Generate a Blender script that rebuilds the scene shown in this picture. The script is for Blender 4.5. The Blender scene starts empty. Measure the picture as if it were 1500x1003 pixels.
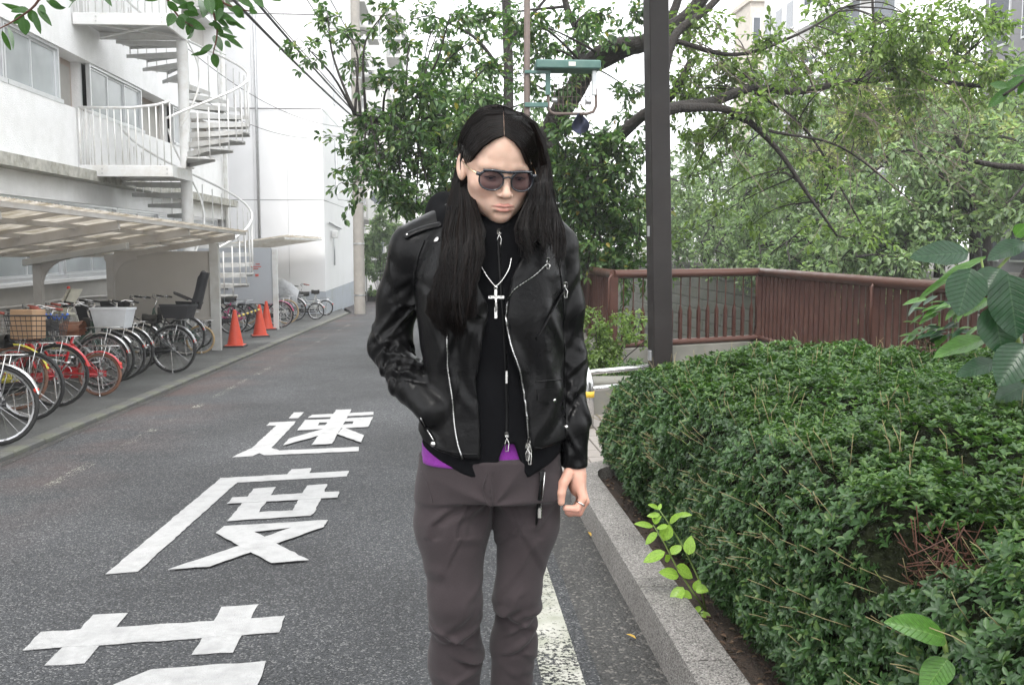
import bpy, math, random
import numpy as np
from mathutils import Vector, Matrix, noise

random.seed(7); RNG = np.random.default_rng(7)
SC = bpy.context.scene
COL = SC.collection
PI = math.pi
V = Vector

# ------------------------------------------------------------------ camera
F = 1400.0; CAMH = 1.45; HOR = 360.0; VPX = 657.0
TILT = math.atan((501.5 - HOR) / F)
YAW = math.atan((750 - VPX) * math.cos(TILT) / F)
cam_d = bpy.data.cameras.new('camera'); cam = bpy.data.objects.new('camera', cam_d); COL.objects.link(cam)
cam_d.sensor_width = 36; cam_d.lens = 36 * F / 1500; cam_d.clip_start = .05; cam_d.clip_end = 2000
cam.location = (0, 0, CAMH); cam.rotation_euler = (PI / 2 - TILT, 0, -YAW)
SC.camera = cam
CR = cam.rotation_euler.to_matrix()

# ------------------------------------------------------------------ overcast sky, soft sun, exposure
SUN_EL, SUN_AZ = math.radians(58), math.radians(195)     # azimuth clockwise from +Y
w = bpy.data.worlds.new('World'); SC.world = w; w.use_nodes = True
nt = w.node_tree; nt.nodes.clear()
n_out = nt.nodes.new('ShaderNodeOutputWorld'); n_bg = nt.nodes.new('ShaderNodeBackground')
n_sky = nt.nodes.new('ShaderNodeTexSky'); n_sky.sky_type = 'NISHITA'; n_sky.sun_disc = False
n_sky.sun_elevation = SUN_EL; n_sky.sun_rotation = SUN_AZ; n_sky.dust_density = 4; n_sky.air_density = 1.0
n_hs = nt.nodes.new('ShaderNodeHueSaturation'); n_hs.inputs['Saturation'].default_value = .25
n_tc = nt.nodes.new('ShaderNodeTexCoord'); n_ns = nt.nodes.new('ShaderNodeTexNoise')
n_ns.inputs['Scale'].default_value = 2.2; n_ns.inputs['Detail'].default_value = 5
n_cr = nt.nodes.new('ShaderNodeValToRGB')
n_cr.color_ramp.elements[0].position = .3; n_cr.color_ramp.elements[0].color = (10.6, 10.9, 11.3, 1)
n_cr.color_ramp.elements[1].position = .7; n_cr.color_ramp.elements[1].color = (14.2, 14.3, 14.4, 1)
n_mx = nt.nodes.new('ShaderNodeMix'); n_mx.data_type = 'RGBA'; n_mx.inputs[0].default_value = .82
L = nt.links.new
L(n_tc.outputs['Generated'], n_ns.inputs['Vector']); L(n_ns.outputs['Fac'], n_cr.inputs['Fac'])
L(n_sky.outputs[0], n_hs.inputs['Color']); L(n_hs.outputs[0], n_mx.inputs[6]); L(n_cr.outputs[0], n_mx.inputs[7])
L(n_mx.outputs[2], n_bg.inputs['Color']); n_bg.inputs['Strength'].default_value = .1
L(n_bg.outputs[0], n_out.inputs['Surface'])
sun_d = bpy.data.lights.new('sun', 'SUN'); sun = bpy.data.objects.new('sun', sun_d); COL.objects.link(sun)
sun_d.energy = 1.5; sun_d.angle = math.radians(14); sun_d.color = (1, .97, .93)
sdir = V((math.sin(SUN_AZ) * math.cos(SUN_EL), math.cos(SUN_AZ) * math.cos(SUN_EL), math.sin(SUN_EL)))
sun.rotation_euler = sdir.to_track_quat('Z', 'Y').to_euler(); sun.location = (0, -10, 30)
SC.view_settings.view_transform = 'Standard'; SC.view_settings.look = 'None'
SC.view_settings.exposure = 1.42; SC.view_settings.gamma = 1.0
SC.cycles.max_bounces = 8; SC.cycles.transparent_max_bounces = 8
SC.cycles.use_denoising = True

# ------------------------------------------------------------------ pixel helpers (photograph pixels, 1500 x 1003)
def ray(px, py):
    return CR @ V(((px - 750) / F, -(py - 501.5) / F, -1))
SLOPE = .0264
def gz(y): return -SLOPE * max(-30, min(y, 130))
def G(px, py, dz=0):                       # on the sloping road plane, dz above it
    d = ray(px, py); t = -(CAMH - dz) / (d.z + SLOPE * d.y); return V((0, 0, CAMH)) + d * t
def D(px, py, y):                          # on the upright plane at depth y
    d = ray(px, py); return V((0, 0, CAMH)) + d * (y / d.y)
def S(px, py, x):                          # on the upright plane at lateral x
    d = ray(px, py); return V((0, 0, CAMH)) + d * (x / d.x)

# ------------------------------------------------------------------ mesh builder
class MB:
    def __init__(s): s.v = []; s.f = []
    def add(s, vs, fs):
        o = len(s.v); s.v += [tuple(p) for p in vs]; s.f += [tuple(i + o for i in f) for f in fs]
    def box(s, x0, x1, y0, y1, z0, z1):
        s.add([(x0, y0, z0), (x1, y0, z0), (x1, y1, z0), (x0, y1, z0), (x0, y0, z1), (x1, y0, z1), (x1, y1, z1), (x0, y1, z1)],
              [(0, 3, 2, 1), (4, 5, 6, 7), (0, 1, 5, 4), (1, 2, 6, 5), (2, 3, 7, 6), (3, 0, 4, 7)]); return s
    def cbox(s, x0, x1, y0, y1, z0, z1, c=.004):       # chamfered box
        X = (x0, x1); Y = (y0, y1); Z = (z0, z1); vs = []; idx = {}
        for i in (0, 1):
            for j in (0, 1):
                for k in (0, 1):
                    dx, dy, dz = (c if i == 0 else -c), (c if j == 0 else -c), (c if k == 0 else -c)
                    for a, p in (('x', (X[i], Y[j] + dy, Z[k] + dz)), ('y', (X[i] + dx, Y[j], Z[k] + dz)), ('z', (X[i] + dx, Y[j] + dy, Z[k]))):
                        idx[(i, j, k, a)] = len(vs); vs.append(p)
        I = idx; fs = []
        for i in (0, 1):
            q = [I[(i, 0, 0, 'x')], I[(i, 1, 0, 'x')], I[(i, 1, 1, 'x')], I[(i, 0, 1, 'x')]]; fs.append(q if i else q[::-1])
            q = [I[(0, i, 0, 'y')], I[(0, i, 1, 'y')], I[(1, i, 1, 'y')], I[(1, i, 0, 'y')]]; fs.append(q if i else q[::-1])
            q = [I[(0, 0, i, 'z')], I[(1, 0, i, 'z')], I[(1, 1, i, 'z')], I[(0, 1, i, 'z')]]; fs.append(q if i else q[::-1])
        for i in (0, 1):
            for j in (0, 1):
                q = [I[(i, j, 0, 'x')], I[(i, j, 1, 'x')], I[(i, j, 1, 'y')], I[(i, j, 0, 'y')]]; fs.append(q if i == j else q[::-1])
                q = [I[(i, 0, j, 'x')], I[(i, 0, j, 'z')], I[(i, 1, j, 'z')], I[(i, 1, j, 'x')]]; fs.append(q if i != j else q[::-1])
                q = [I[(0, i, j, 'y')], I[(1, i, j, 'y')], I[(1, i, j, 'z')], I[(0, i, j, 'z')]]; fs.append(q if i == j else q[::-1])
                for k in (0, 1):
                    q = [I[(i, j, k, 'x')], I[(i, j, k, 'y')], I[(i, j, k, 'z')]]; fs.append(q if (i + j + k) % 2 else q[::-1])
        s.add(vs, fs); return s
    def bar(s, p, q, w, h=None, up=(0, 0, 1)):
        p, q = V(p), V(q); h = h or w; d = (q - p).normalized(); u = V(up)
        if abs(d.dot(u)) > .98: u = V((0, 1, 0))
        a = d.cross(u).normalized() * w / 2; b = a.cross(d).normalized() * h / 2
        s.add([p - a - b, p + a - b, p + a + b, p - a + b, q - a - b, q + a - b, q + a + b, q - a + b],
              [(0, 1, 2, 3), (7, 6, 5, 4), (0, 4, 5, 1), (1, 5, 6, 2), (2, 6, 7, 3), (3, 7, 4, 0)]); return s
    def tube(s, pts, r, n=8, caps=True, closed=False, flat=1.0):
        pts = [V(p) for p in pts]; m = len(pts); rs = r if hasattr(r, '__len__') else [r] * m
        ts = []
        for i in range(m):
            a = pts[(i - 1) % m] if closed or i > 0 else pts[i]; b = pts[(i + 1) % m] if closed or i < m - 1 else pts[i]
            t = (b - a); ts.append(t.normalized() if t.length > 1e-9 else V((0, 0, 1)))
        u = ts[0].orthogonal().normalized(); vs = []
        for i in range(m):
            u = (u - ts[i] * u.dot(ts[i])); u = u.normalized() if u.length > 1e-6 else ts[i].orthogonal().normalized()
            wv = ts[i].cross(u)
            for k in range(n):
                a = 2 * PI * k / n; vs.append(pts[i] + (u * math.cos(a) + wv * math.sin(a) * flat) * rs[i])
        fs = []
        for i in range(m if closed else m - 1):
            j = (i + 1) % m
            for k in range(n): fs.append((i * n + k, i * n + (k + 1) % n, j * n + (k + 1) % n, j * n + k))
        if caps and not closed: fs += [tuple(range(n))[::-1], tuple((m - 1) * n + k for k in range(n))]
        s.add(vs, fs); return s
    def lathe(s, prof, n=16, c=(0, 0, 0), axis=None):
        c = V(c); vs = []; rot = Matrix() if axis is None else V(axis).to_track_quat('Z', 'Y').to_matrix().to_4x4()
        for r, z in prof:
            for k in range(n): a = 2 * PI * k / n; vs.append(c + rot @ V((r * math.cos(a), r * math.sin(a), z)))
        m = len(prof); fs = [(i * n + k, i * n + (k + 1) % n, (i + 1) * n + (k + 1) % n, (i + 1) * n + k) for i in range(m - 1) for k in range(n)]
        fs += [tuple(range(n))[::-1], tuple((m - 1) * n + k for k in range(n))]
        s.add(vs, fs); return s
    def ring(s, c, axis, R, r, n=24, m=6):
        c = V(c); q = V(axis).to_track_quat('Z', 'Y')
        return s.tube([c + q @ V((R * math.cos(2 * PI * i / n), R * math.sin(2 * PI * i / n), 0)) for i in range(n)], r, m, closed=True)
    def prism(s, poly, ext):
        n = len(poly); e = V(ext); vs = [V(p) for p in poly] + [V(p) + e for p in poly]
        s.add(vs, [tuple(range(n))[::-1], tuple(range(n, 2 * n))] + [(i, (i + 1) % n, n + (i + 1) % n, n + i) for i in range(n)]); return s
    def grid(s, rows, wrap=False):
        m = len(rows); n = len(rows[0]); vs = [p for r in rows for p in r]
        s.add(vs, [(i * n + k, i * n + (k + 1) % n, (i + 1) * n + (k + 1) % n, (i + 1) * n + k) for i in range(m - 1) for k in range(n if wrap else n - 1)]); return s
    def ball(s, c, r, n=10, m=7, sc=(1, 1, 1)):
        prof = [(max(1e-4, r * math.sin(PI * i / m)), -r * math.cos(PI * i / m)) for i in range(m + 1)]; o = len(s.v); s.lathe(prof, n)
        for i in range(o, len(s.v)): p = s.v[i]; s.v[i] = (c[0] + p[0] * sc[0], c[1] + p[1] * sc[1], c[2] + p[2] * sc[2])
        return s
    def build(s, name, mat, parent=None, smooth=False, kind=None, off=None):
        me = bpy.data.meshes.new(name)
        o = V(off) if off is not None else (parent_origin(parent) if parent else V((0, 0, 0)))
        me.from_pydata([(p[0] - o.x, p[1] - o.y, p[2] - o.z) for p in s.v], [], s.f); me.validate()
        if smooth: smooth_mesh(me, smooth)
        return link(name, me, mat, parent, kind)
def smooth_mesh(me, ang=True):
    me.polygons.foreach_set('use_smooth', [True] * len(me.polygons))
    if ang is not True: me.set_sharp_from_angle(angle=math.radians(ang))
ORIG = {}
def parent_origin(p):
    o = V((0, 0, 0))
    while p is not None: o += p.location; p = p.parent
    return o
def link(name, me, mat, parent=None, kind=None):
    ob = bpy.data.objects.new(name, me); COL.objects.link(ob)
    if mat is not None and not me.materials: me.materials.append(MATS[mat] if isinstance(mat, str) else mat)
    if parent: ob.parent = parent
    if kind: ob['kind'] = kind
    return ob
def thing(name, label, cat, loc=(0, 0, 0), group=None):
    o = bpy.data.objects.new(name, None); COL.objects.link(o); o.location = loc; o.empty_display_size = .1
    return tag(o, label, cat, group)
def tag(o, label, cat, group=None):
    o['label'] = label; o['category'] = cat
    if group: o['group'] = group
    return o
def struct(mb, name, mat, smooth=False): return mb.build(name, mat, None, smooth, 'structure')
def copy_tree(o, parent=None):
    c = o.copy(); COL.objects.link(c); c.parent = parent
    for ch in o.children: copy_tree(ch, c)
    return c
def np_mesh(name, verts, quads):
    me = bpy.data.meshes.new(name); verts = np.asarray(verts, np.float32); quads = np.asarray(quads, np.int32)
    n = len(quads); k = quads.shape[1]
    me.vertices.add(len(verts)); me.vertices.foreach_set('co', verts.ravel())
    me.loops.add(n * k); me.loops.foreach_set('vertex_index', quads.ravel())
    me.polygons.add(n); me.polygons.foreach_set('loop_start', np.arange(0, n * k, k, dtype=np.int32))
    me.update(calc_edges=True); me.validate(); return me

# ------------------------------------------------------------------ procedural materials
MATS = {}
def NT(name):
    m = bpy.data.materials.new(name); m.use_nodes = True; t = m.node_tree
    MATS[name] = m; return m, t, t.nodes['Principled BSDF'], t.nodes['Material Output']
def nd(t, typ, **kw):
    n = t.nodes.new(typ)
    for k, v in kw.items():
        if k.startswith('_'): setattr(n, k[1:], v)
        else: n.inputs[k.replace('__', ' ')].default_value = v
    return n
def ramp(t, stops):
    r = t.nodes.new('ShaderNodeValToRGB'); e = r.color_ramp.elements
    while len(e) < len(stops): e.new(.5)
    for x, (p, c) in zip(e, stops): x.position = p; x.color = (c[0], c[1], c[2], 1) if hasattr(c, '__len__') else (c, c, c, 1)
    return r
def mixc(t, fac, a, b, mode='MIX'):
    m = t.nodes.new('ShaderNodeMix'); m.data_type = 'RGBA'; m.blend_type = mode
    for s, x in ((0, fac), (6, a), (7, b)):
        if hasattr(x, 'is_output'): t.links.new(x, m.inputs[s])
        else: m.inputs[s].default_value = x if s == 0 else ((x[0], x[1], x[2], 1))
    return m.outputs[2]
def sc(c, k): return tuple(x * k for x in c)
def M(name, col, rough=.5, metal=0., var=.12, scale=12., bump=0., bscale=60., dirt=None, dscale=1.5, damt=.5, coat=0., spec=.5, bdist=.004):
    m, t, b, o = NT(name); l = t.links.new
    tc = nd(t, 'ShaderNodeTexCoord'); n1 = nd(t, 'ShaderNodeTexNoise', Scale=scale, Detail=6.); l(tc.outputs['Object'], n1.inputs['Vector'])
    r1 = ramp(t, [(.3, sc(col, 1 - var)), (.7, sc(col, 1 + var))]); l(n1.outputs['Fac'], r1.inputs['Fac']); c = r1.outputs[0]
    if dirt is not None:
        n2 = nd(t, 'ShaderNodeTexNoise', Scale=dscale, Detail=8., Roughness=.65); l(tc.outputs['Object'], n2.inputs['Vector'])
        r2 = ramp(t, [(.46, 0.), (.72, damt)]); l(n2.outputs['Fac'], r2.inputs['Fac']); c = mixc(t, r2.outputs[0], c, dirt)
    l(c, b.inputs['Base Color'])
    b.inputs['Metallic'].default_value = metal; b.inputs['Specular IOR Level'].default_value = spec
    rr = ramp(t, [(.3, max(0.02, rough * .8)), (.7, min(1, rough * 1.2))]); l(n1.outputs['Fac'], rr.inputs['Fac']); l(rr.outputs[0], b.inputs['Roughness'])
    b.inputs['Coat Weight'].default_value = coat
    if bump:
        n3 = nd(t, 'ShaderNodeTexNoise', Scale=bscale, Detail=4.); l(tc.outputs['Object'], n3.inputs['Vector'])
        bp = nd(t, 'ShaderNodeBump', Strength=bump, Distance=bdist); l(n3.outputs['Fac'], bp.inputs['Height']); l(bp.outputs[0], b.inputs['Normal'])
    return m
def leaf_mat(name, stops, trans=.35, rough=.45, tcol=None, gloss=.5):
    m, t, b, o = NT(name); l = t.links.new
    g = nd(t, 'ShaderNodeNewGeometry'); oi = nd(t, 'ShaderNodeObjectInfo')
    ad = nd(t, 'ShaderNodeMath', _operation='ADD'); fr = nd(t, 'ShaderNodeMath', _operation='FRACT')
    l(g.outputs['Random Per Island'], ad.inputs[0]); l(oi.outputs['Random'], ad.inputs[1]); l(ad.outputs[0], fr.inputs[0])
    r = ramp(t, stops); l(fr.outputs[0], r.inputs['Fac'])
    tc = nd(t, 'ShaderNodeTexCoord'); n = nd(t, 'ShaderNodeTexNoise', Scale=1.3, Detail=3.); l(tc.outputs['Object'], n.inputs['Vector'])
    r2 = ramp(t, [(.3, .72), (.7, 1.25)]); l(n.outputs['Fac'], r2.inputs['Fac'])
    c = mixc(t, 1., r.outputs[0], r2.outputs[0], 'MULTIPLY'); l(c, b.inputs['Base Color'])
    b.inputs['Roughness'].default_value = rough; b.inputs['Specular IOR Level'].default_value = gloss
    tr = nd(t, 'ShaderNodeBsdfTranslucent'); tcl = mixc(t, 1., c, tcol or (1.25, 1.4, .75), 'MULTIPLY'); l(tcl, tr.inputs['Color'])
    mx = nd(t, 'ShaderNodeMixShader', Fac=trans); l(b.outputs[0], mx.inputs[1]); l(tr.outputs[0], mx.inputs[2]); l(mx.outputs[0], o.inputs['Surface'])
    return m

# ------------------------------------------------------------------ leaves in bulk
def leaf_arrays(pos, d, nrm, size, wid=.5, fold=.25, curl=.15):
    """pos,d,nrm (N,3), size (N,) -> verts (N*6,3), quads (N*2,4): two folded halves either side of the midrib"""
    pos = np.asarray(pos, float); d = np.asarray(d, float); nrm = np.asarray(nrm, float); size = np.asarray(size, float)[:, None]
    d /= np.linalg.norm(d, axis=1, keepdims=True) + 1e-9
    sd = np.cross(d, nrm); sd /= np.linalg.norm(sd, axis=1, keepdims=True) + 1e-9
    n = np.cross(sd, d)
    w = size * wid * .5
    base = pos; tip = pos + d * size - n * size * curl
    l1 = pos + d * size * .30 + sd * w * .92 + n * w * fold * 2; l2 = pos + d * size * .68 + sd * w * .80 + n * (w * fold * 2 - size * curl * .3)
    r1 = pos + d * size * .30 - sd * w * .92 + n * w * fold * 2; r2 = pos + d * size * .68 - sd * w * .80 + n * (w * fold * 2 - size * curl * .3)
    vs = np.stack([base, l1, l2, tip, r2, r1], 1).reshape(-1, 3)
    k = np.arange(len(pos))[:, None] * 6
    q = np.concatenate([k + np.array([[0, 3, 2, 1]]), k + np.array([[0, 5, 4, 3]])], 1).reshape(-1, 4)
    return vs, q
def unit_rand(n):
    v = RNG.normal(size=(n, 3)); return v / (np.linalg.norm(v, axis=1, keepdims=True) + 1e-9)
LEAF_ME = {}
def foliage(parent, pos, d, nrm, size, mat, wid=.5, fold=.25, curl=.15, singles=0, name='foliage', single_name='leaf'):
    """the leaves that show largest as single objects, the others joined into one part"""
    o = np.array(parent_origin(parent)); pos = np.asarray(pos, float); size = np.asarray(size, float)
    if singles:
        c = np.array(cam.location); rel = pos - c; fw = np.array(CR @ V((0, 0, -1))); dep = rel @ fw
        rt = np.array(CR @ V((1, 0, 0))); up = np.array(CR @ V((0, 1, 0)))
        x = rel @ rt / np.maximum(dep, .01) * F; y = rel @ up / np.maximum(dep, .01) * F
        vis = (dep > .3) & (abs(x) < 740) & (abs(y) < 490)
        score = np.where(vis, size / np.maximum(dep, .3), 0)
        front = score * RNG.uniform(.9, 1.1, len(score)); idx = np.argsort(-front)[:singles]
        key = (mat, wid, fold, curl, single_name)
        if key not in LEAF_ME:
            vs, q = leaf_arrays([[0, 0, 0]], [[0, 1, 0]], [[0, 0, 1]], [1.], wid, fold, curl)
            me = np_mesh(single_name, vs, q); me.materials.append(MATS[mat]); LEAF_ME[key] = me
        me = LEAF_ME[key]
        for i in idx:
            dd = V(d[i]).normalized(); sd = dd.cross(V(nrm[i])).normalized(); n = sd.cross(dd)
            ob = bpy.data.objects.new(single_name, me); COL.objects.link(ob); ob.parent = parent
            m = Matrix((sd, dd, n)).transposed().to_4x4() @ Matrix.Scale(size[i], 4); m.translation = V(pos[i] - o); ob.matrix_local = m
        keep = np.ones(len(pos), bool); keep[idx] = False
        pos, d, nrm, size = pos[keep], np.asarray(d)[keep], np.asarray(nrm)[keep], size[keep]
    vs, q = leaf_arrays(pos - o, d, nrm, size, wid, fold, curl)
    return link(name, np_mesh(name, vs, q), mat, parent, 'stuff')
def curve(pts, n=6):           # Catmull-Rom through points
    pts = [V(p) for p in pts]; P = [pts[0] * 2 - pts[1]] + pts + [pts[-1] * 2 - pts[-2]]; out = []
    for i in range(1, len(P) - 2):
        for k in range(n):
            t = k / n; a, b_, c, d = P[i - 1], P[i], P[i + 1], P[i + 2]
            out.append(.5 * ((2 * b_) + (c - a) * t + (2 * a - 5 * b_ + 4 * c - d) * t * t + (3 * b_ - a - 3 * c + d) * t ** 3))
    return out + [pts[-1]]
# ================================================================== ground materials
def asphalt(name, lo, hi, speck, red=.0, rough=.8, vs=150.):
    m, t, b, o = NT(name); l = t.links.new
    tc = nd(t, 'ShaderNodeTexCoord')
    v = nd(t, 'ShaderNodeTexVoronoi', Scale=vs, Randomness=1.); l(tc.outputs['Object'], v.inputs['Vector'])
    sp = nd(t, 'ShaderNodeSeparateColor'); l(v.outputs['Color'], sp.inputs[0])
    r = ramp(t, [(0, lo), (.55, hi), (.86, sc(hi, 1.25)), (.93, speck), (1, speck)]); l(sp.outputs[0], r.inputs['Fac'])
    n = nd(t, 'ShaderNodeTexNoise', Scale=.7, Detail=7., Roughness=.6); l(tc.outputs['Object'], n.inputs['Vector'])
    r2 = ramp(t, [(.3, .62), (.7, 1.3)]); l(n.outputs['Fac'], r2.inputs['Fac'])
    c = mixc(t, 1., r.outputs[0], r2.outputs[0], 'MULTIPLY')
    if red:   # rusty lichen stain along the left kerb
        sx = nd(t, 'ShaderNodeSeparateXYZ'); l(tc.outputs['Object'], sx.inputs[0])
        mr = nd(t, 'ShaderNodeMapRange'); mr.inputs[1].default_value = -2.1; mr.inputs[2].default_value = -3.3; l(sx.outputs[0], mr.inputs[0])
        n2 = nd(t, 'ShaderNodeTexNoise', Scale=1.1, Detail=6.); l(tc.outputs['Object'], n2.inputs['Vector'])
        r3 = ramp(t, [(.42, 0.), (.62, 1.)]); l(n2.outputs['Fac'], r3.inputs['Fac'])
        mu = nd(t, 'ShaderNodeMath', _operation='MULTIPLY'); l(mr.outputs[0], mu.inputs[0]); l(r3.outputs[0], mu.inputs[1])
        mu2 = nd(t, 'ShaderNodeMath', _operation='MULTIPLY'); l(mu.outputs[0], mu2.inputs[0]); mu2.inputs[1].default_value = red
        c = mixc(t, mu2.outputs[0], c, (.11, .062, .052))
    l(c, b.inputs['Base Color']); b.inputs['Roughness'].default_value = rough; b.inputs['Specular IOR Level'].default_value = .45
    bp = nd(t, 'ShaderNodeBump', Strength=.9, Distance=.006); l(v.outputs['Distance'], bp.inputs['Height']); bp.invert = True; l(bp.outputs[0], b.inputs['Normal'])
    return m
asphalt('asphalt', (.014, .015, .017), (.046, .048, .052), (.16, .16, .16), red=.42)
asphalt('gutter_concrete', (.026, .025, .024), (.044, .043, .041), (.14, .13, .12), rough=.7, vs=90.)
asphalt('pavement_asphalt', (.07, .073, .071), (.12, .123, .12), (.15, .15, .145), rough=.85, vs=220.)
asphalt('granite', (.07, .067, .063), (.26, .245, .23), (.40, .38, .36), rough=.75, vs=190.)
def worn_paint(name, keep, scale=28.):
    m, t, b, o = NT(name); l = t.links.new; tc = nd(t, 'ShaderNodeTexCoord')
    n = nd(t, 'ShaderNodeTexNoise', Scale=scale, Detail=9., Roughness=.72); l(tc.outputs['Object'], n.inputs['Vector'])
    n2 = nd(t, 'ShaderNodeTexNoise', Scale=2.2, Detail=3.); l(tc.outputs['Object'], n2.inputs['Vector'])
    ad = nd(t, 'ShaderNodeMath', _operation='MULTIPLY_ADD'); l(n2.outputs['Fac'], ad.inputs[0]); ad.inputs[1].default_value = .45; l(n.outputs['Fac'], ad.inputs[2])
    r = ramp(t, [(1 - keep - .02, 0.), (1 - keep + .02, 1.)]); l(ad.outputs[0], r.inputs['Fac'])
    nc = nd(t, 'ShaderNodeTexNoise', Scale=9., Detail=6.); l(tc.outputs['Object'], nc.inputs['Vector'])
    rc = ramp(t, [(.3, (.26, .27, .21)), (.7, (.45, .44, .40))]); l(nc.outputs['Fac'], rc.inputs['Fac']); l(rc.outputs[0], b.inputs['Base Color'])
    b.inputs['Roughness'].default_value = .7
    tr = nd(t, 'ShaderNodeBsdfTransparent'); mx = nd(t, 'ShaderNodeMixShader'); l(r.outputs[0], mx.inputs[0]); l(tr.outputs[0], mx.inputs[1]); l(b.outputs[0], mx.inputs[2]); l(mx.outputs[0], o.inputs['Surface'])
worn_paint('worn_line', .315, 60.); worn_paint('faded_line', .165, 60.)
M('road_paint', (.37, .37, .37), .65, var=.10, scale=40, bump=.9, bscale=160, bdist=.006, dirt=(.24, .24, .24), dscale=9, damt=.7)
M('kerb_concrete', (.105, .105, .10), .85, var=.18, scale=25, bump=.4, bscale=120, dirt=(.16, .17, .11), dscale=2.5, damt=.7)
M('soil', (.055, .038, .028), .95, var=.5, scale=60, bump=1., bscale=90, bdist=.02)
M('paver', (.25, .225, .205), .8, var=.2, scale=9, bump=.3, bscale=150, dirt=(.18, .17, .15), dscale=4, damt=.5)
M('canal_block', (.11, .11, .09), .85, var=.25, scale=4, bump=.4, bscale=30, dirt=(.07, .085, .05), dscale=.8, damt=.8)
M('canal_concrete', (.17, .165, .145), .9, var=.2, scale=3, dirt=(.09, .1, .07), dscale=.9, damt=.7)
M('earth', (.12, .115, .10), .9, var=.2, scale=.6)
m, t, b, o = NT('canal_water'); b.inputs['Base Color'].default_value = (.03, .04, .03, 1); b.inputs['Roughness'].default_value = .08
n = nd(t, 'ShaderNodeTexNoise', Scale=2.5, Detail=4.); bp = nd(t, 'ShaderNodeBump', Strength=.3, Distance=.05); t.links.new(n.outputs['Fac'], bp.inputs['Height']); t.links.new(bp.outputs[0], b.inputs['Normal'])

# ================================================================== ground, road, pavements
def strip(xl, xr, ys, dz, nx=2):
    mb = MB(); rows = []
    for y in ys:
        a, b_ = (xl(y) if callable(xl) else xl), (xr(y) if callable(xr) else xr)
        rows.append([(a + (b_ - a) * i / (nx - 1), y, gz(y) + dz) for i in range(nx)])
    mb.grid(rows); return mb
bend = lambda y: 0 if y < 34 else -((y - 34) ** 1.35) * .10
YS = [-12, -6, 0] + list(range(2, 34, 2)) + list(range(34, 131, 4))
struct(strip(-400, .6, [-60, -30, 0, 30, 60, 130, 900], -.09), 'ground', 'earth')
struct(strip(lambda y: -3.42 + bend(y), lambda y: .53, YS, 0), 'road', 'asphalt')
struct(strip(.53, .80, [-12, 0, 10, 20, 40, 80, 130], -.006), 'gutter', 'gutter_concrete')
struct(strip(lambda y: -7.0 + bend(y), lambda y: -3.61 + bend(y), YS, .022), 'pavement', 'pavement_asphalt')
struct(strip(-3.40, -3.34, [4, 12, 20, 33.8], .003), 'drain_edge', 'gutter_concrete')
mb = strip(.93, 4.75, [-12, 0, 6.45], .075, 30)
struct(strip(.93, 4.72, list(np.arange(-3, 6.5, .25)), .075, 24), 'soil', 'soil', True)
struct(strip(.80, 4.70, [6.40, 10, 13.6], -.02), 'side_pavement', 'pavement_asphalt')
struct(strip(.80, 2.3, [13.6, 20, 30, 60, 130], -.02), 'side_pavement', 'pavement_asphalt')

# kerb stones along the left pavement
kerb = thing('kerb', 'long low concrete kerb between the road and the bicycle pavement', 'kerb', (-3.52, 15, gz(15)))
kme = MB().cbox(-.075, .075, -.294, .294, -.12, .034, .012); k0 = None
for i, y in enumerate(np.arange(5.0, 33.8, .6)):
    if k0 is None: k0 = kme.build('kerb_stone', 'kerb_concrete', None, off=(0, 0, 0)); ob = k0
    else: ob = k0.copy(); COL.objects.link(ob)
    ob.parent = kerb; ob.location = (random.uniform(-.004, .004), y - 15, gz(y) - gz(15) + random.uniform(-.004, .003)); ob.rotation_euler = (-math.atan(SLOPE), 0, random.uniform(-.004, .004))
# granite kerb of the planter, with its rounded far corner
pk = thing('planter_kerb', 'speckled granite kerb round the clipped hedge bed', 'kerb', (.85, 3, gz(3)))
def kstone(poly, y, n='kerb_stone'):
    mb = MB(); z0 = -.15; rows = []
    cx = sum(p[0] for p in poly) / len(poly); cy = sum(p[1] for p in poly) / len(poly)
    for z, k in ((z0, 1), (.145, 1), (.160, .985), (.163, .93)):
        rows.append([(cx + (p[0] - cx) * (1 if k == 1 else 1 - (1 - k) * 1.0), cy + (p[1] - cy) * (1 if k > .99 else 1 - (1 - k) * .25), gz(cy + (p[1] - cy)) + z) for p in poly])
    mb.grid(rows, wrap=True); mb.f.append(tuple(range(3 * len(poly), 4 * len(poly)))); return mb.build(n, 'granite', pk, 40)
yy = -1.5
while yy < 5.7:
    y2 = min(yy + .745, 5.9); kstone([(.77, yy), (.935, yy), (.935, y2), (.77, y2)], yy); yy = y2 + .006
arc = lambda r, n, a0, a1: [(1.27 + r * math.cos(math.radians(a0 + (a1 - a0) * i / n)), 5.906 + r * math.sin(math.radians(a0 + (a1 - a0) * i / n))) for i in range(n + 1)]
kstone(arc(.5, 8, 180, 92) + arc(.335, 8, 92, 180), 6.2)
xx = 1.28
while xx < 4.5: kstone([(xx, 6.241), (xx + .74, 6.241), (xx + .74, 6.406), (xx, 6.406)], 6.3); xx += .746
# pavers beyond the planter
pv = thing('paving', 'pale brown rectangular pavers between the planter and the canal fence', 'paving', (1.4, 8, gz(8)))
p0 = None
for i in range(11):
    for j in range(13):
        x = .86 + i * .135 + (0); y = 6.55 + j * .272 + (i % 2) * .13
        if p0 is None: p0 = MB().cbox(-.063, .063, -.131, .131, -.05, 0, .005).build('paver', 'paver', None, off=(0, 0, 0)); ob = p0
        else: ob = p0.copy(); COL.objects.link(ob)
        ob.parent = pv; ob.location = (x - 1.4, y - 8, gz(y) - gz(8) + .012 + random.uniform(-.002, .002)); ob.rotation_euler = (-math.atan(SLOPE), 0, random.uniform(-.008, .008))

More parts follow.
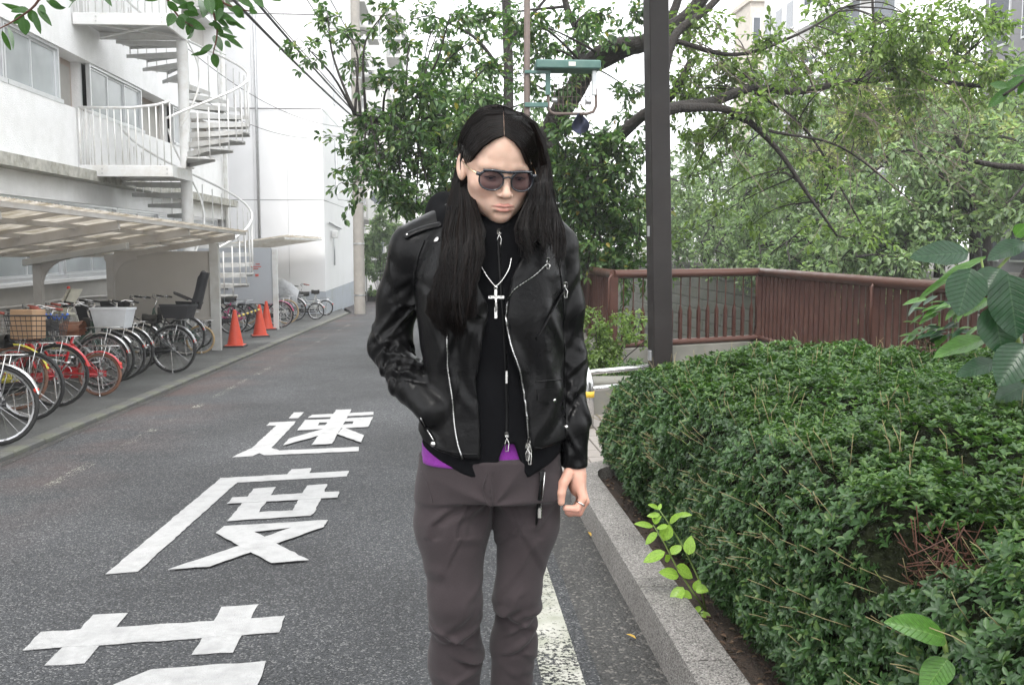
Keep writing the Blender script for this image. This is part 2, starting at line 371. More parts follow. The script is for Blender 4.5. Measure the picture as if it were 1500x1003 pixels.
# painted lines and lettering
def painted(mb_pts, mat, name, label, cat='road marking'):
    o = MB().prism([(p.x, p.y, p.z) for p in mb_pts], (0, 0, -.003)).build(name, mat); tag(o, label, cat); return o
def line_sheet(x0, x1, ya, yb, mat, label):
    mb = strip(x0, x1, list(np.arange(ya, yb, 2.)) + [yb], .0045); o = mb.build('edge_line', mat); tag(o, label, 'road marking')
line_sheet(.32, .47, -3, 60, 'worn_line', 'worn white edge line painted beside the granite planter kerb')
line_sheet(-2.76, -2.67, 5, 34, 'faded_line', 'almost worn away white line in front of the bicycle pavement')
def letters(label, base, scale, strokes):
    pts = [[G(base[0] + x / scale, base[1] + y / scale, .005) for x, y in s] for s in strokes]
    c = sum((p for s in pts for p in s), V((0, 0, 0))) / sum(len(s) for s in pts); c.z = gz(c.y)
    th = thing('road_lettering', label, 'road marking', c)
    for i, s in enumerate(pts):
        area = sum(s[k].x * s[(k + 1) % len(s)].y - s[(k + 1) % len(s)].x * s[k].y for k in range(len(s)))
        if area < 0: s = s[::-1]
        e = .0009 * i; q = []                              # slightly ragged taped edges
        for k in range(len(s)):
            a, b_ = s[k], s[(k + 1) % len(s)]; n_ = max(1, int((b_ - a).length / .05))
            for u in range(n_): q.append(a.lerp(b_, u / n_) + V((random.uniform(-.004, .004), random.uniform(-.005, .005), e)))
        MB().prism([p - V((0, 0, .0025)) for p in q], (0, 0, .0025)).build('stroke', 'road_paint', th)
letters('white painted character for speed with a walking radical on the asphalt road', (330, 590), 6.5217, [
    [(605, 145), (655, 90), (750, 87), (700, 143)],
    [(392, 215), (425, 185), (670, 175), (655, 205), (490, 213)],
    [(495, 200), (655, 192), (655, 205), (440, 428), (330, 478), (255, 508), (62, 518), (255, 430), (490, 213)],
    [(325, 478), (440, 430), (520, 455), (1280, 420), (1270, 462), (370, 500)],
    [(790, 143), (830, 115), (1420, 87), (1415, 115), (1000, 137)],
    [(765, 168), (1410, 137), (1395, 170), (740, 197)], [(688, 265), (720, 224), (1385, 200), (1365, 232), (1140, 243)],
    [(692, 258), (765, 168), (915, 165), (860, 255)], [(1235, 152), (1410, 138), (1365, 232), (1205, 236)],
    [(1060, 72), (1208, 67), (1020, 395), (825, 408)],
    [(555, 412), (610, 348), (930, 258), (990, 265), (890, 320)], [(1068, 305), (1120, 250), (1140, 245), (1328, 318), (1298, 385)]])
letters('white painted character for degree under a long slanting stroke on the asphalt', (140, 675), 3.947, [
    [(1110, 76), (1130, 47), (1248, 40), (1235, 72)], [(722, 98), (1465, 57), (1452, 88), (815, 124), (700, 118)],
    [(722, 101), (818, 124), (245, 638), (58, 655), (200, 535)],
    [(765, 348), (915, 160), (1045, 152), (930, 315)], [(1120, 318), (1222, 143), (1342, 135), (1262, 305), (1240, 318)],
    [(765, 348), (800, 305), (1275, 280), (1262, 305), (1240, 318)], [(762, 250), (792, 213), (1410, 178), (1398, 213)],
    [(697, 420), (740, 380), (1342, 345), (1330, 370), (920, 412)], [(1230, 355), (1342, 345), (1320, 385), (660, 615), (415, 632), (830, 495)],
    [(697, 422), (740, 400), (905, 408), (1230, 580), (1015, 595)]])
letters('white painted character beginning with a crossed grass radical on the asphalt', (20, 870), 3.571, [
    [(157, 370), (420, 105), (602, 94), (370, 358)], [(930, 315), (1090, 65), (1278, 53), (1145, 300)],
    [(47, 292), (145, 198), (1420, 115), (1390, 200)], [(380, 580), (530, 470), (720, 392), (1318, 353), (1285, 460), (1200, 580)]])

# ================================================================== canal
WATER = -4.2; OPX = 11.0; OPZ = .55
mb = MB(); mb.add([(2.3, -20, WATER), (OPX, -20, WATER), (OPX, 300, WATER), (2.3, 300, WATER)], [(0, 1, 2, 3)]); struct(mb, 'canal_water', 'canal_water')
edge = [(4.78, -20), (4.78, 14.25), (2.35, 13.25), (2.35, 300)]
near = thing('canal_bank', 'near concrete canal bank wall beneath the brown railings', 'canal wall', (4.7, 10, 0))
mb = MB()
for (x0, y0), (x1, y1) in zip(edge, edge[1:]):
    n_ = max(1, int(abs(y1 - y0) / 8)); 
    for i in range(n_):
        a = (x0 + (x1 - x0) * i / n_, y0 + (y1 - y0) * i / n_); b_ = (x0 + (x1 - x0) * (i + 1) / n_, y0 + (y1 - y0) * (i + 1) / n_)
        mb.add([(*a, WATER - .1), (*b_, WATER - .1), (*b_, -.02), (*a, -.02)], [(0, 1, 2, 3)])
mb.build('wall', 'canal_concrete', near)
mb = MB()      # coping that carries the railings
for (x0, y0), (x1, y1) in ((edge[0], edge[1]), (edge[1], edge[2]), (edge[2], (2.35, 60))):
    mb.bar((x0 - .1, y0, -.14), (x1 - .1, y1, -.14), .3, .30)
mb.build('coping', 'canal_concrete', near)
opp = thing('canal_bank', 'far canal bank wall of weathered concrete blocks', 'canal wall', (OPX, 40, OPZ))
mb = MB(); mb.box(OPX + .08, OPX + 1, -20, 300, WATER - .2, OPZ - .02); mb.build('wall', 'canal_concrete', opp)
mb = MB(); mb.box(OPX - .05, OPX + .5, -20, 300, OPZ - .015, OPZ + .14); mb.build('coping', 'canal_concrete', opp)
b0 = None
for r in range(8):
    for c in range(26):
        y = 18 + c * 1.9 + (r % 2) * .95; z = OPZ - .04 - .23 - r * .46
        if b0 is None: b0 = MB().cbox(-.02, .12, -.935, .935, -.215, .215, .02).build('block', 'canal_block', None, off=(0, 0, 0)); ob = b0
        else: ob = b0.copy(); COL.objects.link(ob)
        ob.parent = opp; ob.location = (random.uniform(-.012, .012), y - 40, z - OPZ)
struct(MB().box(OPX + .99, 400, -60, 900, OPZ - 1, OPZ), 'far_bank', 'earth')
# ================================================================== left side materials
M('stucco', (.84, .84, .84), .9, var=.03, scale=6, bump=.7, bscale=45, bdist=.015, dirt=(.60, .60, .57), dscale=.9, damt=.45)
M('dado', (.40, .385, .36), .9, var=.08, scale=4, bump=.3, bscale=60, dirt=(.28, .27, .25), dscale=1.2, damt=.5)
M('mossy_ledge', (.42, .41, .37), .9, var=.25, scale=8, bump=.5, bscale=50, dirt=(.15, .15, .10), dscale=3, damt=.9)
M('aluminium', (.62, .63, .64), .35, .6, var=.06, scale=5)
M('door_beige', (.40, .33, .28), .6, var=.06, scale=3)
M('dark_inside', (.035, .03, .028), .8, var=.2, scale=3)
M('white_steel', (.72, .72, .71), .45, var=.05, scale=5, dirt=(.42, .36, .28), dscale=3.5, damt=.45)
M('grey_steel', (.50, .50, .49), .5, var=.07, scale=5, dirt=(.30, .27, .22), dscale=3, damt=.5)
M('shed_steel', (.47, .45, .43), .55, var=.06, scale=5, dirt=(.33, .28, .22), dscale=4, damt=.5)
M('shed_panel', (.42, .40, .375), .7, var=.05, scale=2, dirt=(.35, .33, .30), dscale=.8, damt=.6)
M('board_grey', (.47, .49, .52), .5, var=.03, scale=2)
M('panel_white', (.82, .82, .83), .6, var=.02, scale=2, dirt=(.70, .70, .70), dscale=.6, damt=.4)
M('panel_dado', (.42, .45, .50), .7, var=.05, scale=3, dirt=(.30, .33, .28), dscale=1.4, damt=.5)
M('joint_dark', (.30, .30, .30), .9)
M('concrete_pole', (.30, .28, .255), .85, var=.12, scale=5, bump=.2, bscale=60, dirt=(.2, .19, .17), dscale=1.5, damt=.5)
M('galv', (.55, .56, .57), .35, .8, var=.08, scale=10)
M('cable', (.02, .02, .02), .6)
M('beige_tile', (.48, .43, .37), .8, var=.12, scale=5, dirt=(.33, .29, .25), dscale=1.2, damt=.5)
M('pale_wall', (.62, .61, .59), .85, var=.05, scale=3, dirt=(.45, .44, .42), dscale=.7, damt=.5)
M('grey_wall', (.20, .195, .21), .8, var=.08, scale=2, dirt=(.2, .19, .2), dscale=.5, damt=.5)
M('window_dark', (.06, .07, .085), .12, var=.2, scale=1.5, spec=.8)
M('roof_sheet', (.44, .40, .34), .55, var=.08, scale=6, dirt=(.2, .18, .13), dscale=5, damt=.7)
M('cone_orange', (.75, .09, .045), .5, var=.08, scale=8, dirt=(.35, .06, .04), dscale=6, damt=.4)
M('cone_base', (.05, .04, .04), .7)
M('rope_yellow', (.65, .48, .08), .7); M('rope_black', (.03, .03, .03), .7)
M('red_mark', (.55, .10, .07), .7, var=.3, scale=40)
m, t, b, o = NT('roof_plastic'); tc = nd(t, 'ShaderNodeTexCoord'); n = nd(t, 'ShaderNodeTexNoise', Scale=5., Detail=7.); t.links.new(tc.outputs['Object'], n.inputs['Vector'])
r = ramp(t, [(.35, (.30, .26, .19)), (.65, (.62, .58, .52))]); t.links.new(n.outputs['Fac'], r.inputs['Fac']); t.links.new(r.outputs[0], b.inputs['Base Color'])
tr = nd(t, 'ShaderNodeBsdfTranslucent'); t.links.new(r.outputs[0], tr.inputs['Color']); mx = nd(t, 'ShaderNodeMixShader', Fac=.6); t.links.new(b.outputs[0], mx.inputs[1]); t.links.new(tr.outputs[0], mx.inputs[2]); t.links.new(mx.outputs[0], o.inputs['Surface'])
m, t, b, o = NT('frosted_glass'); tc = nd(t, 'ShaderNodeTexCoord'); n = nd(t, 'ShaderNodeTexNoise', Scale=.9, Detail=3.); t.links.new(tc.outputs['Object'], n.inputs['Vector'])
r = ramp(t, [(.35, (.25, .27, .27)), (.7, (.42, .45, .46))]); t.links.new(n.outputs['Fac'], r.inputs['Fac']); t.links.new(r.outputs[0], b.inputs['Base Color'])
b.inputs['Roughness'].default_value = .22; b.inputs['Specular IOR Level'].default_value = .6

# ================================================================== stucco building with window bands
XW = -6.9
bd = thing('white_building', 'white stucco building with long frosted window bands beside the bike shelter', 'building', (XW, 16, gz(16)))
def wstrip(name, mat, z0, z1, y0, y1, x0=XW - .22, x1=XW): return MB().box(x0, x1, y0, y1, z0, z1).build(name, mat, bd)
wstrip('wall', 'dado', -1.2, .865, 3, 30.7)
wstrip('wall', 'stucco', 2.25, 2.75, 3, 30.7)
wstrip('wall', 'stucco', 2.75, 3.99, 3, 30.7)
wstrip('wall', 'stucco', 4.98, 6.95, 3, 30.7)
wstrip('wall', 'stucco', 7.95, 13, 3, 30.7)
wstrip('wall', 'stucco', -1.2, 13, 30.7, 30.95, XW - 8, XW)
wstrip('ledge', 'mossy_ledge', 2.65, 2.84, 3, 30.7, XW - .1, XW + .34)
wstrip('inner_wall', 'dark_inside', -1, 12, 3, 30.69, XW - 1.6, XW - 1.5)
MB().box(XW - 8, XW - .0, 3, 30.7, 13, 13.3).build('roof', 'stucco', bd)
MB().box(XW - 8, XW - .22, 3, 3.2, -1, 13).build('wall', 'stucco', bd)
def window(y0, y1, z0, z1, nsub):
    f = MB(); x0, x1 = XW - .12, XW - .04
    f.box(x0, x1 + .05, y0, y1, z0 - .045, z0 + .03).box(x0, x1, y0, y1, z1 - .05, z1).box(x0, x1, y0, y0 + .06, z0 + .03, z1 - .05).box(x0, x1, y1 - .06, y1, z0 + .03, z1 - .05)
    fr = f.build('window', 'aluminium', bd)
    w_ = (y1 - y0 - .12) / nsub
    for i in range(nsub):
        a = y0 + .06 + i * w_; dx = -.02 * (i % 2)
        MB().box(XW - .105 + dx, XW - .095 + dx, a + .02, a + w_ - .02, z0 + .06, z1 - .08).build('pane', 'frosted_glass', fr)
        m2 = MB(); m2.box(XW - .115 + dx, XW - .075 + dx, a, a + .035, z0 + .03, z1 - .05).box(XW - .115 + dx, XW - .075 + dx, a + w_ - .035, a + w_, z0 + .03, z1 - .05)
        m2.box(XW - .113 + dx, XW - .077 + dx, a + .035, a + w_ - .035, z0 + .03, z0 + .07).box(XW - .113 + dx, XW - .077 + dx, a + .035, a + w_ - .035, z1 - .09, z1 - .05).build('sash', 'aluminium', fr)
for y0 in np.arange(6.2, 29, 1.46 * 2):
    window(y0, y0 + 1.46 * 2 - .02, .90, 2.25, 2)
MB().box(XW - .2, XW + .09, 3, 30.6, .80, .862).build('sill', 'stucco', bd)
MB().tube([(XW + .05, y, .55 - .02 * math.sin(y * 1.3) - (y - 12) * .012) for y in np.arange(8, 24, .5)], .022, 6).build('wall_pipe', 'shed_steel', bd, True)
def band(z0, z1, segs):
    for kind, y0, y1 in segs:
        if kind == 'w': window(y0, y1, z0 + .04, z1, max(1, round((y1 - y0) / 1.1)))
        if kind == 'p': wstrip('wall', 'stucco', z0, z1, y0, y1)
        if kind == 'o': MB().box(XW - .45, XW - .40, y0 - .1, y1 + .1, z0 - .3, z1 + .3).build('wall', 'door_beige', bd); MB().box(XW - .397, XW - .36, y0 + .35, y1 - .15, z0 - .3, z1 - .12).build('door', 'dado', bd); [MB().box(XW - .399, XW - .221, a_, b_, z0 - .3, z1 + .3).build('jamb', 'stucco', bd) for a_, b_ in ((y0 - .09, y0 - .005), (y1 + .005, y1 + .09))]; MB().box(XW - .399, XW - .221, y0, y1, z1 + .01, z1 + .1).build('jamb', 'stucco', bd)
band(3.99, 4.98, [('w', 5, 9.4), ('p', 9.4, 9.6), ('w', 9.6, 13.8), ('p', 13.8, 13.9), ('w', 13.9, 15.85), ('w', 15.87, 18.05), ('o', 18.05, 19.5), ('w', 19.52, 22.7), ('o', 22.7, 25.2), ('w', 25.2, 26.9), ('o', 26.9, 30.0), ('p', 30.0, 30.69)])
band(6.95, 7.95, [('w', 5, 9.4), ('w', 9.42, 13.8), ('w', 13.82, 18.05), ('o', 18.05, 19.5), ('w', 19.52, 22.7), ('p', 22.7, 26.9), ('o', 26.9, 30), ('p', 30, 30.69)])
dp = MB(); dp.tube([(XW + .1, 30.1, -.7), (XW + .1, 30.1, 12.5)], .06, 8).build('downpipe', 'white_steel', bd, True)
for z in (4.6, 8.2): MB().box(XW + .02, XW + .2, 29.2, 29.5, z, z + .35).build('meter_box', 'galv', bd)

# ================================================================== spiral staircase
SX, SY, RO = -5.28, 19.95, 1.27
st = thing('spiral_staircase', 'white steel spiral staircase with square landings on the stucco building', 'staircase', (SX, SY, gz(SY)))
ZB = gz(SY); Z1, Z2, Z3 = 2.93, 5.70, 8.47
MB().tube([(SX, SY, ZB - .05), (SX, SY, Z1 + .10)], .115, 20).build('post', 'white_steel', st, 60)
MB().tube([(SX, SY, Z1 + .10), (SX, SY, 11)], .105, 20).build('post', 'white_steel', st, 60)
MB().tube([(SX, SY, Z1 + .07), (SX, SY, Z1 + .1)], .17, 20).build('collar', 'white_steel', st, 60)
def tread_pts(a, r, z): return V((SX + r * math.cos(a), SY + r * math.sin(a), z))
def flight(ztop, zbot, n, a_start=PI, sweep=1.5 * PI):
    h = (ztop - zbot) / n; da = sweep / n; rail = []
    for i in range(1, n):
        z = ztop - i * h; a0 = a_start - (i - 1) * da + .03; a1 = a0 - da - .10
        top = [tread_pts(a0, .10, z), tread_pts(a1, .10, z), tread_pts(a1, RO, z), tread_pts((a0 + a1) / 2, RO + .01, z), tread_pts(a0, RO, z)]
        tr = MB().prism([p - V((0, 0, .03)) for p in top][::-1], (0, 0, .03))
        tr.prism([tread_pts(a1, .1, z - .12), tread_pts(a1, RO, z - .07), tread_pts(a1, RO, z - .031), tread_pts(a1, .1, z - .031)], (tread_pts(a1 + .02, .6, 0) - tread_pts(a1, .6, 0)))
        tr.prism([tread_pts(a0, .1, z - .12), tread_pts(a0, RO, z - .07), tread_pts(a0, RO, z - .031), tread_pts(a0, .1, z - .031)], (tread_pts(a0 - .02, .6, 0) - tread_pts(a0, .6, 0)))
        tr.build('tread', 'grey_steel', st)
        for k in (0, 1):
            a = a0 - da * (.25 + .5 * k); zz = z - h * (k - .5) * .0
            MB().tube([tread_pts(a, RO - .01, zz - .05), tread_pts(a, RO - .01, ztop - (i - .25 + .5 * k - .5 + .0) * h + .92 - .12)], .013, 5).build('baluster', 'white_steel', st, True)
    for i in range(0, n * 4 + 1):
        u = i / (n * 4); rail.append(tread_pts(a_start - u * sweep, RO - .01, ztop - u * (ztop - zbot) + .90))
    MB().tube(rail, .024, 8).build('handrail', 'white_steel', st, True)
    rail2 = [tread_pts(a_start - u * sweep, .32, ztop - u * (ztop - zbot) + .85) for u in np.linspace(0, 1, 40)]
    MB().tube(rail2, .02, 6).build('inner_rail', 'white_steel', st, True)
def landing(z):
    x0, x1, y0, y1 = XW + .02, SX + .06, SY - 1.36, SY + .06
    m2 = MB(); m2.box(x0, x1, y0 + .06, y1, z - .04, z); m2.build('landing_plate', 'grey_steel', st)
    for nm, bx in (('landing_beam', (x0, x1 + .05, y0, y0 + .06, z - .19, z + .02)), ('landing_beam', (x1, x1 + .05, y0 + .062, y1, z - .19, z + .02)), ('landing_beam', (x0, x1, y1 - .06, y1, z - .18, z - .042))):
        MB().cbox(*bx, .006).build(nm, 'white_steel', st)
    MB().bar((x0 + .05, y0 + .1, z - .12), (x1 - .05, y1 - .1, z - .12), .06, .05).bar((x0 + .05, y1 - .1, z - .155), (x1 - .05, y0 + .1, z - .155), .06, .02).build('brace', 'white_steel', st)
    for bx in (x0 + .42, x1 - .05): 
        for dz in (-.05, -.13): MB().tube([(bx, y0 - .012, z + dz), (bx, y0 + .01, z + dz)], .016, 8).build('bolt', 'grey_steel', st)
    # front and side railings
    ex = SX + .10
    hr = [(x0 + .03, y0 + .03, z + 1.08), (x0 + 1.0, y0 + .03, z + 1.08), (x1 - .2, y0 + .03, z + 1.14), (x1 + .02, y0 + .08, z + 1.22)]
    MB().tube(hr, .026, 8).build('handrail', 'white_steel', st, True)
    nb = 14
    for i in range(nb):
        x = x0 + .03 + (x1 - x0) * i / (nb - 1); r_ = .022 if i == 0 else .013
        MB().tube([(x, y0 + .03, z), (x, y0 + .03, z + 1.07 + max(0, (i - 8)) * .02)], r_, 6).build('baluster', 'white_steel', st, True)
    for i in range(1, 6):
        y = y0 + .03 + i * .14
        MB().tube([(x0 + .03, y, z), (x0 + .03, y, z + 1.07)], .010, 6).build('baluster', 'white_steel', st, True)
    MB().tube([(x0 + .03, y0 + .03, z + 1.08), (x0 + .03, y0 + .75, z + 1.08)], .022, 8).build('handrail', 'white_steel', st, True)
landing(Z1); landing(Z2); landing(Z3)
flight(Z2, Z1, 14); flight(Z1, ZB, 17, sweep=1.5 * PI * 17 / 14); flight(Z3, Z2, 14)

# ================================================================== bicycle shelter
sh = thing('bike_shelter', 'low grey steel bicycle shelter with a corrugated lean-to roof', 'shelter', (-5, 13, gz(13)))
SHS = .0132
def roofz(x, y): return 1.29 + .165 * (x + 6.15) - SHS * (y - 14.6)
Y0, Y1 = 5.2, 18.3
rows = []                                                                # corrugated sheet, ridges run along x
ys = np.arange(Y0, Y1 + .001, .019)
for x in (-6.45, -5.5, -4.6, -3.74): rows.append([(x, y, roofz(x, y) + .085 + .009 * math.sin(y * 2 * PI / .076)) for y in ys])
rows2 = [[(p[0], p[1], p[2] - .004) for p in r_] for r_ in rows]
rf = MB(); rf.grid(rows); rf.build('roof', 'roof_plastic', sh)
for x in (-6.3, -5.65, -5.0, -4.35, -3.80): MB().bar((x, Y0, roofz(x, Y0) + .045), (x, Y1, roofz(x, Y1) + .045), .05, .05).build('purlin', 'shed_steel', sh)
for k, y in enumerate((5.5, 8.55, 11.55, 14.6, 17.65)):
    z0 = gz(y)
    MB().bar((-6.15, y, roofz(-6.2, y) - .02), (-3.85, y, roofz(-3.85, y) - .02), .07, .10).build('rafter', 'shed_steel', sh)
    MB().box(-6.12, -6.0, y - .05, y + .05, z0, roofz(-6.06, y) - .06).build('post', 'shed_steel', sh)
    pts = [(-6.0, roofz(-6, y) - .5)]; 
    a = [V((-6.0 + .42 * (1 - math.cos(u)), 0, roofz(-5.6, y) - .55 + .42 * math.sin(u))) for u in np.linspace(0, PI / 2, 8)]
    poly = [V((-6.0, 0, roofz(-6, y) - .06)), V((-6.0, 0, a[0].z))] + a[1:] + [V((a[-1].x, 0, roofz(a[-1].x, y) - .06))]
    MB().prism([(p.x, y - .03, p.z) for p in poly], (0, .06, 0)).build('bracket', 'shed_steel', sh)
lc = MB().cbox(-6.2, -4.7, 14.40, 14.53, -.10, 0, .01); lc.v = [(p[0], p[1], p[2] + roofz(p[0], 14.46) - .03) for p in lc.v]; lc.build('lamp_case', 'grey_steel', sh)
for y in np.arange(6.0, 18, 1.0): MB().bar((-6.3, y, roofz(-6.3, y) + .055), (-3.78, y, roofz(-3.78, y) + .055), .03, .04).build('rib', 'shed_steel', sh)
MB().box(-4.30, -4.14, 17.58, 17.70, gz(17.65), roofz(-4.2, 17.65) - .08).build('post', 'grey_steel', sh)
MB().box(-5.98, -4.32, 17.63, 17.66, gz(17.65) + .62, roofz(-5.4, 17.65) - .02).build('end_panel', 'shed_panel', sh)
MB().bar((-5.98, 17.62, gz(17.65) + .6), (-4.3, 17.62, gz(17.65) + .6), .05, .05).build('panel_rail', 'shed_steel', sh)
# second, smaller canopy against the white panel building
s2 = thing('bike_canopy', 'small flat canopy roof over bicycles against the white panelled building', 'shelter', (-5.5, 29, gz(29)))
rows = [[(x, y, 1.42 + .14 * (x + 6.3) + .016 * math.sin(y * 9) - .0 * y) for y in np.arange(25.2, 32.4, .07)] for x in (-6.6, -5.4, -4.5, -4.15)]
c2 = MB(); c2.grid(rows); c2.build('roof', 'roof_plastic', s2)
for y in (25.6, 27.8, 30, 32.2):
    MB().bar((-6.6, y, 1.35 - .04), (-4.3, y, 1.66), .07, .08).build('rafter', 'white_steel', s2); MB().box(-6.6, -6.5, y - .04, y + .04, gz(y), 1.34).build('post', 'white_steel', s2)
MB().bar((-4.22, 25.2, 1.645), (-4.22, 32.3, 1.645), .04, .06).build('purlin', 'white_steel', s2)

# grey board on posts
gb = thing('notice_board', 'pale grey board with small red marks on white posts behind the traffic cones', 'board', (-5, 23.9, gz(23.9)))
MB().cbox(-6.6, -4.33, 23.88, 23.92, .03, 1.40, .004).build('board', 'board_grey', gb)
for x in (-4.26, -6.66): MB().box(x - .06, x + .06, 23.85, 23.95, gz(23.9), 1.36).build('post', 'white_steel', gb)
for i, (x, z, w_) in enumerate(((-4.85, .93, .26), (-4.78, .88, .12), (-4.72, .99, .1))): MB().box(x, x + w_, 23.872, 23.879, z, z + .022).build('lettering_mark', 'red_mark', gb)  # red bars stand in for small illegible lettering
MB().box(-4.74, -4.66, 23.872, 23.879, .70, .76).build('lettering_mark', 'red_mark', gb)

# traffic cones and the striped bar between two of them
def make_cone():
    c = thing('traffic_cone', '', 'cone')
    b_ = MB().cbox(-.19, .19, -.19, .19, 0, .035, .01); b_.build('base', 'cone_base', c)
    c2 = MB(); c2.lathe([(.165, .034), (.15, .045), (.036, .66), (.032, .70), (.02, .705)], 24); c2.build('cone_body', 'cone_orange', c, 40)
    MB().cbox(-.17, .17, -.17, .17, .033, .045, .004).build('foot_plate', 'cone_orange', c); return c
cone0 = make_cone()
for i, (px, py, lab) in enumerate(((345, 508, 'orange traffic cone beside the end post of the bike shelter'), (381, 493, 'orange traffic cone at the far end of the striped bar'), (391, 483, 'orange traffic cone beside the grey notice board post'))):
    c = cone0 if i == 0 else copy_tree(cone0); p = G(px, py, .02); c.location = (p.x, p.y, gz(p.y) + .022); c['label'] = lab; c['group'] = 'traffic cones'; c.rotation_euler = (0, 0, .3 * i)
    if i == 0: ca = p
    if i == 1: cb = p
bar = thing('cone_bar', 'yellow and black striped bar hung between two traffic cones', 'bar', ((ca.x + cb.x) / 2, (ca.y + cb.y) / 2, gz(19)))
a, b_ = V((ca.x, ca.y, gz(ca.y) + .58)), V((cb.x, cb.y, gz(cb.y) + .62)); d_ = (b_ - a); a += d_.normalized() * .06; b_ -= d_.normalized() * .06
for i in range(12): MB().tube([a.lerp(b_, i / 12), a.lerp(b_, (i + 1) / 12)], .022, 8).build('stripe', 'rope_yellow' if i % 2 else 'rope_black', bar, True)

# ================================================================== white panelled building behind
B2X, B2Y = -4.16, 32.7
b2 = thing('panel_building', 'white panelled building with a blue grey base behind the utility pole', 'building', (B2X - 3, B2Y + 5, gz(38)))
MB().box(B2X - 10, B2X - .03, B2Y + .03, B2Y + 13.5, -1.2, 15.2).build('core', 'joint_dark', b2)
zs = [-.1, 2.97, 5.96, 9.0, 12.1, 15.3]; G_ = .012
for i in range(5):
    z0, z1 = zs[i] + G_, zs[i + 1] - G_
    xs = [-9.6, -8.3, -6.45, -5.35, B2X]
    for x0, x1 in zip(xs, xs[1:]): MB().box(x0 + .006, x1 - .004, B2Y, B2Y + .1, z0, z1).build('wall_panel', 'panel_white', b2)
    yy = [B2Y + .1, B2Y + 2.4, B2Y + 4.4, B2Y + 7, B2Y + 10, B2Y + 13.4]
    for y0, y1 in zip(yy, yy[1:]): MB().box(B2X - .1, B2X - .001, y0 + .004, y1 - .004, z0, z1).build('wall_panel', 'panel_white', b2)
MB().box(-14, B2X + .015, B2Y - .015, B2Y + .1, -1.3, -.1).build('base_panel', 'panel_dado', b2); MB().box(B2X - .1, B2X + .014, B2Y + .101, B2Y + 13.4, -1.6, -.1).build('base_panel', 'panel_dado', b2)
for z0, z1 in ((3.5, 5.3), (6.6, 8.3)):
    w2 = MB().box(B2X - .05, B2X + .03, B2Y + 3.3, B2Y + 3.75, z0, z1).build('window', 'aluminium', b2); MB().box(B2X - .04, B2X + .036, B2Y + 3.36, B2Y + 3.69, z0 + .06, z1 - .06).build('pane', 'window_dark', w2)
MB().tube([(B2X + .05, B2Y + 2.3, 2.0), (B2X + .05, B2Y + 2.3, .75)], .03, 6).tube([(B2X + .05, B2Y + 1.0, 2.25), (B2X + .05, B2Y + 4.6, 2.1)], .03, 6).build('wall_pipe', 'galv', b2, True)
lp = MB().cbox(B2X + .02, B2X + .24, B2Y + 1.7, B2Y + 1.9, 1.72, 2.0, .03).build('wall_lamp', 'white_steel', b2)
for z in (9.0, 5.96): MB().tube([(-9, B2Y - .05, z), (-4.2, B2Y - .05, z)], .012, 5).build('wall_wire', 'cable', b2)
MB().tube([(-6.3, B2Y - .06, -.5), (-6.3, B2Y - .06, 14)], .05, 6).build('downpipe', 'galv', b2, True)

# ================================================================== utility pole and wires
UX, UY = -3.05, 33.0
up = thing('utility_pole', 'weathered concrete utility pole at the kerb in front of the panelled building', 'utility pole', (UX, UY, gz(UY)))
MB().tube([(UX, UY, gz(UY) - .1), (UX, UY, 12.5)], [.195, .14], 20).build('pole', 'concrete_pole', up, 60)
for z in (-.25, 1.5, 2.9, 3.4, 5.3, 7.0): MB().tube([(UX, UY, z), (UX, UY, z + .05)], .2 - z * .0035, 20).build('band', 'galv', up, 60)
for z in (7.3, 8.3):
    MB().bar((UX - .1, UY - .2, z), (UX + 1.7, UY - .2, z), .08, .08).build('crossarm', 'galv', up)
    for k in range(3): MB().lathe([(.03, 0), (.05, .03), (.04, .07), (.055, .1), (.03, .15)], 10, (UX + .5 + k * .5, UY - .2, z + .04)).build('insulator', 'white_steel', up, True)
MB().tube([(UX - .2, UY - .15, 2.95), (UX - .65, UY - .2, 3.0), (UX - .66, UY - .2, 3.3)], .02, 6).build('bracket', 'galv', up, True)
def sag(a, b_, s, n=24): a, b_ = V(a), V(b_); return [a.lerp(b_, i / n) - V((0, 0, s * 4 * (i / n) * (1 - i / n))) for i in range(n + 1)]
cab = ((5.95, -3.9, 6.3, .25, .028, 'thick black cable'), (5.75, -4.05, 6.0, .35, .03, 'lower thick black cable'), (6.05, -3.95, 6.25, .2, .012, 'thin grey wire'), (7.35, -3.5, 7.6, .35, .013, 'thin upper wire'), (8.35, -3.3, 8.4, .4, .013, 'topmost thin wire'))
for z, x2, z2, sg, r_, lab in cab:
    o = MB().tube(sag((UX - .12, UY - .1, z), (x2, -6, z2), sg, 40), r_, 5).build('overhead_wire', 'cable', None, True); tag(o, lab + ' running from the utility pole above the bicycle pavement', 'wire', 'overhead wires')
for z, q, lab in ((5.4, (XW + .1, 26, 6.6), 'thin service wire drooping from the pole to the stucco building'), (5.2, (XW + .1, 28, 5.5), 'second thin service wire drooping to the stucco building')):
    o = MB().tube(sag((UX - .2, UY - .1, z), q, .5), .009, 4).build('overhead_wire', 'cable'); tag(o, lab, 'wire', 'overhead wires')

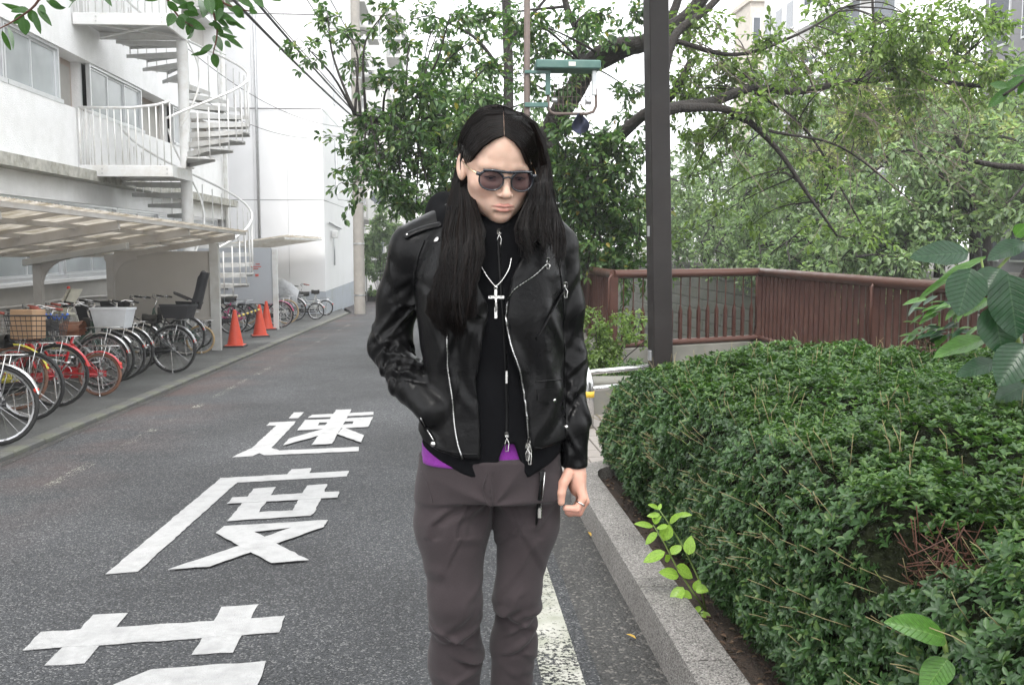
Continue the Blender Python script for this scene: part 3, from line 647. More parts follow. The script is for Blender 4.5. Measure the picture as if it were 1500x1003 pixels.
# ================================================================== far apartment blocks on the left
def block(name, label, x0, x1, y0, y1, h, mat, floors, face='x', wins=5, balc=False):
    z0 = gz(y0) - 1; t_ = thing(name, label, 'building', ((x0 + x1) / 2, (y0 + y1) / 2, z0))
    MB().box(x0, x1, y0, y1, z0, h).build('wall', mat, t_); MB().box(x0 - .2, x1 + .2, y0 - .2, y1 + .2, h, h + .4).build('roof', mat, t_)
    fh = (h - 0) / floors
    for f in range(floors):
        zb = f * fh + .9
        for i in range(wins):
            for fc in face:
                if fc == 'x': c0 = y0 + (y1 - y0) * (i + .18) / wins; c1 = y0 + (y1 - y0) * (i + .82) / wins; xx_ = x1
                elif fc == 'X': c0 = y0 + (y1 - y0) * (i + .18) / wins; c1 = y0 + (y1 - y0) * (i + .82) / wins; xx_ = x0
                else: c0 = x0 + (x1 - x0) * (i + .18) / wins; c1 = x0 + (x1 - x0) * (i + .82) / wins
                if fc in 'xX':
                    w_ = MB().box(xx_ - .06, xx_ + .05, c0, c1, zb, zb + fh * .5).build('window', 'aluminium', t_); MB().box(xx_ - .07, xx_ + .06, c0 + .07, c1 - .07, zb + .07, zb + fh * .5 - .07).build('pane', 'window_dark', w_)
                else:
                    w_ = MB().box(c0, c1, y0 - .05, y0 + .06, zb, zb + fh * .5).build('window', 'aluminium', t_); MB().box(c0 + .07, c1 - .07, y0 - .06, y0 + .07, zb + .07, zb + fh * .5 - .07).build('pane', 'window_dark', w_)
        if balc:
            for (a0, a1) in balc: MB().box(x1 - .1, x1 + 1.1, a0, a1, zb - .9, zb - .75).box(x1 + 1.0, x1 + 1.1, a0, a1, zb - .75, zb + .25).build('balcony', mat, t_)
    return t_
block('apartment_building', 'beige tiled apartment block with stacked balconies behind the utility pole', -14, -5.4, 50, 64, 17, 'pale_wall', 6, 'xy', 4, [(52, 56.5), (58, 63)])
MB().box(-5.41, -5.36, 50, 51.6, -1.5, 3.1).build('tile_cladding', 'beige_tile', bpy.data.objects['apartment_building']); MB().box(-6.6, -5.36, 49.9, 49.96, -1.5, 3.1).build('tile_cladding', 'beige_tile', bpy.data.objects['apartment_building'])
block('apartment_building', 'grey apartment block far down the road behind the beige one', -13, -4.6, 74, 92, 22, 'pale_wall', 7, 'xy', 5, [(75, 90)])
block('apartment_building', 'low pale block closing the far end of the road', -12, 9, 122, 132, 8, 'pale_wall', 3, 'y', 7)
# mesh gate, sign and low wall by the far bend
gt = thing('mesh_gate', 'white mesh gate with a blank sign board at the road bend', 'gate', (-4.6, 47, gz(47)))
for x in (-5.2, -4.6, -4.0): MB().tube([(x, 47, gz(47)), (x, 47, gz(47) + 1.9)], .03, 6).build('post', 'white_steel', gt, True)
for i in range(9): MB().tube([(-5.2, 47, gz(47) + .3 + i * .19), (-4.0, 47, gz(47) + .3 + i * .19)], .012, 4).build('rail', 'white_steel', gt)
MB().box(-4.95, -4.5, 46.96, 46.985, gz(47) + .6, gz(47) + 1.2).build('sign_board', 'panel_white', gt)
lw = MB().box(-5.3, -1.8, 47.4, 47.7, gz(47.4) - .2, gz(47.4) + .45).build('low_wall', 'dark_inside'); tag(lw, 'low dark stone wall below the mesh gate at the bend', 'wall')
# ================================================================== bicycles
M('tyre_black', (.022, .022, .022), .75); M('tyre_brown', (.20, .10, .065), .75); M('tyre_tan', (.42, .30, .16), .75)
M('chrome', (.62, .62, .62), .22, .9, var=.1, scale=8); M('rim_alloy', (.5, .5, .51), .3, .85)
M('paint_black', (.02, .02, .022), .3, coat=.3); M('paint_red', (.50, .018, .025), .3, coat=.4); M('paint_silver', (.42, .43, .44), .3, .5)
M('paint_yellow', (.62, .55, .06), .35, coat=.3); M('paint_white', (.6, .6, .58), .35, coat=.3); M('paint_green', (.05, .10, .08), .35, coat=.3); M('paint_pink', (.55, .06, .22), .35)
M('rubber', (.03, .03, .03), .6); M('saddle_brown', (.17, .075, .045), .5); M('grip_red', (.33, .08, .06), .6); M('plastic_white', (.58, .60, .62), .45, var=.06)
M('plastic_black', (.03, .03, .033), .5); M('cream', (.55, .53, .45), .5); M('brown_bag', (.17, .11, .08), .6, var=.15); M('cover_grey', (.36, .37, .39), .5, var=.12, bump=.6, bscale=12, bdist=.03)
M('reflector', (.6, .05, .03), .2); M('reflector_green', (.2, .6, .15), .3); M('cardboard', (.38, .24, .14), .8); M('blue_rope', (.03, .12, .5), .6)

def make_wheel(parent, x, r, tyre, spokes=20):
    t_ = .019; c = (x, 0, r)
    wl = MB().ring(c, (0, 1, 0), r - t_, t_, 30, 7).build('wheel', tyre, parent, True)
    rm = MB(); q = [(r - t_ * 1.9, -.013), (r - t_ * 1.9, .013), (r - t_ * 2.7, .010), (r - t_ * 2.7, -.010)]
    rows = [[(c[0] + a_ * math.cos(2 * PI * i / 30), y_, c[2] + a_ * math.sin(2 * PI * i / 30)) for a_, y_ in q] for i in range(31)]
    rm.grid(rows, wrap=True); rm.build('rim', 'rim_alloy', wl, 40)
    sp = MB()
    for i in range(spokes):
        a_ = 2 * PI * i / spokes; b_ = a_ + (.35 if i % 2 else -.35); s_ = .025 if i % 4 < 2 else -.025
        sp.tube([(c[0] + .022 * math.cos(b_), s_, c[2] + .022 * math.sin(b_)), (c[0] + (r - t_ * 2.6) * math.cos(a_), 0, c[2] + (r - t_ * 2.6) * math.sin(a_))], .0022, 3, caps=False)
    sp.build('spokes', 'chrome', wl)
    MB().tube([(x, -.05, r), (x, .05, r)], .022, 10).build('hub', 'rim_alloy', wl, 40)
def fender(parent, x, r, a0, a1, mat, w_=.028):
    rows = []
    for i in range(15):
        a_ = math.radians(a0 + (a1 - a0) * i / 14); rr = r + .022
        rows.append([(x + (rr - .012 * abs(k) ** 2) * math.cos(a_), k * w_, r + (rr - .012 * abs(k) ** 2) * math.sin(a_)) for k in (-1, -.6, 0, .6, 1)])
    m2 = MB().grid(rows); m2.grid([[(x + (p[0] - x) * .99, p[1], r + (p[2] - r) * .99) for p in r_[::-1]] for r_ in rows])
    e = V((x + (r + .015) * math.cos(math.radians(a0 + 20)), 0, r + (r + .015) * math.sin(math.radians(a0 + 20))))
    for s_ in (-1, 1): m2.tube([(x, s_ * .045, r), (e.x, s_ * .03, e.z)], .003, 4)
    m2.build('mudguard', mat, parent, True)
def make_bike(label, frame='paint_silver', tyre='tyre_black', guard='chrome', r=.335, basket=None, style='step', saddle='rubber', grips='rubber', rear=None, seat=None, group='bicycles parked in the shelter', stand=True):
    b_ = thing('bicycle', label, 'bicycle', (0, 0, 0), group)
    wb = 1.07 if r > .3 else .98
    make_wheel(b_, 0, r, tyre); make_wheel(b_, wb, r, tyre)
    bbx, bbz = .43, .27; st_ = V((.30, 0, .70)); hd0 = V((wb - .17, 0, .62)); hd1 = V((wb - .20, 0, .80))
    f = MB(); bb = V((bbx, 0, bbz))
    f.tube([bb, st_], .016, 8); f.tube([hd0, hd1], .020, 8)
    if style == 'step':
        f.tube([bb + V((-.005, 0, .06)), bb + V((.2, 0, .10)), hd0 + V((-.05, 0, -.06)), hd0], .018, 8); f.tube([bb + V((-.06, 0, .2)), bb + V((.16, 0, .2)), hd0 + V((-.06, 0, .06)), hd1 - V((0, 0, .03))], .013, 8)
    else:
        f.tube([bb, hd0], .019, 8); f.tube([st_ - V((0, 0, .03)), hd1 - V((0, 0, .03))], .015, 8)
    for s_ in (-1, 1):
        f.tube([bb + V((0, s_ * .02, 0)), (0, s_ * .055, r)], .010, 6); f.tube([st_ + V((.03, s_ * .012, -.08)), (0, s_ * .055, r)], .008, 6)
    f.build('frame', frame, b_, True)
    fk = MB()
    for s_ in (-1, 1): fk.tube([hd0 + V((0, 0, -.02)), hd0 + V((.02, s_ * .05, -.06)), (wb - .05, s_ * .05, r + .1), (wb, s_ * .05, r)], .010, 6)
    fk.build('fork', frame, b_, True)
    if guard:
        fender(b_, 0, r, 15, 165, guard); fender(b_, wb, r, 35, 165, guard)
        MB().ball((-r * .93, 0, r + .12), .025, 8, 6).build('reflector', 'reflector', b_, True)
    sd = MB(); rows = []
    for i in range(9):
        u = i / 8; w_ = .085 * (1 - u) ** .7 + .022; rows.append([(.20 + .25 * u, k * w_, .835 - .03 * k * k - (.012 if .2 < u < .7 else 0) - .05 * abs(k) ** 6) for k in np.linspace(-1, 1, 7)])
    sd.grid(rows); sd.grid([[(p[0], p[1] * .9, p[2] - .05) for p in r_[::-1]] for r_ in rows]); sd.build('saddle', saddle, b_, True)
    MB().tube([st_, (.28, 0, .81)], .013, 8).build('seat_post', 'chrome', b_, True)
    hb = MB(); top = hd1 + V((-.05, 0, .14)); hb.tube([hd1 - V((0, 0, .02)), top], .012, 8)
    for s_ in (-1, 1): hb.tube([top, top + V((.05, s_ * .10, .05)), top + V((0, s_ * .24, .09)), top + V((-.16, s_ * .27, .06))], .0105, 7)
    hb.build('handlebar', 'chrome', b_, True)
    for s_ in (-1, 1):
        MB().tube([top + V((-.07, s_ * .262, .075)), top + V((-.19, s_ * .275, .055))], .016, 8).build('grip', grips, b_, True)
        MB().tube([top + V((-.03, s_ * .25, .075)), top + V((-.12, s_ * .25, .035))], .006, 5).build('brake_lever', 'chrome', b_, True)
    cr = MB(); cr.tube([(bbx, -.06, bbz), (bbx + .10, -.06, bbz - .12)], .010, 6).tube([(bbx, .06, bbz), (bbx - .10, .06, bbz + .12)], .010, 6)
    cr.box(bbx + .07, bbx + .14, -.15, -.06, bbz - .135, bbz - .11).box(bbx - .14, bbx - .07, .06, .15, bbz + .11, bbz + .135); cr.ring((bbx, -.045, bbz), (0, 1, 0), .085, .006, 18, 5)
    cr.build('crank', 'chrome', b_, True)
    cg = MB(); cg.prism([(-.05, -.052, r - .03), (bbx + .08, -.052, bbz - .07), (bbx + .11, -.052, bbz), (bbx + .06, -.052, bbz + .08), (-.05, -.052, r + .04)], (0, -.008, 0)); cg.build('chain_guard', frame if frame != 'paint_silver' else 'plastic_black', b_)
    if stand:
        MB().tube([(0, .07, r - .02), (-.03, .09, .02), (-.06, .16, .01)], .008, 6).build('kickstand', 'chrome', b_, True)
    rk = MB()
    for s_ in (-1, 1): rk.tube([(.18, s_ * .05, 2 * r + .08), (-.22, s_ * .06, 2 * r + .08), (-.25, 0, 2 * r + .08)], .006, 5).tube([(-.1, s_ * .06, 2 * r + .08), (0, s_ * .06, r)], .005, 5)
    rk.build('rear_rack', 'chrome', b_, True)
    def crate(x, z, mat, w_=.30, l_=.38, h_=.24, wire=True):
        bk = MB(); T = [(x - l_ / 2, -w_ / 2), (x + l_ / 2, -w_ / 2), (x + l_ / 2, w_ / 2), (x - l_ / 2, w_ / 2)]; B = [(x + (a_ - x) * .82, b2_ * .82) for a_, b2_ in T]
        if wire:
            for k in range(6):
                u = k / 5; bk.tube([(B[i][0] + (T[i][0] - B[i][0]) * u, B[i][1] + (T[i][1] - B[i][1]) * u, z + h_ * u) for i in range(4)], .004 if k < 5 else .008, 4, closed=True)
            for i in range(4):
                j = (i + 1) % 4
                for k in range(9):
                    u = k / 9; bk.tube([(B[i][0] + (B[j][0] - B[i][0]) * u, B[i][1] + (B[j][1] - B[i][1]) * u, z), (T[i][0] + (T[j][0] - T[i][0]) * u, T[i][1] + (T[j][1] - T[i][1]) * u, z + h_)], .003, 3)
            for k in range(7): u = k / 6; bk.tube([(B[0][0] + (B[1][0] - B[0][0]) * u, B[0][1], z), (B[0][0] + (B[1][0] - B[0][0]) * u, B[2][1], z)], .003, 3)
        else:
            ring = lambda P, zz, k: [(x + (p[0] - x) * k, p[1] * k, zz) for p in P]
            def rnd(P, zz, k): 
                out = []
                for i in range(4):
                    a_, p, c_ = V(P[i - 1]), V(P[i]), V(P[(i + 1) % 4])
                    for q in (p + (a_ - p).normalized() * .05, p.lerp((a_ + c_) / 2, .04), p + (c_ - p).normalized() * .05): out.append((x + (q.x - x) * k, q.y * k, zz))
                return out
            bk.grid([rnd(B, z, .98), rnd(B, z + .01, 1), rnd(T, z + h_ - .03, 1), rnd(T, z + h_ - .03, 1.05), rnd(T, z + h_, 1.05), rnd(T, z + h_, .98), rnd(B, z + .02, .95)], wrap=True)
            n_ = len(bk.v); bk.f.append(tuple(range(12))[::-1]); bk.f.append(tuple(range(n_ - 12, n_)))
        return bk.build('basket', mat, b_, 30)
    fx = wb + .07
    if basket == 'wire': crate(fx, .70, 'chrome')
    if basket == 'wire_black': crate(fx, .70, 'plastic_black')
    if basket == 'white': crate(fx, .72, 'plastic_white', .36, .46, .26, False)
    if basket == 'black': crate(fx, .72, 'plastic_black', .34, .42, .22, False)
    if rear == 'black': crate(-.08, 2 * r + .10, 'plastic_black', .34, .42, .2, False)
    if rear == 'wire': crate(-.08, 2 * r + .10, 'plastic_black', .34, .42, .22)
    if rear == 'bag': 
        MB().cbox(-.30, .12, -.15, .15, 2 * r + .10, 2 * r + .36, .05).build('bag', 'brown_bag', b_, True)
    if rear == 'cargo':
        crate(-.08, 2 * r + .10, 'plastic_black', .36, .46, .24); MB().cbox(-.10, .12, -.13, .13, 2 * r + .12, 2 * r + .40, .008).build('box', 'cardboard', b_)
        MB().tube([(-.3 + .02 * i, -.16 + .03 * math.sin(i * 1.7), 2 * r + .33 + .03 * math.cos(i * 2.3)) for i in range(22)], .012, 5).build('rope', 'blue_rope', b_, True)
    if seat == 'rear':       # black child seat with head rest
        cs = MB(); z = 2 * r + .12
        cs.grid([[(-.22 - .06 * k * k + .0, k * .17, z + .02 + .10 * abs(k) ** 3) for k in np.linspace(-1, 1, 7)], [(.12, k * .17, z + .06 + .08 * abs(k) ** 3) for k in np.linspace(-1, 1, 7)]])
        def back(u): return -.22 - .16 * u
        cs.grid([[(back(u) + .10 * abs(k) ** 2.5 * (1 if u < .9 else .6), k * (.18 - .03 * u + .02 * math.sin(u * 9)), z + .62 * u) for k in np.linspace(-1, 1, 7)] for u in np.linspace(0, 1, 9)])
        cs.grid([[(back(u) - .04 + .08 * abs(k) ** 2.5, k * (.18 - .03 * u + .02 * math.sin(u * 9)), z + .62 * u) for k in np.linspace(1, -1, 7)] for u in np.linspace(0, 1, 9)])
        for s_ in (-1, 1): cs.box(.02, .10, s_ * .15 - .03, s_ * .15 + .03, z - .36, z + .05)
        cs.tube([(-.1, -.17, z + .16), (.14, -.12, z + .27), (.17, 0, z + .29), (.14, .12, z + .27), (-.1, .17, z + .16)], .018, 7)
        cs.ball((back(1) + .06, 0, z + .58), .10, 10, 8, (.6, 1.2, .8)); cs.build('child_seat', 'plastic_black', b_, True)
    if seat == 'front':
        cs = MB(); x0 = wb - .16
        cs.grid([[(x0 + .06 - .18 * u - .10 * (1 - abs(k) ** 2.5) * 0 - .1 * abs(k) ** 2, k * (.15 + .03 * u), .86 + .34 * u) for k in np.linspace(-1, 1, 9)] for u in np.linspace(0, 1, 6)])
        cs.grid([[(x0 + .08 - .18 * u - .1 * abs(k) ** 2, k * (.16 + .03 * u), .85 + .345 * u) for k in np.linspace(1, -1, 9)] for u in np.linspace(0, 1, 6)])
        cs.cbox(x0 - .14, x0 + .06, -.14, .14, .82, .88, .02); cs.build('child_seat', 'cream', b_, True)
        MB().ball((x0 - .1, 0, 1.21), .025, 8, 6).build('reflector', 'reflector', b_, True)
    return b_
def place(b_, px, py, r=.335, rev=False, rz=0., lean=4., flip=0):
    p = G(px, py, .022); b_.location = (p.x, p.y, gz(p.y) + .022)
    b_.rotation_euler = (math.radians(lean), 0, (0 if rev else PI) + rz)
    if rev:   # the front wheel stands where the pixel points
        wb = 1.07; b_.location = (p.x - wb * math.cos(rz), p.y - wb * math.sin(rz), gz(p.y) + .022)
    return b_
place(make_bike('silver bicycle with bright chrome mudguards nearest the drain cover', 'paint_silver', rear=None, basket='wire_black'), -3, 653, rz=.05)
place(make_bike('black bicycle with a cargo basket of cardboard and blue rope', 'paint_black', guard=None, rear='cargo', style='diamond'), 45, 616, rz=-.06)
place(make_bike('bicycle with yellow mudguards between the black and the red ones', 'paint_yellow', 'tyre_brown', 'paint_yellow', basket='wire'), 22, 601, rz=.08)
place(make_bike('bright red bicycle with red mudguards and a black tyre', 'paint_red', 'tyre_black', 'paint_red', saddle='saddle_brown', grips='grip_red', basket='wire'), 84, 596, rz=.03)
place(make_bike('small red folding bicycle with brown tyres', 'paint_red', 'tyre_brown', 'paint_red', r=.25, saddle='saddle_brown', grips='grip_red'), 147, 580, rz=-.05)
place(make_bike('silver bicycle with brown saddle behind the small red one', 'paint_silver', guard='chrome', basket='wire', grips='grip_red', saddle='saddle_brown'), 150, 569, rz=.04)
place(make_bike('bicycle carrying a big translucent white plastic basket', 'paint_green', basket='white'), 160, 563, rev=True, rz=-.02, lean=-3)
place(make_bike('grey bicycle with chrome mudguards beside the white basket', 'paint_silver', basket='wire_black', grips='grip_red'), 176, 558, rz=.05)
place(make_bike('dark green bicycle with a cream front child seat', 'paint_green', guard='chrome', seat='front'), 190, 551, rz=-.04)
place(make_bike('white bicycle squeezed between two dark bicycles', 'paint_white', guard='chrome', basket='wire'), 205, 540, rz=.07)
place(make_bike('black bicycle with a grey mudguard sticking out toward the road', 'paint_black', guard='paint_silver', basket='black', rear='black'), 254, 546, rz=-.14)
place(make_bike('bicycle with a tall black rear child seat', 'paint_black', guard='paint_silver', seat='rear', basket='black'), 272, 521, rz=.04)
place(make_bike('small bicycle with tan tyres beside the shelter end post', 'paint_green', 'tyre_tan', None, r=.25), 294, 518, rz=.02)
place(make_bike('black bicycle with a brown bag strapped over the rear rack', 'paint_black', guard='plastic_black', rear='bag'), 288, 511, rz=.06)
FG = 'bicycles beyond the traffic cones'
place(make_bike('black bicycle standing behind the shelter end panel', 'paint_black', guard=None, group=FG), 342, 490, rz=.1)
place(make_bike('purple pink bicycle under the grey notice board', 'paint_pink', guard='paint_black', group=FG), 357, 486, rz=-.1)
place(make_bike('dark bicycle half hidden behind the two cones', 'paint_black', group=FG), 376, 482, rz=.05)
place(make_bike('black bicycle with pink mudguard just past the board post', 'paint_black', guard='paint_pink', group=FG), 411, 480, rz=.03)
place(make_bike('bicycle with tan tyres beyond the board post', 'paint_white', 'tyre_tan', None, group=FG), 420, 474, rz=.05)
cvb = place(make_bike('bicycle under a grey rain cover by the panelled building', 'paint_black', basket='black', group=FG), 432, 470, rz=-.08)
place(make_bike('small silver bicycle with black tyres by the blue grey base wall', 'paint_silver', r=.25, basket='wire', group=FG), 463, 468, rz=.02)
place(make_bike('small white wheeled bicycle last in the row at the base wall', 'paint_white', r=.25, grips='grip_red', group=FG), 477, 462, rz=.02)
# rain cover thrown over one of them
cc = V(cvb.location) + V((-.45, 0, 0)); cov = MB(); rows = []
for i in range(15):
    u = i / 14; row = []
    for k in range(17):
        a_ = PI * k / 16; rr = .36 + .05 * math.sin(5 * u + 3 * a_); hgt = .62 + .42 * math.sin(PI * min(1, u * 1.0) * .9 + .2)
        x = cc.x - .55 + 1.15 * u; y = cc.y + rr * math.cos(a_) * (1.0 + .1 * math.sin(9 * u)); z = cc.z + .55 + (hgt - .35) * math.sin(a_) ** .8 + .05 * noise.noise((x * 5, y * 5, u * 4))
        row.append((x, y, z))
    rows.append(row)
cov.grid(rows); cov.grid([[(p[0], p[1] * 1, p[2] - .012) for p in r_[::-1]] for r_ in rows]); o = cov.build('rain_cover', 'cover_grey', None, True); tag(o, 'crumpled grey rain cover draped over a parked bicycle', 'cover')
# ================================================================== right side materials
M('fence_brown', (.050, .020, .0145), .6, var=.12, scale=8, spec=.25, dirt=(.10, .05, .035), dscale=3, damt=.5)
M('rail_brown', (.075, .033, .024), .4, var=.10, scale=6, spec=.4)
M('column_brown', (.017, .014, .0135), .5, var=.12, scale=6, dirt=(.055, .048, .044), dscale=2.2, damt=.3, spec=.3)
M('steel_pipe', (.68, .68, .68), .18, .95, var=.05)
M('yellow_tape', (.75, .48, .05), .5); M('sign_green', (.055, .125, .108), .45, var=.12, scale=10, dirt=(.10, .16, .14), dscale=5, damt=.5)
M('rust', (.095, .07, .06), .7, var=.25, scale=20); M('blue_rag', (.022, .027, .055), .85, var=.2); M('sticker', (.6, .6, .55), .6)
M('bark', (.017, .0135, .011), .9, var=.35, scale=14, bump=.9, bscale=30, bdist=.03); M('twig_grey', (.16, .13, .105), .85, var=.2); M('twig_tan', (.23, .19, .095), .7, var=.2); M('twig_red', (.10, .042, .026), .8, var=.25)
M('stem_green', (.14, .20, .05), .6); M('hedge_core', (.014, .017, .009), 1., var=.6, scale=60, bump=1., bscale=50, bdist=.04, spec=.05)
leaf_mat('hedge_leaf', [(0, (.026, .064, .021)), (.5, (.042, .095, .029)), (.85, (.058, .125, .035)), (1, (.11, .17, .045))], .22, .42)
leaf_mat('hedge_leaf_lit_top', [(0, (.030, .074, .021)), (.5, (.050, .112, .027)), (1, (.10, .18, .04))], .28, .45)  # top leaves coloured lighter, painting in the light that falls on them
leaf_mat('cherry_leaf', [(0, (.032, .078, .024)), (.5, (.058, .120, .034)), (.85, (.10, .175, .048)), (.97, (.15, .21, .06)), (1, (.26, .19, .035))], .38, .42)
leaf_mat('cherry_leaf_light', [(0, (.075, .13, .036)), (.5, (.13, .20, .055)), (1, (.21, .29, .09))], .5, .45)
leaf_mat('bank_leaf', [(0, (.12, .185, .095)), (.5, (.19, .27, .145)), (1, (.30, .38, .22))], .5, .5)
leaf_mat('yellow_green_leaf', [(0, (.22, .27, .10)), (1, (.40, .43, .18))], .45, .5)
leaf_mat('lime_leaf', [(0, (.20, .36, .045)), (1, (.30, .47, .07))], .35, .4)
def big_leaf_mat(name, col, vein):
    m, t, b, o = NT(name); l = t.links.new; uv = nd(t, 'ShaderNodeUVMap'); sx = nd(t, 'ShaderNodeSeparateXYZ'); l(uv.outputs[0], sx.inputs[0])
    ab = nd(t, 'ShaderNodeMath', _operation='SUBTRACT'); l(sx.outputs[0], ab.inputs[0]); ab.inputs[1].default_value = .5
    a2 = nd(t, 'ShaderNodeMath', _operation='ABSOLUTE'); l(ab.outputs[0], a2.inputs[0])
    ml = nd(t, 'ShaderNodeMath', _operation='MULTIPLY_ADD'); l(a2.outputs[0], ml.inputs[0]); ml.inputs[1].default_value = -.55; l(sx.outputs[1], ml.inputs[2])
    mm = nd(t, 'ShaderNodeMath', _operation='MULTIPLY'); l(ml.outputs[0], mm.inputs[0]); mm.inputs[1].default_value = 10.
    fr = nd(t, 'ShaderNodeMath', _operation='FRACT'); l(mm.outputs[0], fr.inputs[0]); pp = nd(t, 'ShaderNodeMath', _operation='PINGPONG'); l(fr.outputs[0], pp.inputs[0]); pp.inputs[1].default_value = .5
    rv = ramp(t, [(0, 1.), (.10, 0.)]); l(pp.outputs[0], rv.inputs['Fac']); rm = ramp(t, [(0, 1.), (.022, 0.)]); l(a2.outputs[0], rm.inputs['Fac'])
    mxm = nd(t, 'ShaderNodeMath', _operation='MAXIMUM'); l(rm.outputs[0], mxm.inputs[0]); hm = nd(t, 'ShaderNodeMath', _operation='MULTIPLY'); l(rv.outputs[0], hm.inputs[0]); hm.inputs[1].default_value = .45; l(hm.outputs[0], mxm.inputs[1])
    tc = nd(t, 'ShaderNodeTexCoord'); n = nd(t, 'ShaderNodeTexNoise', Scale=9., Detail=4.); l(tc.outputs['Generated'], n.inputs['Vector']); rn = ramp(t, [(.3, sc(col, .75)), (.7, sc(col, 1.25))]); l(n.outputs['Fac'], rn.inputs['Fac'])
    c = mixc(t, mxm.outputs[0], rn.outputs[0], vein); l(c, b.inputs['Base Color']); b.inputs['Roughness'].default_value = .33
    bp = nd(t, 'ShaderNodeBump', Strength=.6, Distance=.004); bp.invert = True; l(rv.outputs[0], bp.inputs['Height']); l(bp.outputs[0], b.inputs['Normal'])
    tr = nd(t, 'ShaderNodeBsdfTranslucent'); l(mixc(t, 1., c, (1.6, 1.8, .7), 'MULTIPLY'), tr.inputs['Color']); mx = nd(t, 'ShaderNodeMixShader', Fac=.25); l(b.outputs[0], mx.inputs[1]); l(tr.outputs[0], mx.inputs[2]); l(mx.outputs[0], o.inputs['Surface'])
big_leaf_mat('big_leaf', (.014, .050, .020), (.05, .10, .05)); big_leaf_mat('big_leaf_light', (.07, .17, .03), (.16, .28, .08)); big_leaf_mat('lime_big', (.24, .40, .055), (.36, .52, .12)); big_leaf_mat('near_cherry', (.045, .115, .028), (.09, .18, .06))

def fleaf(parent, base, tip, width, nrm, mat, curl=.18, fold=.35, name='leaf', wav=0., n=11, m=7):
    base, tip = V(base), V(tip); d = tip - base; L_ = d.length; d.normalize(); sd = d.cross(V(nrm)).normalized(); nn = sd.cross(d)
    rows, uvs = [], []
    for i in range(n):
        u = i / (n - 1); w_ = width / 2 * (math.sin(PI * min(1, u ** .8)) ** .75) * (1.0 if u < .95 else .8) + .0008
        row = []
        for k in range(m):
            s_ = -1 + 2 * k / (m - 1)
            p = base + d * L_ * u + sd * w_ * s_ + nn * (abs(s_) * w_ * fold - curl * L_ * u * u + wav * L_ * math.sin(u * 14 + s_ * 2) * abs(s_))
            row.append(p); uvs.append((.5 + .5 * s_ * max(.15, w_ / (width / 2)), u))
        rows.append(row)
    mb = MB().grid(rows); o = parent_origin(parent); me = bpy.data.meshes.new(name); me.from_pydata([tuple(p - o) for r_ in rows for p in r_], [], mb.f)
    ul = me.uv_layers.new(name='UVMap')
    for lp in me.loops: ul.data[lp.index].uv = uvs[lp.vertex_index]
    smooth_mesh(me); return link(name, me, mat, parent)

# ================================================================== canal railings
def railing(label, pts, posts, ztop=1.115, zb=.03, sp=.155):
    fn = thing('canal_railing', label, 'railing', (pts[0][0], pts[0][1], 0))
    for k, ((x0, y0), (x1, y1)) in enumerate(zip(pts, pts[1:])):
        a, b_ = V((x0, y0, 0)), V((x1, y1, 0)); L_ = (b_ - a).length; d = (b_ - a).normalized()
        MB().tube([a + V((0, 0, ztop - .06)), b_ + V((0, 0, ztop - .06))], .062, 14).build('top_rail', 'rail_brown', fn, 50)
        MB().tube([a + V((0, 0, zb + .03)), b_ + V((0, 0, zb + .03))], .045, 10).build('bottom_rail', 'rail_brown', fn, 50)
        n_ = int(L_ / (sp if abs(d.y) < .95 else .165))
        for i in range(1, n_):
            p = a + d * (L_ * i / n_); h = .52 + .06 * math.sin(i * .9) * 0
            if abs(d.y) > .95:
                MB().bar(p + V((0, 0, zb + .05)), p + V((0, 0, ztop - .09)), .05, .045, up=(d.x, d.y, 0)).build('picket', 'fence_brown', fn); continue
            w_ = d * .022; nv = V((-d.y, d.x, 0)) * .022
            mb = MB(); base = [p - w_ - nv, p + w_ - nv, p + w_ + nv, p - w_ + nv]
            mb.grid([[q + V((0, 0, z)) for q in base] for z in (zb + .05, .50)] + [[p + (q - p) * .25 + V((0, 0, .60)) for q in base]], wrap=True)
            mb.tube([p + V((0, 0, .55)), p + V((0, 0, ztop - .08))], .009, 5); mb.build('picket', 'fence_brown', fn)
            if k == 1 or len(pts) == 2: pass
    for x, y in posts:
        pm = MB(); z0 = -.10
        pm.grid([[(x - .055 - e, y - .05, z), (x + .055, y - .05, z), (x + .055, y + .05, z), (x - .055 - e, y + .05, z)] for z, e in ((z0, .06), (.25, .0), (ztop - .10, 0))], wrap=True)
        pm.build('post', 'fence_brown', fn); pm2 = MB(); pm2.tube([(x - .075, y - .055, z0 + .3), (x - .075, y - .055, ztop - .12), (x - .03, y - .03, ztop - .06)], .016, 6); pm2.build('post_rod', 'rail_brown', fn, True)
    return fn
A1, A2, A3, A4 = (2.30, 13.25), (4.72, 14.25), (4.72, 10.3), (4.72, 2.0)
railing('brown steel railing jutting out toward the canal behind the hedge', [A1, A2, A3, A4], [A1, A2, A3, (4.72, 6.3)])
railing('brown steel railing running away along the canal beside the shrub', [A1, (2.30, 30)], [(2.3, 15.2), (2.3, 17.4), (2.3, 19.6), (2.3, 21.8)])

# dark steel column in the hedge
cl = thing('steel_column', 'dark brown square steel column rising out of the hedge', 'column', (1.685, 7.4, gz(7.4)))
cm = MB(); cm.cbox(-.077, .077, -.077, .077, 0, 9, .006)
shf = cm.build('shaft', 'column_brown', cl, off=(0, 0, 0))
o = MB().cbox(-.13, .13, -.13, .13, 0, .02, .004).build('base_plate', 'column_brown', cl, off=(0, 0, 0))
o = MB().cbox(-.095, -.076, -.03, .03, .75, .83, .004).cbox(-.089, -.077, -.02, .02, 1.72, 1.80, .003).build('lug', 'galv', cl, off=(0, 0, 0))
cl.rotation_euler = (0, math.radians(-1.7), math.radians(7))

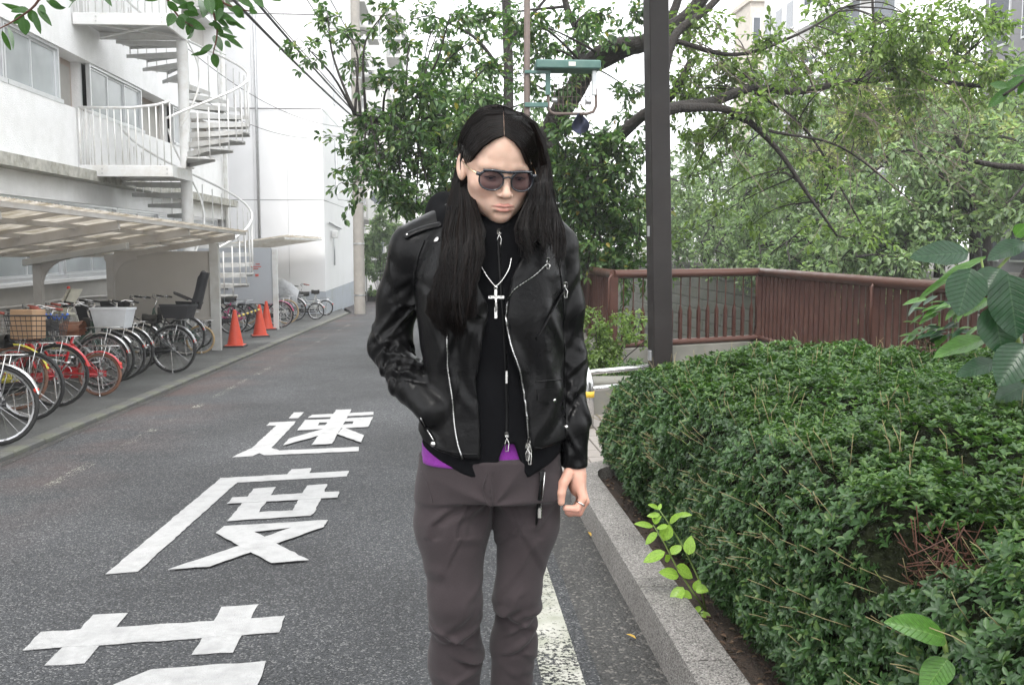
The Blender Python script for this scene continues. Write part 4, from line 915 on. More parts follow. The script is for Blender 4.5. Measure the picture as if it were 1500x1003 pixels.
# stainless bollard loop with yellow band, and pipes on a low block behind
bl = thing('bollard_loop', 'bent stainless steel barrier loop with a yellow band', 'barrier', (1.32, 8.6, gz(8.6)))
z = gz(8.6); MB().tube([(1.27, 8.6, z), (1.27, 8.6, z + .3), (1.27, 8.6, z + .42), (1.24, 8.62, z + .54), (1.16, 8.75, z + .62), (1.05, 8.95, z + .62), (.98, 9.05, z + .55), (.96, 9.1, z + .4), (.96, 9.1, z)], .052, 14).build('loop', 'steel_pipe', bl, True)
MB().tube([(1.27, 8.6, z + .30), (1.27, 8.6, z + .355)], .054, 14).build('yellow_band', 'yellow_tape', bl, True)
for dz in (.5, .34): MB().tube([(1.25, 8.75, z + dz), (2.1, 9.3, z + dz)], .025, 8).build('cross_pipe', 'steel_pipe', bl, True)
lb = MB().cbox(1.05, 2.2, 9.4, 9.75, gz(9.5) - .02, gz(9.5) + .36, .02).build('stone_block', 'canal_concrete'); tag(lb, 'low dark stone block behind the stainless barrier loop', 'stone')

# green metal hood with bent tube frame on a thin pole
sg = thing('lamp_bracket', 'green metal hood and bent tube frame on a thin pole before the trees', 'bracket', (1.05, 12.7, gz(12.7)))
P_ = lambda x, y, dy=0: D(x, y, 12.7 + dy)
MB().tube([(P_(772, 60).x, 12.7, gz(12.7)), (P_(772, 60).x, 12.7, 5.4)], .042, 10).build('pole', 'rust', sg, True)
a, b_ = P_(784, 90), P_(878, 104); MB().cbox(a.x, b_.x, 12.55, 12.95, b_.z, a.z, .015).build('hood', 'sign_green', sg)
for (x0, y0, x1, y1) in ((768, 104, 802, 109), (768, 151, 802, 158)):
    a, b_ = P_(x0, y0), P_(x1, y1); MB().cbox(a.x, b_.x, 12.64, 12.70, b_.z, a.z, .004).build('arm', 'sign_green', sg)
for x0, x1 in ((799, 806), (867, 873)):
    a, b_ = P_(x0, 104), P_(x1, 140); MB().cbox(a.x, b_.x, 12.66, 12.72, b_.z, a.z - .001, .004).build('upright', 'sign_green' if x0 < 850 else 'galv', sg)
MB().tube([P_(803, 125), P_(803, 158), P_(806, 164), P_(812, 167), P_(860, 167), P_(869, 164), P_(873, 156), P_(873, 130)], .022, 8).build('tube_frame', 'rust', sg, True)
for x in np.linspace(812, 864, 9): MB().tube([P_(x, 114, .1), P_(x, 160, .1)], .006, 4).build('wire', 'rust', sg)
for y in (114, 128, 142, 153): MB().tube([P_(806, y, .1), P_(868, y, .1)], .005, 4).build('wire', 'rust', sg)
for x, y in ((812, 147), (862, 149)): MB().tube([P_(x - 4, y), P_(x + 4, y)], .03, 8).build('clamp', 'galv', sg, True)
a, b_ = P_(831, 94), P_(841, 100); MB().box(a.x, b_.x, 12.543, 12.5495, b_.z, a.z).build('sticker', 'sticker', sg)
rg = MB(); rows = []
for i in range(10):
    u = i / 9; rows.append([P_(850 + k * (3 + 9 * math.sin(u * 2.6)) + 3 * math.sin(k * 5 + u * 3), 166 + 34 * u * (1 - .25 * abs(k)), .06 * math.sin(3 * k + 5 * u)) for k in np.linspace(-1, 1, 9)])
rg.grid(rows); rg.grid([[p + V((0, .012, 0)) for p in r_[::-1]] for r_ in rows]); o = rg.build('rag', 'blue_rag', None, True); tag(o, 'dark blue rag hanging from the bent tube frame', 'rag')

# ================================================================== clipped hedge
hg = thing('hedge', 'clipped evergreen hedge filling the planter bed with pale cut twigs', 'hedge', (2.6, 3, gz(3)))
HX0, HX1, HY0, HY1 = .99, 4.45, .3, 6.5
def hh(x, y):
    t_ = min(1, max(0, (x - 1.0) / 1.0)); return .75 + .20 * t_ * t_ * (3 - 2 * t_) + .05 * noise.noise((x * 1.7, y * 1.7, 0)) + .03 * noise.noise((x * 5, y * 5, 3))
GAP = D(1352, 795, 2.40); 
def hsurf(u, v_):                          # u 0..1 from the kerb foot up over the top, v along y
    y = HY0 + (HY1 - HY0) * v_
    # profile with a rounded shoulder; far end rounds off too
    e = min(1, max(0, (HY1 - y) / .5)); top = lambda x: gz(y) + hh(x, y) * (.72 + .28 * math.sqrt(1 - (1 - e) ** 2))
    xf = HX0 + .06 + .07 * noise.noise((0, y * 1.6, 2)) + .10 * (1 - math.sqrt(1 - (1 - e) ** 2))
    if u < .25: q = u / .25; z0 = gz(y) + .10; z1 = top(xf + .36) - .26; p = V((xf + .05 * (1 - q) - .05 * math.sin(PI * q), y, z0 + (z1 - z0) * q))
    elif u < .36: a_ = (u - .25) / .11 * PI / 2; p = V((xf + .36 * (1 - math.cos(a_)), y, top(xf + .36) - .26 + .26 * math.sin(a_)))
    else: q = (u - .36) / .64; x = xf + .36 + (HX1 - xf - .36) * q; p = V((x, y, top(x)))
    nz = noise.noise((p.x * 3.1, p.y * 3.1, p.z * 3.1)) * .05 + noise.noise((p.x * 9, p.y * 9, p.z * 9)) * .045
    n_ = V((-1, 0, .1)) if u < .25 else V((-math.cos((u - .25) / .11 * PI / 2), 0, math.sin((u - .25) / .11 * PI / 2))) if u < .36 else V((0, 0, 1))
    gd = (p - GAP).length
    if gd < .26: nz -= .24 * (1 - (gd / .26) ** 2)
    return p + n_ * nz, n_
NU, NV = 70, 130
SURF = [[hsurf(i / NU, j / NV) for j in range(NV + 1)] for i in range(NU + 1)]
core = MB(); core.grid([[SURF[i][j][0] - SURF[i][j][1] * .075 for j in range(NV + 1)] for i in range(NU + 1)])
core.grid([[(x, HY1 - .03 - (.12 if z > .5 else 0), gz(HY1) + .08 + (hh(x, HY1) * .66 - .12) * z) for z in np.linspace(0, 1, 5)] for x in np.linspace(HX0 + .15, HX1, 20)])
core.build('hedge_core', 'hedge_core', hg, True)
P, N_ = [], []
def bil(u, v_):
    a = u * NU; b_ = v_ * NV; i = min(NU - 1, int(a)); j = min(NV - 1, int(b_)); fa, fb = a - i, b_ - j
    p = (SURF[i][j][0] * (1 - fa) + SURF[i + 1][j][0] * fa) * (1 - fb) + (SURF[i][j + 1][0] * (1 - fa) + SURF[i + 1][j + 1][0] * fa) * fb
    return p, SURF[i][j][1]
Nsh = 36000; k_ = 0
while k_ < Nsh:
    v_ = random.random() ** 1.0; u = .34 + .66 * random.random() if random.random() < .6 else random.random() * .4
    p, n_ = bil(u, v_)
    # drop far-right shoots that nobody sees, thin out the distant ones
    if p.x - .62 * p.y > 1.2 and random.random() < .9: k_ += .3; continue
    k_ += 1
    if (p - GAP + n_ * 0).length < .20 and random.random() < .93: continue
    P.append(p); N_.append(n_)
# far end face
for i in range(900):
    x = random.uniform(HX0 + .1, 2.6); z = random.uniform(.1, .6); P.append(V((x, HY1 + random.uniform(-.06, .04) - (z > .5) * .08, gz(HY1) + z))); N_.append(V((-.2, 1, .2)))
P = np.array(P); N_ = np.array(N_); n_s = len(P)
sd_ = N_ * .8 + unit_rand(n_s) * .55 + np.array([0, 0, .35]); sd_ /= np.linalg.norm(sd_, axis=1, keepdims=True)
P = P + N_ * RNG.uniform(-.075, .012, (n_s, 1))
K = 6; pos, dr, nr, szs = [], [], [], []
ax1 = np.cross(sd_, unit_rand(n_s)); ax1 /= np.linalg.norm(ax1, axis=1, keepdims=True); ax2 = np.cross(sd_, ax1)
size0 = RNG.uniform(.017, .033, n_s) * np.where(P[:, 1] > 4.5, 1.15, 1.0)
for k in range(K):
    a_ = 2 * PI * k / K + RNG.uniform(-.4, .4, n_s); rad = ax1 * np.cos(a_)[:, None] + ax2 * np.sin(a_)[:, None]; lift = RNG.uniform(.15, .75, (n_s, 1))
    pos.append(P - sd_ * RNG.uniform(0, .018, (n_s, 1))); dr.append(rad + sd_ * lift); nr.append(sd_ * 1.0 - rad * lift * .8 + unit_rand(n_s) * .15); szs.append(size0 * RNG.uniform(.75, 1.15, n_s))
pos, dr, nr, szs = map(np.concatenate, (pos, dr, nr, szs))
ontop = np.tile(N_[:, 2] > .9, K)
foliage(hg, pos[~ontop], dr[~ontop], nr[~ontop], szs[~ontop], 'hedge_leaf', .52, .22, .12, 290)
foliage(hg, pos[ontop], dr[ontop], nr[ontop], szs[ontop], 'hedge_leaf_lit_top', .52, .22, .12, 0)
# pale cut twigs poking out
tw = [MB().tube([(0, 0, 0), (.006 * s_, .004, .5), (.0, .012 * s_, 1)], [.022, .02, .018], 5) for s_ in (-1, 1, 2)]
tw = [t_.build('twig', m_, None, True, off=(0, 0, 0)) for t_, m_ in zip(tw, ('twig_tan', 'twig_tan', 'stem_green'))]; used = [0, 0, 0]
for i in range(420):
    u = random.uniform(.16, .95) if i % 3 else random.uniform(.1, .4); v_ = random.random(); p, n_ = bil(u, v_)
    if p.x - .62 * p.y > 1.15: continue
    k = random.choice((0, 0, 1, 1, 2)); ob = tw[k] if not used[k] else tw[k].copy()
    if used[k]: COL.objects.link(ob)
    used[k] = 1; d = (n_ * 1.0 + V((random.uniform(-.6, .6), random.uniform(-.6, .6), .5))).normalized(); L_ = random.uniform(.05, .13)
    ob.parent = hg; q = d.to_track_quat('Z', 'Y'); m4 = Matrix.Translation(p - n_ * .03 - parent_origin(hg)) @ q.to_matrix().to_4x4() @ Matrix.Diagonal((.06, .06, L_, 1)); ob.matrix_local = m4
xt = MB()
for i in range(330):
    u = random.uniform(.12, .95) if i % 2 else random.uniform(.1, .4); p, n_ = bil(u, random.random())
    if p.x - .62 * p.y > 1.15: continue
    d = (n_ + V((random.uniform(-.7, .7), random.uniform(-.7, .7), .4))).normalized(); L_ = random.uniform(.04, .11); q = V((random.uniform(-.02, .02), random.uniform(-.02, .02), .01))
    xt.tube([p - n_ * .03, p + d * L_ * .5 + q * .5, p + d * L_], [.0015, .0013, .0011], 4)
xt.build('cut_twigs', 'twig_tan', hg, True, kind='stuff')
gp = MB()
for i in range(110):
    a = GAP + V((random.uniform(.0, .24), random.uniform(-.16, .2), random.uniform(-.22, .0))); d = V((random.uniform(-.7, .3), random.uniform(-.6, .6), random.uniform(-.3, .9))).normalized()
    gp.tube([a - d * .12, a, a + d * random.uniform(.04, .09) + V((0, 0, random.uniform(-.02, .02)))], .0017, 4)
gp.build('bare_twigs', 'twig_red', hg, True, kind='stuff')
# leaf litter on the soil strip
lt = thing('leaf_litter', 'brown dry leaf litter on the soil between kerb and hedge', 'leaf litter', (1, 3, gz(3) + .08))
n_ = 900; y_ = RNG.uniform(.8, 6.2, n_); x_ = RNG.uniform(.94, 1.22, n_); z_ = np.array([gz(v_) for v_ in y_]) + .08 + RNG.uniform(0, .012, n_)
leaf_mat('dry_leaf', [(0, (.05, .03, .02)), (.6, (.11, .065, .04)), (1, (.2, .14, .09))], .05, .8)
foliage(lt, np.stack([x_, y_, z_], 1), unit_rand(n_) * [1, 1, .2], unit_rand(n_) * .5 + [0, 0, 1], RNG.uniform(.012, .035, n_), 'dry_leaf', .5, .3, .1); lt['kind'] = 'stuff'
bpy.data.objects['leaf_litter'].pop('category', None) if False else None
# a few fallen leaves in the gutter
for (px, py, lab) in ((806, 798, 'small yellow fallen leaf at the tip of the worn edge line'), (932, 935, 'yellow brown fallen leaf lying in the gutter'), (866, 785, 'reddish fallen leaf in the gutter beside the granite kerb')):
    p = G(px, py, .008); o = MB(); vs, q = leaf_arrays([[p.x, p.y, p.z]], [[random.uniform(-1, 1), .5, .1]], [[.2, 0, 1]], [.045], .5, .3, -.1); o.add(vs.tolist(), q.tolist())
    o = o.build('fallen_leaf', 'fallen_leaf' if 'fallen_leaf' in MATS else M('fallen_leaf', (.42, .27, .05), .7)); tag(o, lab, 'leaf')

# lime green seedling by the kerb
wb_ = G(1033, 897, .085); wd = thing('seedling', 'lime green leafy seedling leaning over the granite kerb', 'plant', wb_)
Q = lambda x, y, dy=0.: D(900 + x / 4.776, 720 + y / 4.776, wb_.y + dy)
st1 = [Q(640, 830), Q(560, 720, -.01), Q(430, 520, -.03), Q(350, 360, -.04), Q(270, 230, -.05)]; st2 = [Q(640, 830), Q(590, 610, .02), Q(500, 420, .02), Q(400, 250, .03), Q(310, 120, .02)]
for s_ in (st1, st2): MB().tube(s_, [.005, .004, .0035, .003, .002], 6).build('stem', 'stem_green', wd, True)
vw = lambda p: (cam.location - p).normalized()
for (bx, by, tx, ty, wd_, f_) in ((270, 240, 150, 215, 55, .1), (310, 120, 240, 85, 40, .3), (312, 125, 325, 80, 25, .2), (320, 160, 228, 165, 45, .1), (300, 285, 212, 365, 60, .2), (385, 230, 340, 345, 100, .3), (375, 240, 290, 250, 45, .1), (355, 420, 198, 485, 85, .15), (360, 440, 385, 495, 50, .2), (400, 440, 465, 365, 75, .3), (385, 215, 465, 150, 60, .2), (430, 170, 535, 155, 50, .3), (520, 440, 535, 308, 88, .2), (430, 520, 558, 598, 100, .2), (450, 590, 315, 555, 95, .25), (480, 665, 395, 788, 95, .3), (470, 700, 545, 740, 60, .2), (560, 690, 600, 615, 60, .2), (570, 680, 655, 690, 85, .3), (610, 820, 548, 830, 55, .2), (625, 830, 590, 955, 70, .2), (625, 835, 668, 925, 60, .2), (280, 220, 265, 180, 16, .1), (278, 222, 325, 170, 40, .2)):
    a = Q(bx, by, random.uniform(-.05, .02)); b_ = Q(tx, ty, random.uniform(-.06, .0)); fleaf(wd, a, b_, wd_ / 4.776 * wb_.y / F, vw(a) * .8 + V((random.uniform(-.3, .3), 0, .6)), 'lime_big', .10, f_, n=8, m=5)

# large leaved shrub at the right edge
sb_ = V((2.12, 3.55, gz(3.5) + .2)); bs = thing('large_leaf_shrub', 'shrub with large dark veined leaves growing out of the hedge', 'shrub', sb_)
Q = lambda x, y, dy=0.: D(1320 + x / 3.583, 340 + y / 3.583, 3.45 + dy)
stem = [sb_ + V((0, 0, -.1)), Q(600, 900, .1), Q(620, 600, .1), Q(560, 330, .08), Q(500, 200, .06), Q(640, 50, .1)]
MB().tube(stem, [.012, .011, .010, .009, .007, .006], 8).build('stem', 'stem_green', bs, True); MB().tube([Q(610, 700, .1), Q(500, 450, .05), Q(470, 380, .02), Q(420, 140, .04)], [.009, .008, .006, .004], 7).build('stem', 'stem_green', bs, True)
for (bx, by, tx, ty, wd_, f_, dz, mt, up_) in ((355, 110, 58, 120, 150, .25, -.02, 'big_leaf', .5), (650, 55, 458, 135, 120, .3, .04, 'big_leaf', .6), (445, 130, 85, 330, 70, .5, .06, 'big_leaf_light', 1.6), (370, 190, 300, 435, 205, .25, -.08, 'big_leaf', .2), (520, 190, 430, 330, 170, .3, -.03, 'big_leaf', .35), (560, 220, 610, 560, 235, .2, -.10, 'big_leaf', .2), (480, 380, 540, 650, 210, .3, -.04, 'big_leaf', .15), (660, 590, 510, 800, 210, .2, -.12, 'big_leaf', .25), (440, 560, 175, 640, 120, .35, .05, 'big_leaf_light', .8), (500, 680, 295, 745, 110, .3, .0, 'big_leaf', .5), (650, 800, 500, 880, 130, .3, -.05, 'big_leaf', .4), (470, 350, 330, 430, 80, .4, .08, 'big_leaf_light', 1.2), (640, 560, 560, 520, 90, .3, .1, 'big_leaf', .5), (700, 260, 760, 520, 220, .2, -.05, 'big_leaf', .3), (700, 640, 780, 800, 200, .2, .0, 'big_leaf', .3), (600, 20, 660, -40, 80, .3, .05, 'big_leaf_light', .5)):
    a = Q(bx, by, .04 + dz); b_ = Q(tx, ty, dz); fleaf(bs, a, b_, wd_ / 3.583 * 3.45 / F, vw(a) * 1.0 + V((random.uniform(-.2, .2), 0, up_)), mt, .08, f_, wav=.012)
s3 = thing('shrub', 'light green narrow leaved shrub with a dried flower head beside the large leaves', 'shrub', (2.75, 5.3, gz(5.3) + .2))
Q = lambda x, y, dy=0.: D(1320 + x / 3.583, 340 + y / 3.583, 5.3 + dy)
for q in ((120, 560), (200, 420), (300, 400)): MB().tube([V((2.75, 5.3, gz(5.3) + .1)), Q(200, 800), Q(*q)], .006, 6).build('stem', 'stem_green', s3, True)
for i in range(46):
    bx, by = random.uniform(100, 420), random.uniform(330, 560); an = random.uniform(2.4, 3.9); L_ = random.uniform(70, 150)
    a = Q(bx, by, random.uniform(-.15, .15)); b_ = Q(bx + L_ * math.cos(an), by - L_ * math.sin(an) * .6 + 20, random.uniform(-.2, .1)); fleaf(s3, a, b_, random.uniform(28, 50) / 3.583 * 5.3 / F, vw(a) * .5 + V((random.uniform(-.4, .4), 0, 1)), 'big_leaf_light' if i % 3 else 'big_leaf', .1, .3, n=7, m=5)
fl = MB()
for i in range(90): p = Q(random.gauss(130, 28), random.gauss(600, 45), random.uniform(-.08, .05)); fl.ball(p, random.uniform(.006, .012), 5, 4)
fl.build('dried_flower', M('dried_flower', (.13, .085, .06), .9, var=.4, scale=60), s3, True, kind='stuff')
# broad leaf weed low in the hedge front
w3 = thing('broad_leaf_weed', 'broad green leaves pushing out low in the hedge front', 'plant', (1.12, 2.05, gz(2.05) + .08))
Q = lambda x, y, dy=0.: D(x, y, 1.98 + dy)
MB().tube([V((1.12, 2.05, gz(2.05) + .08)), Q(1392, 1000, .03), Q(1388, 960), Q(1380, 930)], .006, 6).build('stem', 'stem_green', w3, True)
for (bx, by, tx, ty, wd_, mt) in ((1385, 935, 1305, 906, 46, 'big_leaf_light'), (1388, 965, 1352, 1012, 44, 'big_leaf_light'), (1392, 985, 1470, 1005, 60, 'big_leaf'), (1390, 970, 1420, 1050, 60, 'big_leaf')):
    a = Q(bx, by, -.05); fleaf(w3, a, Q(tx, ty, -.12), wd_ * 1.98 / F, vw(a) + V((0, 0, .5)), mt, .1, .3)
# ================================================================== trees
def limb_mesh(mb, pts, r0, r1, n=8, wob=.0):
    c = curve(pts); m_ = len(c); out = []
    for i, p in enumerate(c):
        k = .06 * r0 * 3 + wob; out.append(p + V((noise.noise(p * 1.7), noise.noise(p * 1.7 + V((9, 0, 0))), noise.noise(p * 1.7 + V((0, 9, 0))))) * k)
    mb.tube(out, [r0 + (r1 - r0) * (i / (m_ - 1)) ** .8 for i in range(m_)], n); return out
def leafy(center, R, ntw, nl, size, droop=.25, flat=.8, dens=1.0):
    """twigs radiating from a clump centre: returns twig segments and leaf arrays"""
    c = np.array(center); st = c + unit_rand(ntw) * RNG.uniform(0, .55, (ntw, 1)) * R * [1, 1, flat]
    d = unit_rand(ntw) * [1, 1, .7] + (st - c) / R * .8; d /= np.linalg.norm(d, axis=1, keepdims=True) + 1e-9
    L_ = RNG.uniform(.35, .75, (ntw, 1)) * R
    tt = RNG.uniform(.05, 1.05, (ntw, nl, 1)); p = st[:, None, :] + d[:, None, :] * L_[:, None, :] * tt; p[..., 2] -= droop * (tt[..., 0] ** 2) * L_
    side = unit_rand(ntw * nl).reshape(ntw, nl, 3); ld = d[:, None, :] * .6 + side * .8; ld[..., 2] -= .35
    ln = unit_rand(ntw * nl).reshape(ntw, nl, 3) * .55 + np.array([0, 0, 1.]); p = p + side * .02
    segs = [(st[i], st[i] + d[i] * L_[i] * .5 - [0, 0, droop * .25 * L_[i, 0]], st[i] + d[i] * L_[i] - [0, 0, droop * L_[i, 0]]) for i in range(ntw)]
    return segs, p.reshape(-1, 3), ld.reshape(-1, 3), ln.reshape(-1, 3), RNG.uniform(.7, 1.2, ntw * nl) * size
def tree(label, base, limbs, clumps, mat, size, ntw=14, nl=11, singles=0, twig_r=.006, group=None, bark='bark', wid=.52, twigs=True, link_r=.028):
    """limbs: (points, r0, r1); clumps: (center, R, density)"""
    t_ = thing('tree', label, 'tree', base, group)
    lm = [limb_mesh(tr_ := MB(), p, r0, r1, 10 if r0 > .08 else 7) and (tr_, p, r0) for p, r0, r1 in limbs]
    allp = []
    for k, (mb, p, r0) in enumerate(lm):
        mb.build('trunk' if k == 0 else 'limb', bark, t_, True); allp += curve(p)
    A = np.array([tuple(p) for p in allp])
    br = MB(); tw_ = MB(); LP, LD, LN, LS = [], [], [], []
    for c, R, dn in clumps:
        c = np.array(c); j = int(np.argmin(((A - c) ** 2).sum(1) + np.maximum(0, A[:, 2] - c[2]) * .3)); a = V(A[j]); b_ = V(c)
        if link_r and (b_ - a).length > .15:
            m_ = a.lerp(b_, .5) + V((random.uniform(-.2, .2), random.uniform(-.2, .2), random.uniform(.0, .35))) * (b_ - a).length * .5
            limb_mesh(br, [a, m_, b_], link_r, link_r * .35, 6)
        sg, p, d, n, s_ = leafy(c, R, max(2, int(ntw * dn)), nl, size)
        if twigs:
            for q in sg: tw_.tube([b_.lerp(V(q[0]), .4), q[0], q[1], q[2]], [twig_r * 1.3, twig_r, twig_r * .8, twig_r * .4], 3, caps=False)
        LP.append(p); LD.append(d); LN.append(n); LS.append(s_)
    if br.v: br.build('branches', bark, t_, True, kind='stuff')
    if tw_.v: tw_.build('twigs', bark, t_, False, kind='stuff')
    foliage(t_, np.concatenate(LP), np.concatenate(LD), np.concatenate(LN), np.concatenate(LS), mat, wid, .2, .18, singles, 'crown')
    return t_
def jit(lst, Yr, Rr, dn=1.0): return [(D(x, y, random.uniform(*Yr)), random.uniform(*Rr), dn) for x, y in lst]
# --- leaning cherry by the canal: leaves left of and behind the man, limbs over the water
cb_ = V((1.75, 17.6, gz(17.6)))
limbsA = [([cb_ + V((0, 0, -.1)), D(757, 300, 17.4), D(800, 205, 17.2), D(845, 125, 16.8), D(880, 80, 16.4), D(945, 62, 15.8), D(1010, 20, 15.2), D(1060, -40, 15)], .27, .10),
          ([D(800, 205, 17.2), D(848, 262, 16.6), D(880, 225, 16.0), D(938, 172, 15.4), D(985, 140, 15), D(1010, 90, 14.8)], .17, .05),
          ([D(860, 100, 16.6), D(905, 82, 16.2), D(960, 55, 16), D(990, 10, 16), D(1000, -60, 16)], .12, .06),
          ([D(757, 300, 17.4), D(700, 250, 17), D(640, 205, 16.6), D(570, 180, 16.2), D(520, 168, 16)], .09, .02),
          ([D(845, 125, 16.8), D(850, 60, 17), D(830, 10, 17), D(820, -60, 17)], .10, .04)]
lA = [(540, 215), (572, 165), (602, 232), (560, 262), (640, 205), (620, 140), (655, 285), (580, 118), (690, 140), (585, 205), (630, 250), (545, 178), (660, 240), (610, 300), (690, 230), (650, 170), (600, 180), (575, 235), (530, 245), (625, 180), (555, 210), (680, 180), (640, 320), (590, 280), (670, 310), (610, 120)]
lA2 = [(600, 62), (655, 95), (690, 60), (700, 30), (560, 22), (660, 20), (720, 90), (505, 45), (640, 50), (520, 85), (480, 20), (450, 70)]
lB = [(830, 230), (860, 275), (905, 255), (850, 322), (900, 330), (925, 292), (830, 352), (890, 372), (822, 185), (932, 225), (872, 205), (935, 350), (845, 300), (880, 345), (915, 380), (930, 390), (870, 250), (820, 290), (840, 380), (900, 300), (810, 250), (860, 390), (835, 265), (880, 300), (905, 220), (865, 360), (925, 330), (815, 330), (850, 235)]
lC = [(800, 40), (850, 30), (905, 65), (770, 115), (830, 125), (915, 125), (760, 30), (790, 80), (880, 20), (930, 20), (920, 170), (860, 60)]
lD = [(1010, 60), (1050, 95), (1000, 112), (1080, 122), (1030, 30), (1125, 60), (1165, 100), (1205, 62), (1245, 130), (1285, 82), (1335, 60), (1385, 100), (1430, 62), (1300, 30), (1400, 22), (1180, 165), (1262, 170), (1345, 110), (1220, 20), (1330, 150), (1420, 150), (1100, 165), (1010, 145), (1440, 110), (1370, 40), (1250, 60), (1310, 100), (1060, 190), (1010, 200), (1460, 30)]
lE = [(1010, 260), (1080, 240), (1040, 300), (1130, 260), (1200, 330), (1160, 300), (1230, 250), (1010, 340), (1100, 330), (1250, 350), (1300, 330), (1180, 230)]
tree('leaning cherry tree with dark limbs reaching over the canal', cb_, limbsA,
     jit(lA, (14.6, 16.5), (.55, .85)) + jit(lA2, (15, 17), (.45, .7), .5) + jit(lB, (15, 16.5), (.55, .85)) + jit(lC, (15.5, 17.5), (.5, .8), .75),
     'cherry_leaf', .125, 16, 12, 280)
lb0 = V((2.82, 12.8, gz(12.8)))
lD2 = [(x + random.uniform(-25, 25), y + random.uniform(-18, 18)) for x, y in lD]
limbsB = [([lb0, D(968, 380, 12.8), D(966, 250, 12.9), D(962, 175, 13), D(990, 158, 13.4), D(1040, 150, 13.8), D(1100, 131, 14.2), D(1170, 134, 14.6), D(1240, 122, 14.8), D(1330, 116, 15), D(1440, 128, 15.2)], .13, .035),
          ([D(990, 158, 13.4), D(1068, 162, 13.6), D(1128, 207, 13.6), D(1183, 284, 13.6), D(1225, 345, 13.6)], .075, .015), ([D(1268, 120, 14.9), D(1276, 95, 15), D(1281, 60, 15), D(1278, 0, 15)], .06, .02),
          ([D(962, 175, 13), D(985, 60, 13.2), D(1040, 10, 13.4), D(1100, -60, 13.6)], .08, .04), ([D(985, 60, 13.2), D(1080, 80, 13.6), D(1170, 50, 14), D(1240, 10, 14.2)], .04, .012), ([D(1040, 150, 13.8), D(1120, 190, 13.9), D(1230, 215, 14), D(1330, 290, 14)], .035, .01), ([D(1100, 131, 14.2), D(1180, 190, 14.2), D(1240, 290, 14.2), D(1290, 380, 14.2)], .03, .008), ([D(1330, 116, 15), D(1400, 90, 15), D(1460, 40, 15.2)], .03, .01)]
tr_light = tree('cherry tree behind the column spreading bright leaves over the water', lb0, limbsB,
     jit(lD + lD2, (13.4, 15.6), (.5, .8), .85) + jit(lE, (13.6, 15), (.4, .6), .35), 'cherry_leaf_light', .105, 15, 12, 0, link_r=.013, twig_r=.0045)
# drooping pale twigs over the canal
dt = MB()
for i in range(110):
    x, y = random.uniform(985, 1400), random.uniform(30, 230); Yd = random.uniform(13.4, 15.2); an = random.gauss(.75, .55); L_ = random.uniform(40, 190); P_ = [D(x, y, Yd)]; cx_, cy_ = x, y
    for k in range(4):
        an += random.gauss(.05, .22); cx_ += L_ / 4 * math.cos(an); cy_ += L_ / 4 * math.sin(an); P_.append(D(cx_, cy_, Yd - .08 * k + random.uniform(-.1, .1)))
    r_ = random.uniform(.004, .009); c_ = curve(P_, 4); dt.tube(c_, [r_ * (1 - .75 * k / len(c_)) for k in range(len(c_))], 4, caps=False)
    for j in range(3):
        q = c_[random.randrange(3, len(c_) - 2)]; e = V((random.uniform(-.35, .5), random.uniform(-.2, .2), random.uniform(-.4, .2))); dt.tube([q, q + e * .5 + V((0, 0, .03)), q + e], [r_ * .5, r_ * .4, r_ * .2], 3, caps=False)
dt.build('bare_twigs', 'twig_grey', tr_light, True, kind='stuff')
# --- upright tree behind with a dark straight trunk
tb = V((2.0, 22, gz(22)))
tree('upright tree with a straight dark trunk behind the man', tb, [([tb, D(748, 250, 22), D(745, 120, 22), D(742, 0, 22), D(745, -150, 22)], .15, .09), ([D(745, 120, 22), D(700, 60, 21.6), D(650, 30, 21.3)], .06, .02), ([D(744, 60, 22), D(790, 10, 22), D(830, -40, 22)], .06, .02)],
     jit([(690, 200), (720, 150), (650, 130), (770, 150), (700, 100), (740, 60), (780, 70), (650, 60), (700, 20), (790, 20), (620, 100), (600, 30), (830, 60), (720, 240), (660, 300), (700, 290), (640, 330), (680, 350), (620, 290)], (20.5, 23.5), (.8, 1.3), .8), 'cherry_leaf', .15, 16, 11, 0)
# --- trees further down the road
for k, (px, py, Y_, lab, sp) in enumerate(((715, 190, 38, 'roadside tree far behind the man above the bend', 3.0), (706, 240, 54, 'taller roadside tree behind the straight trunk', 3.6), (850, 300, 34, 'bushy tree behind the green hood', 2.6))):
    c0 = D(px, py, Y_); tb = V((c0.x, Y_, gz(Y_)))
    cl_ = [(c0 + V(tuple(unit_rand(1)[0] * [sp, sp, sp * .8] * random.uniform(.3, 1))), random.uniform(.9, 1.4), 1) for i in range(26)]
    tree(lab, tb, [([tb, tb.lerp(c0, .5), c0, c0 + V((.2, 0, 1.5))], .18, .06)], cl_, 'bank_leaf', .20, 15, 10, 0, twigs=False, link_r=.04, group='background trees')
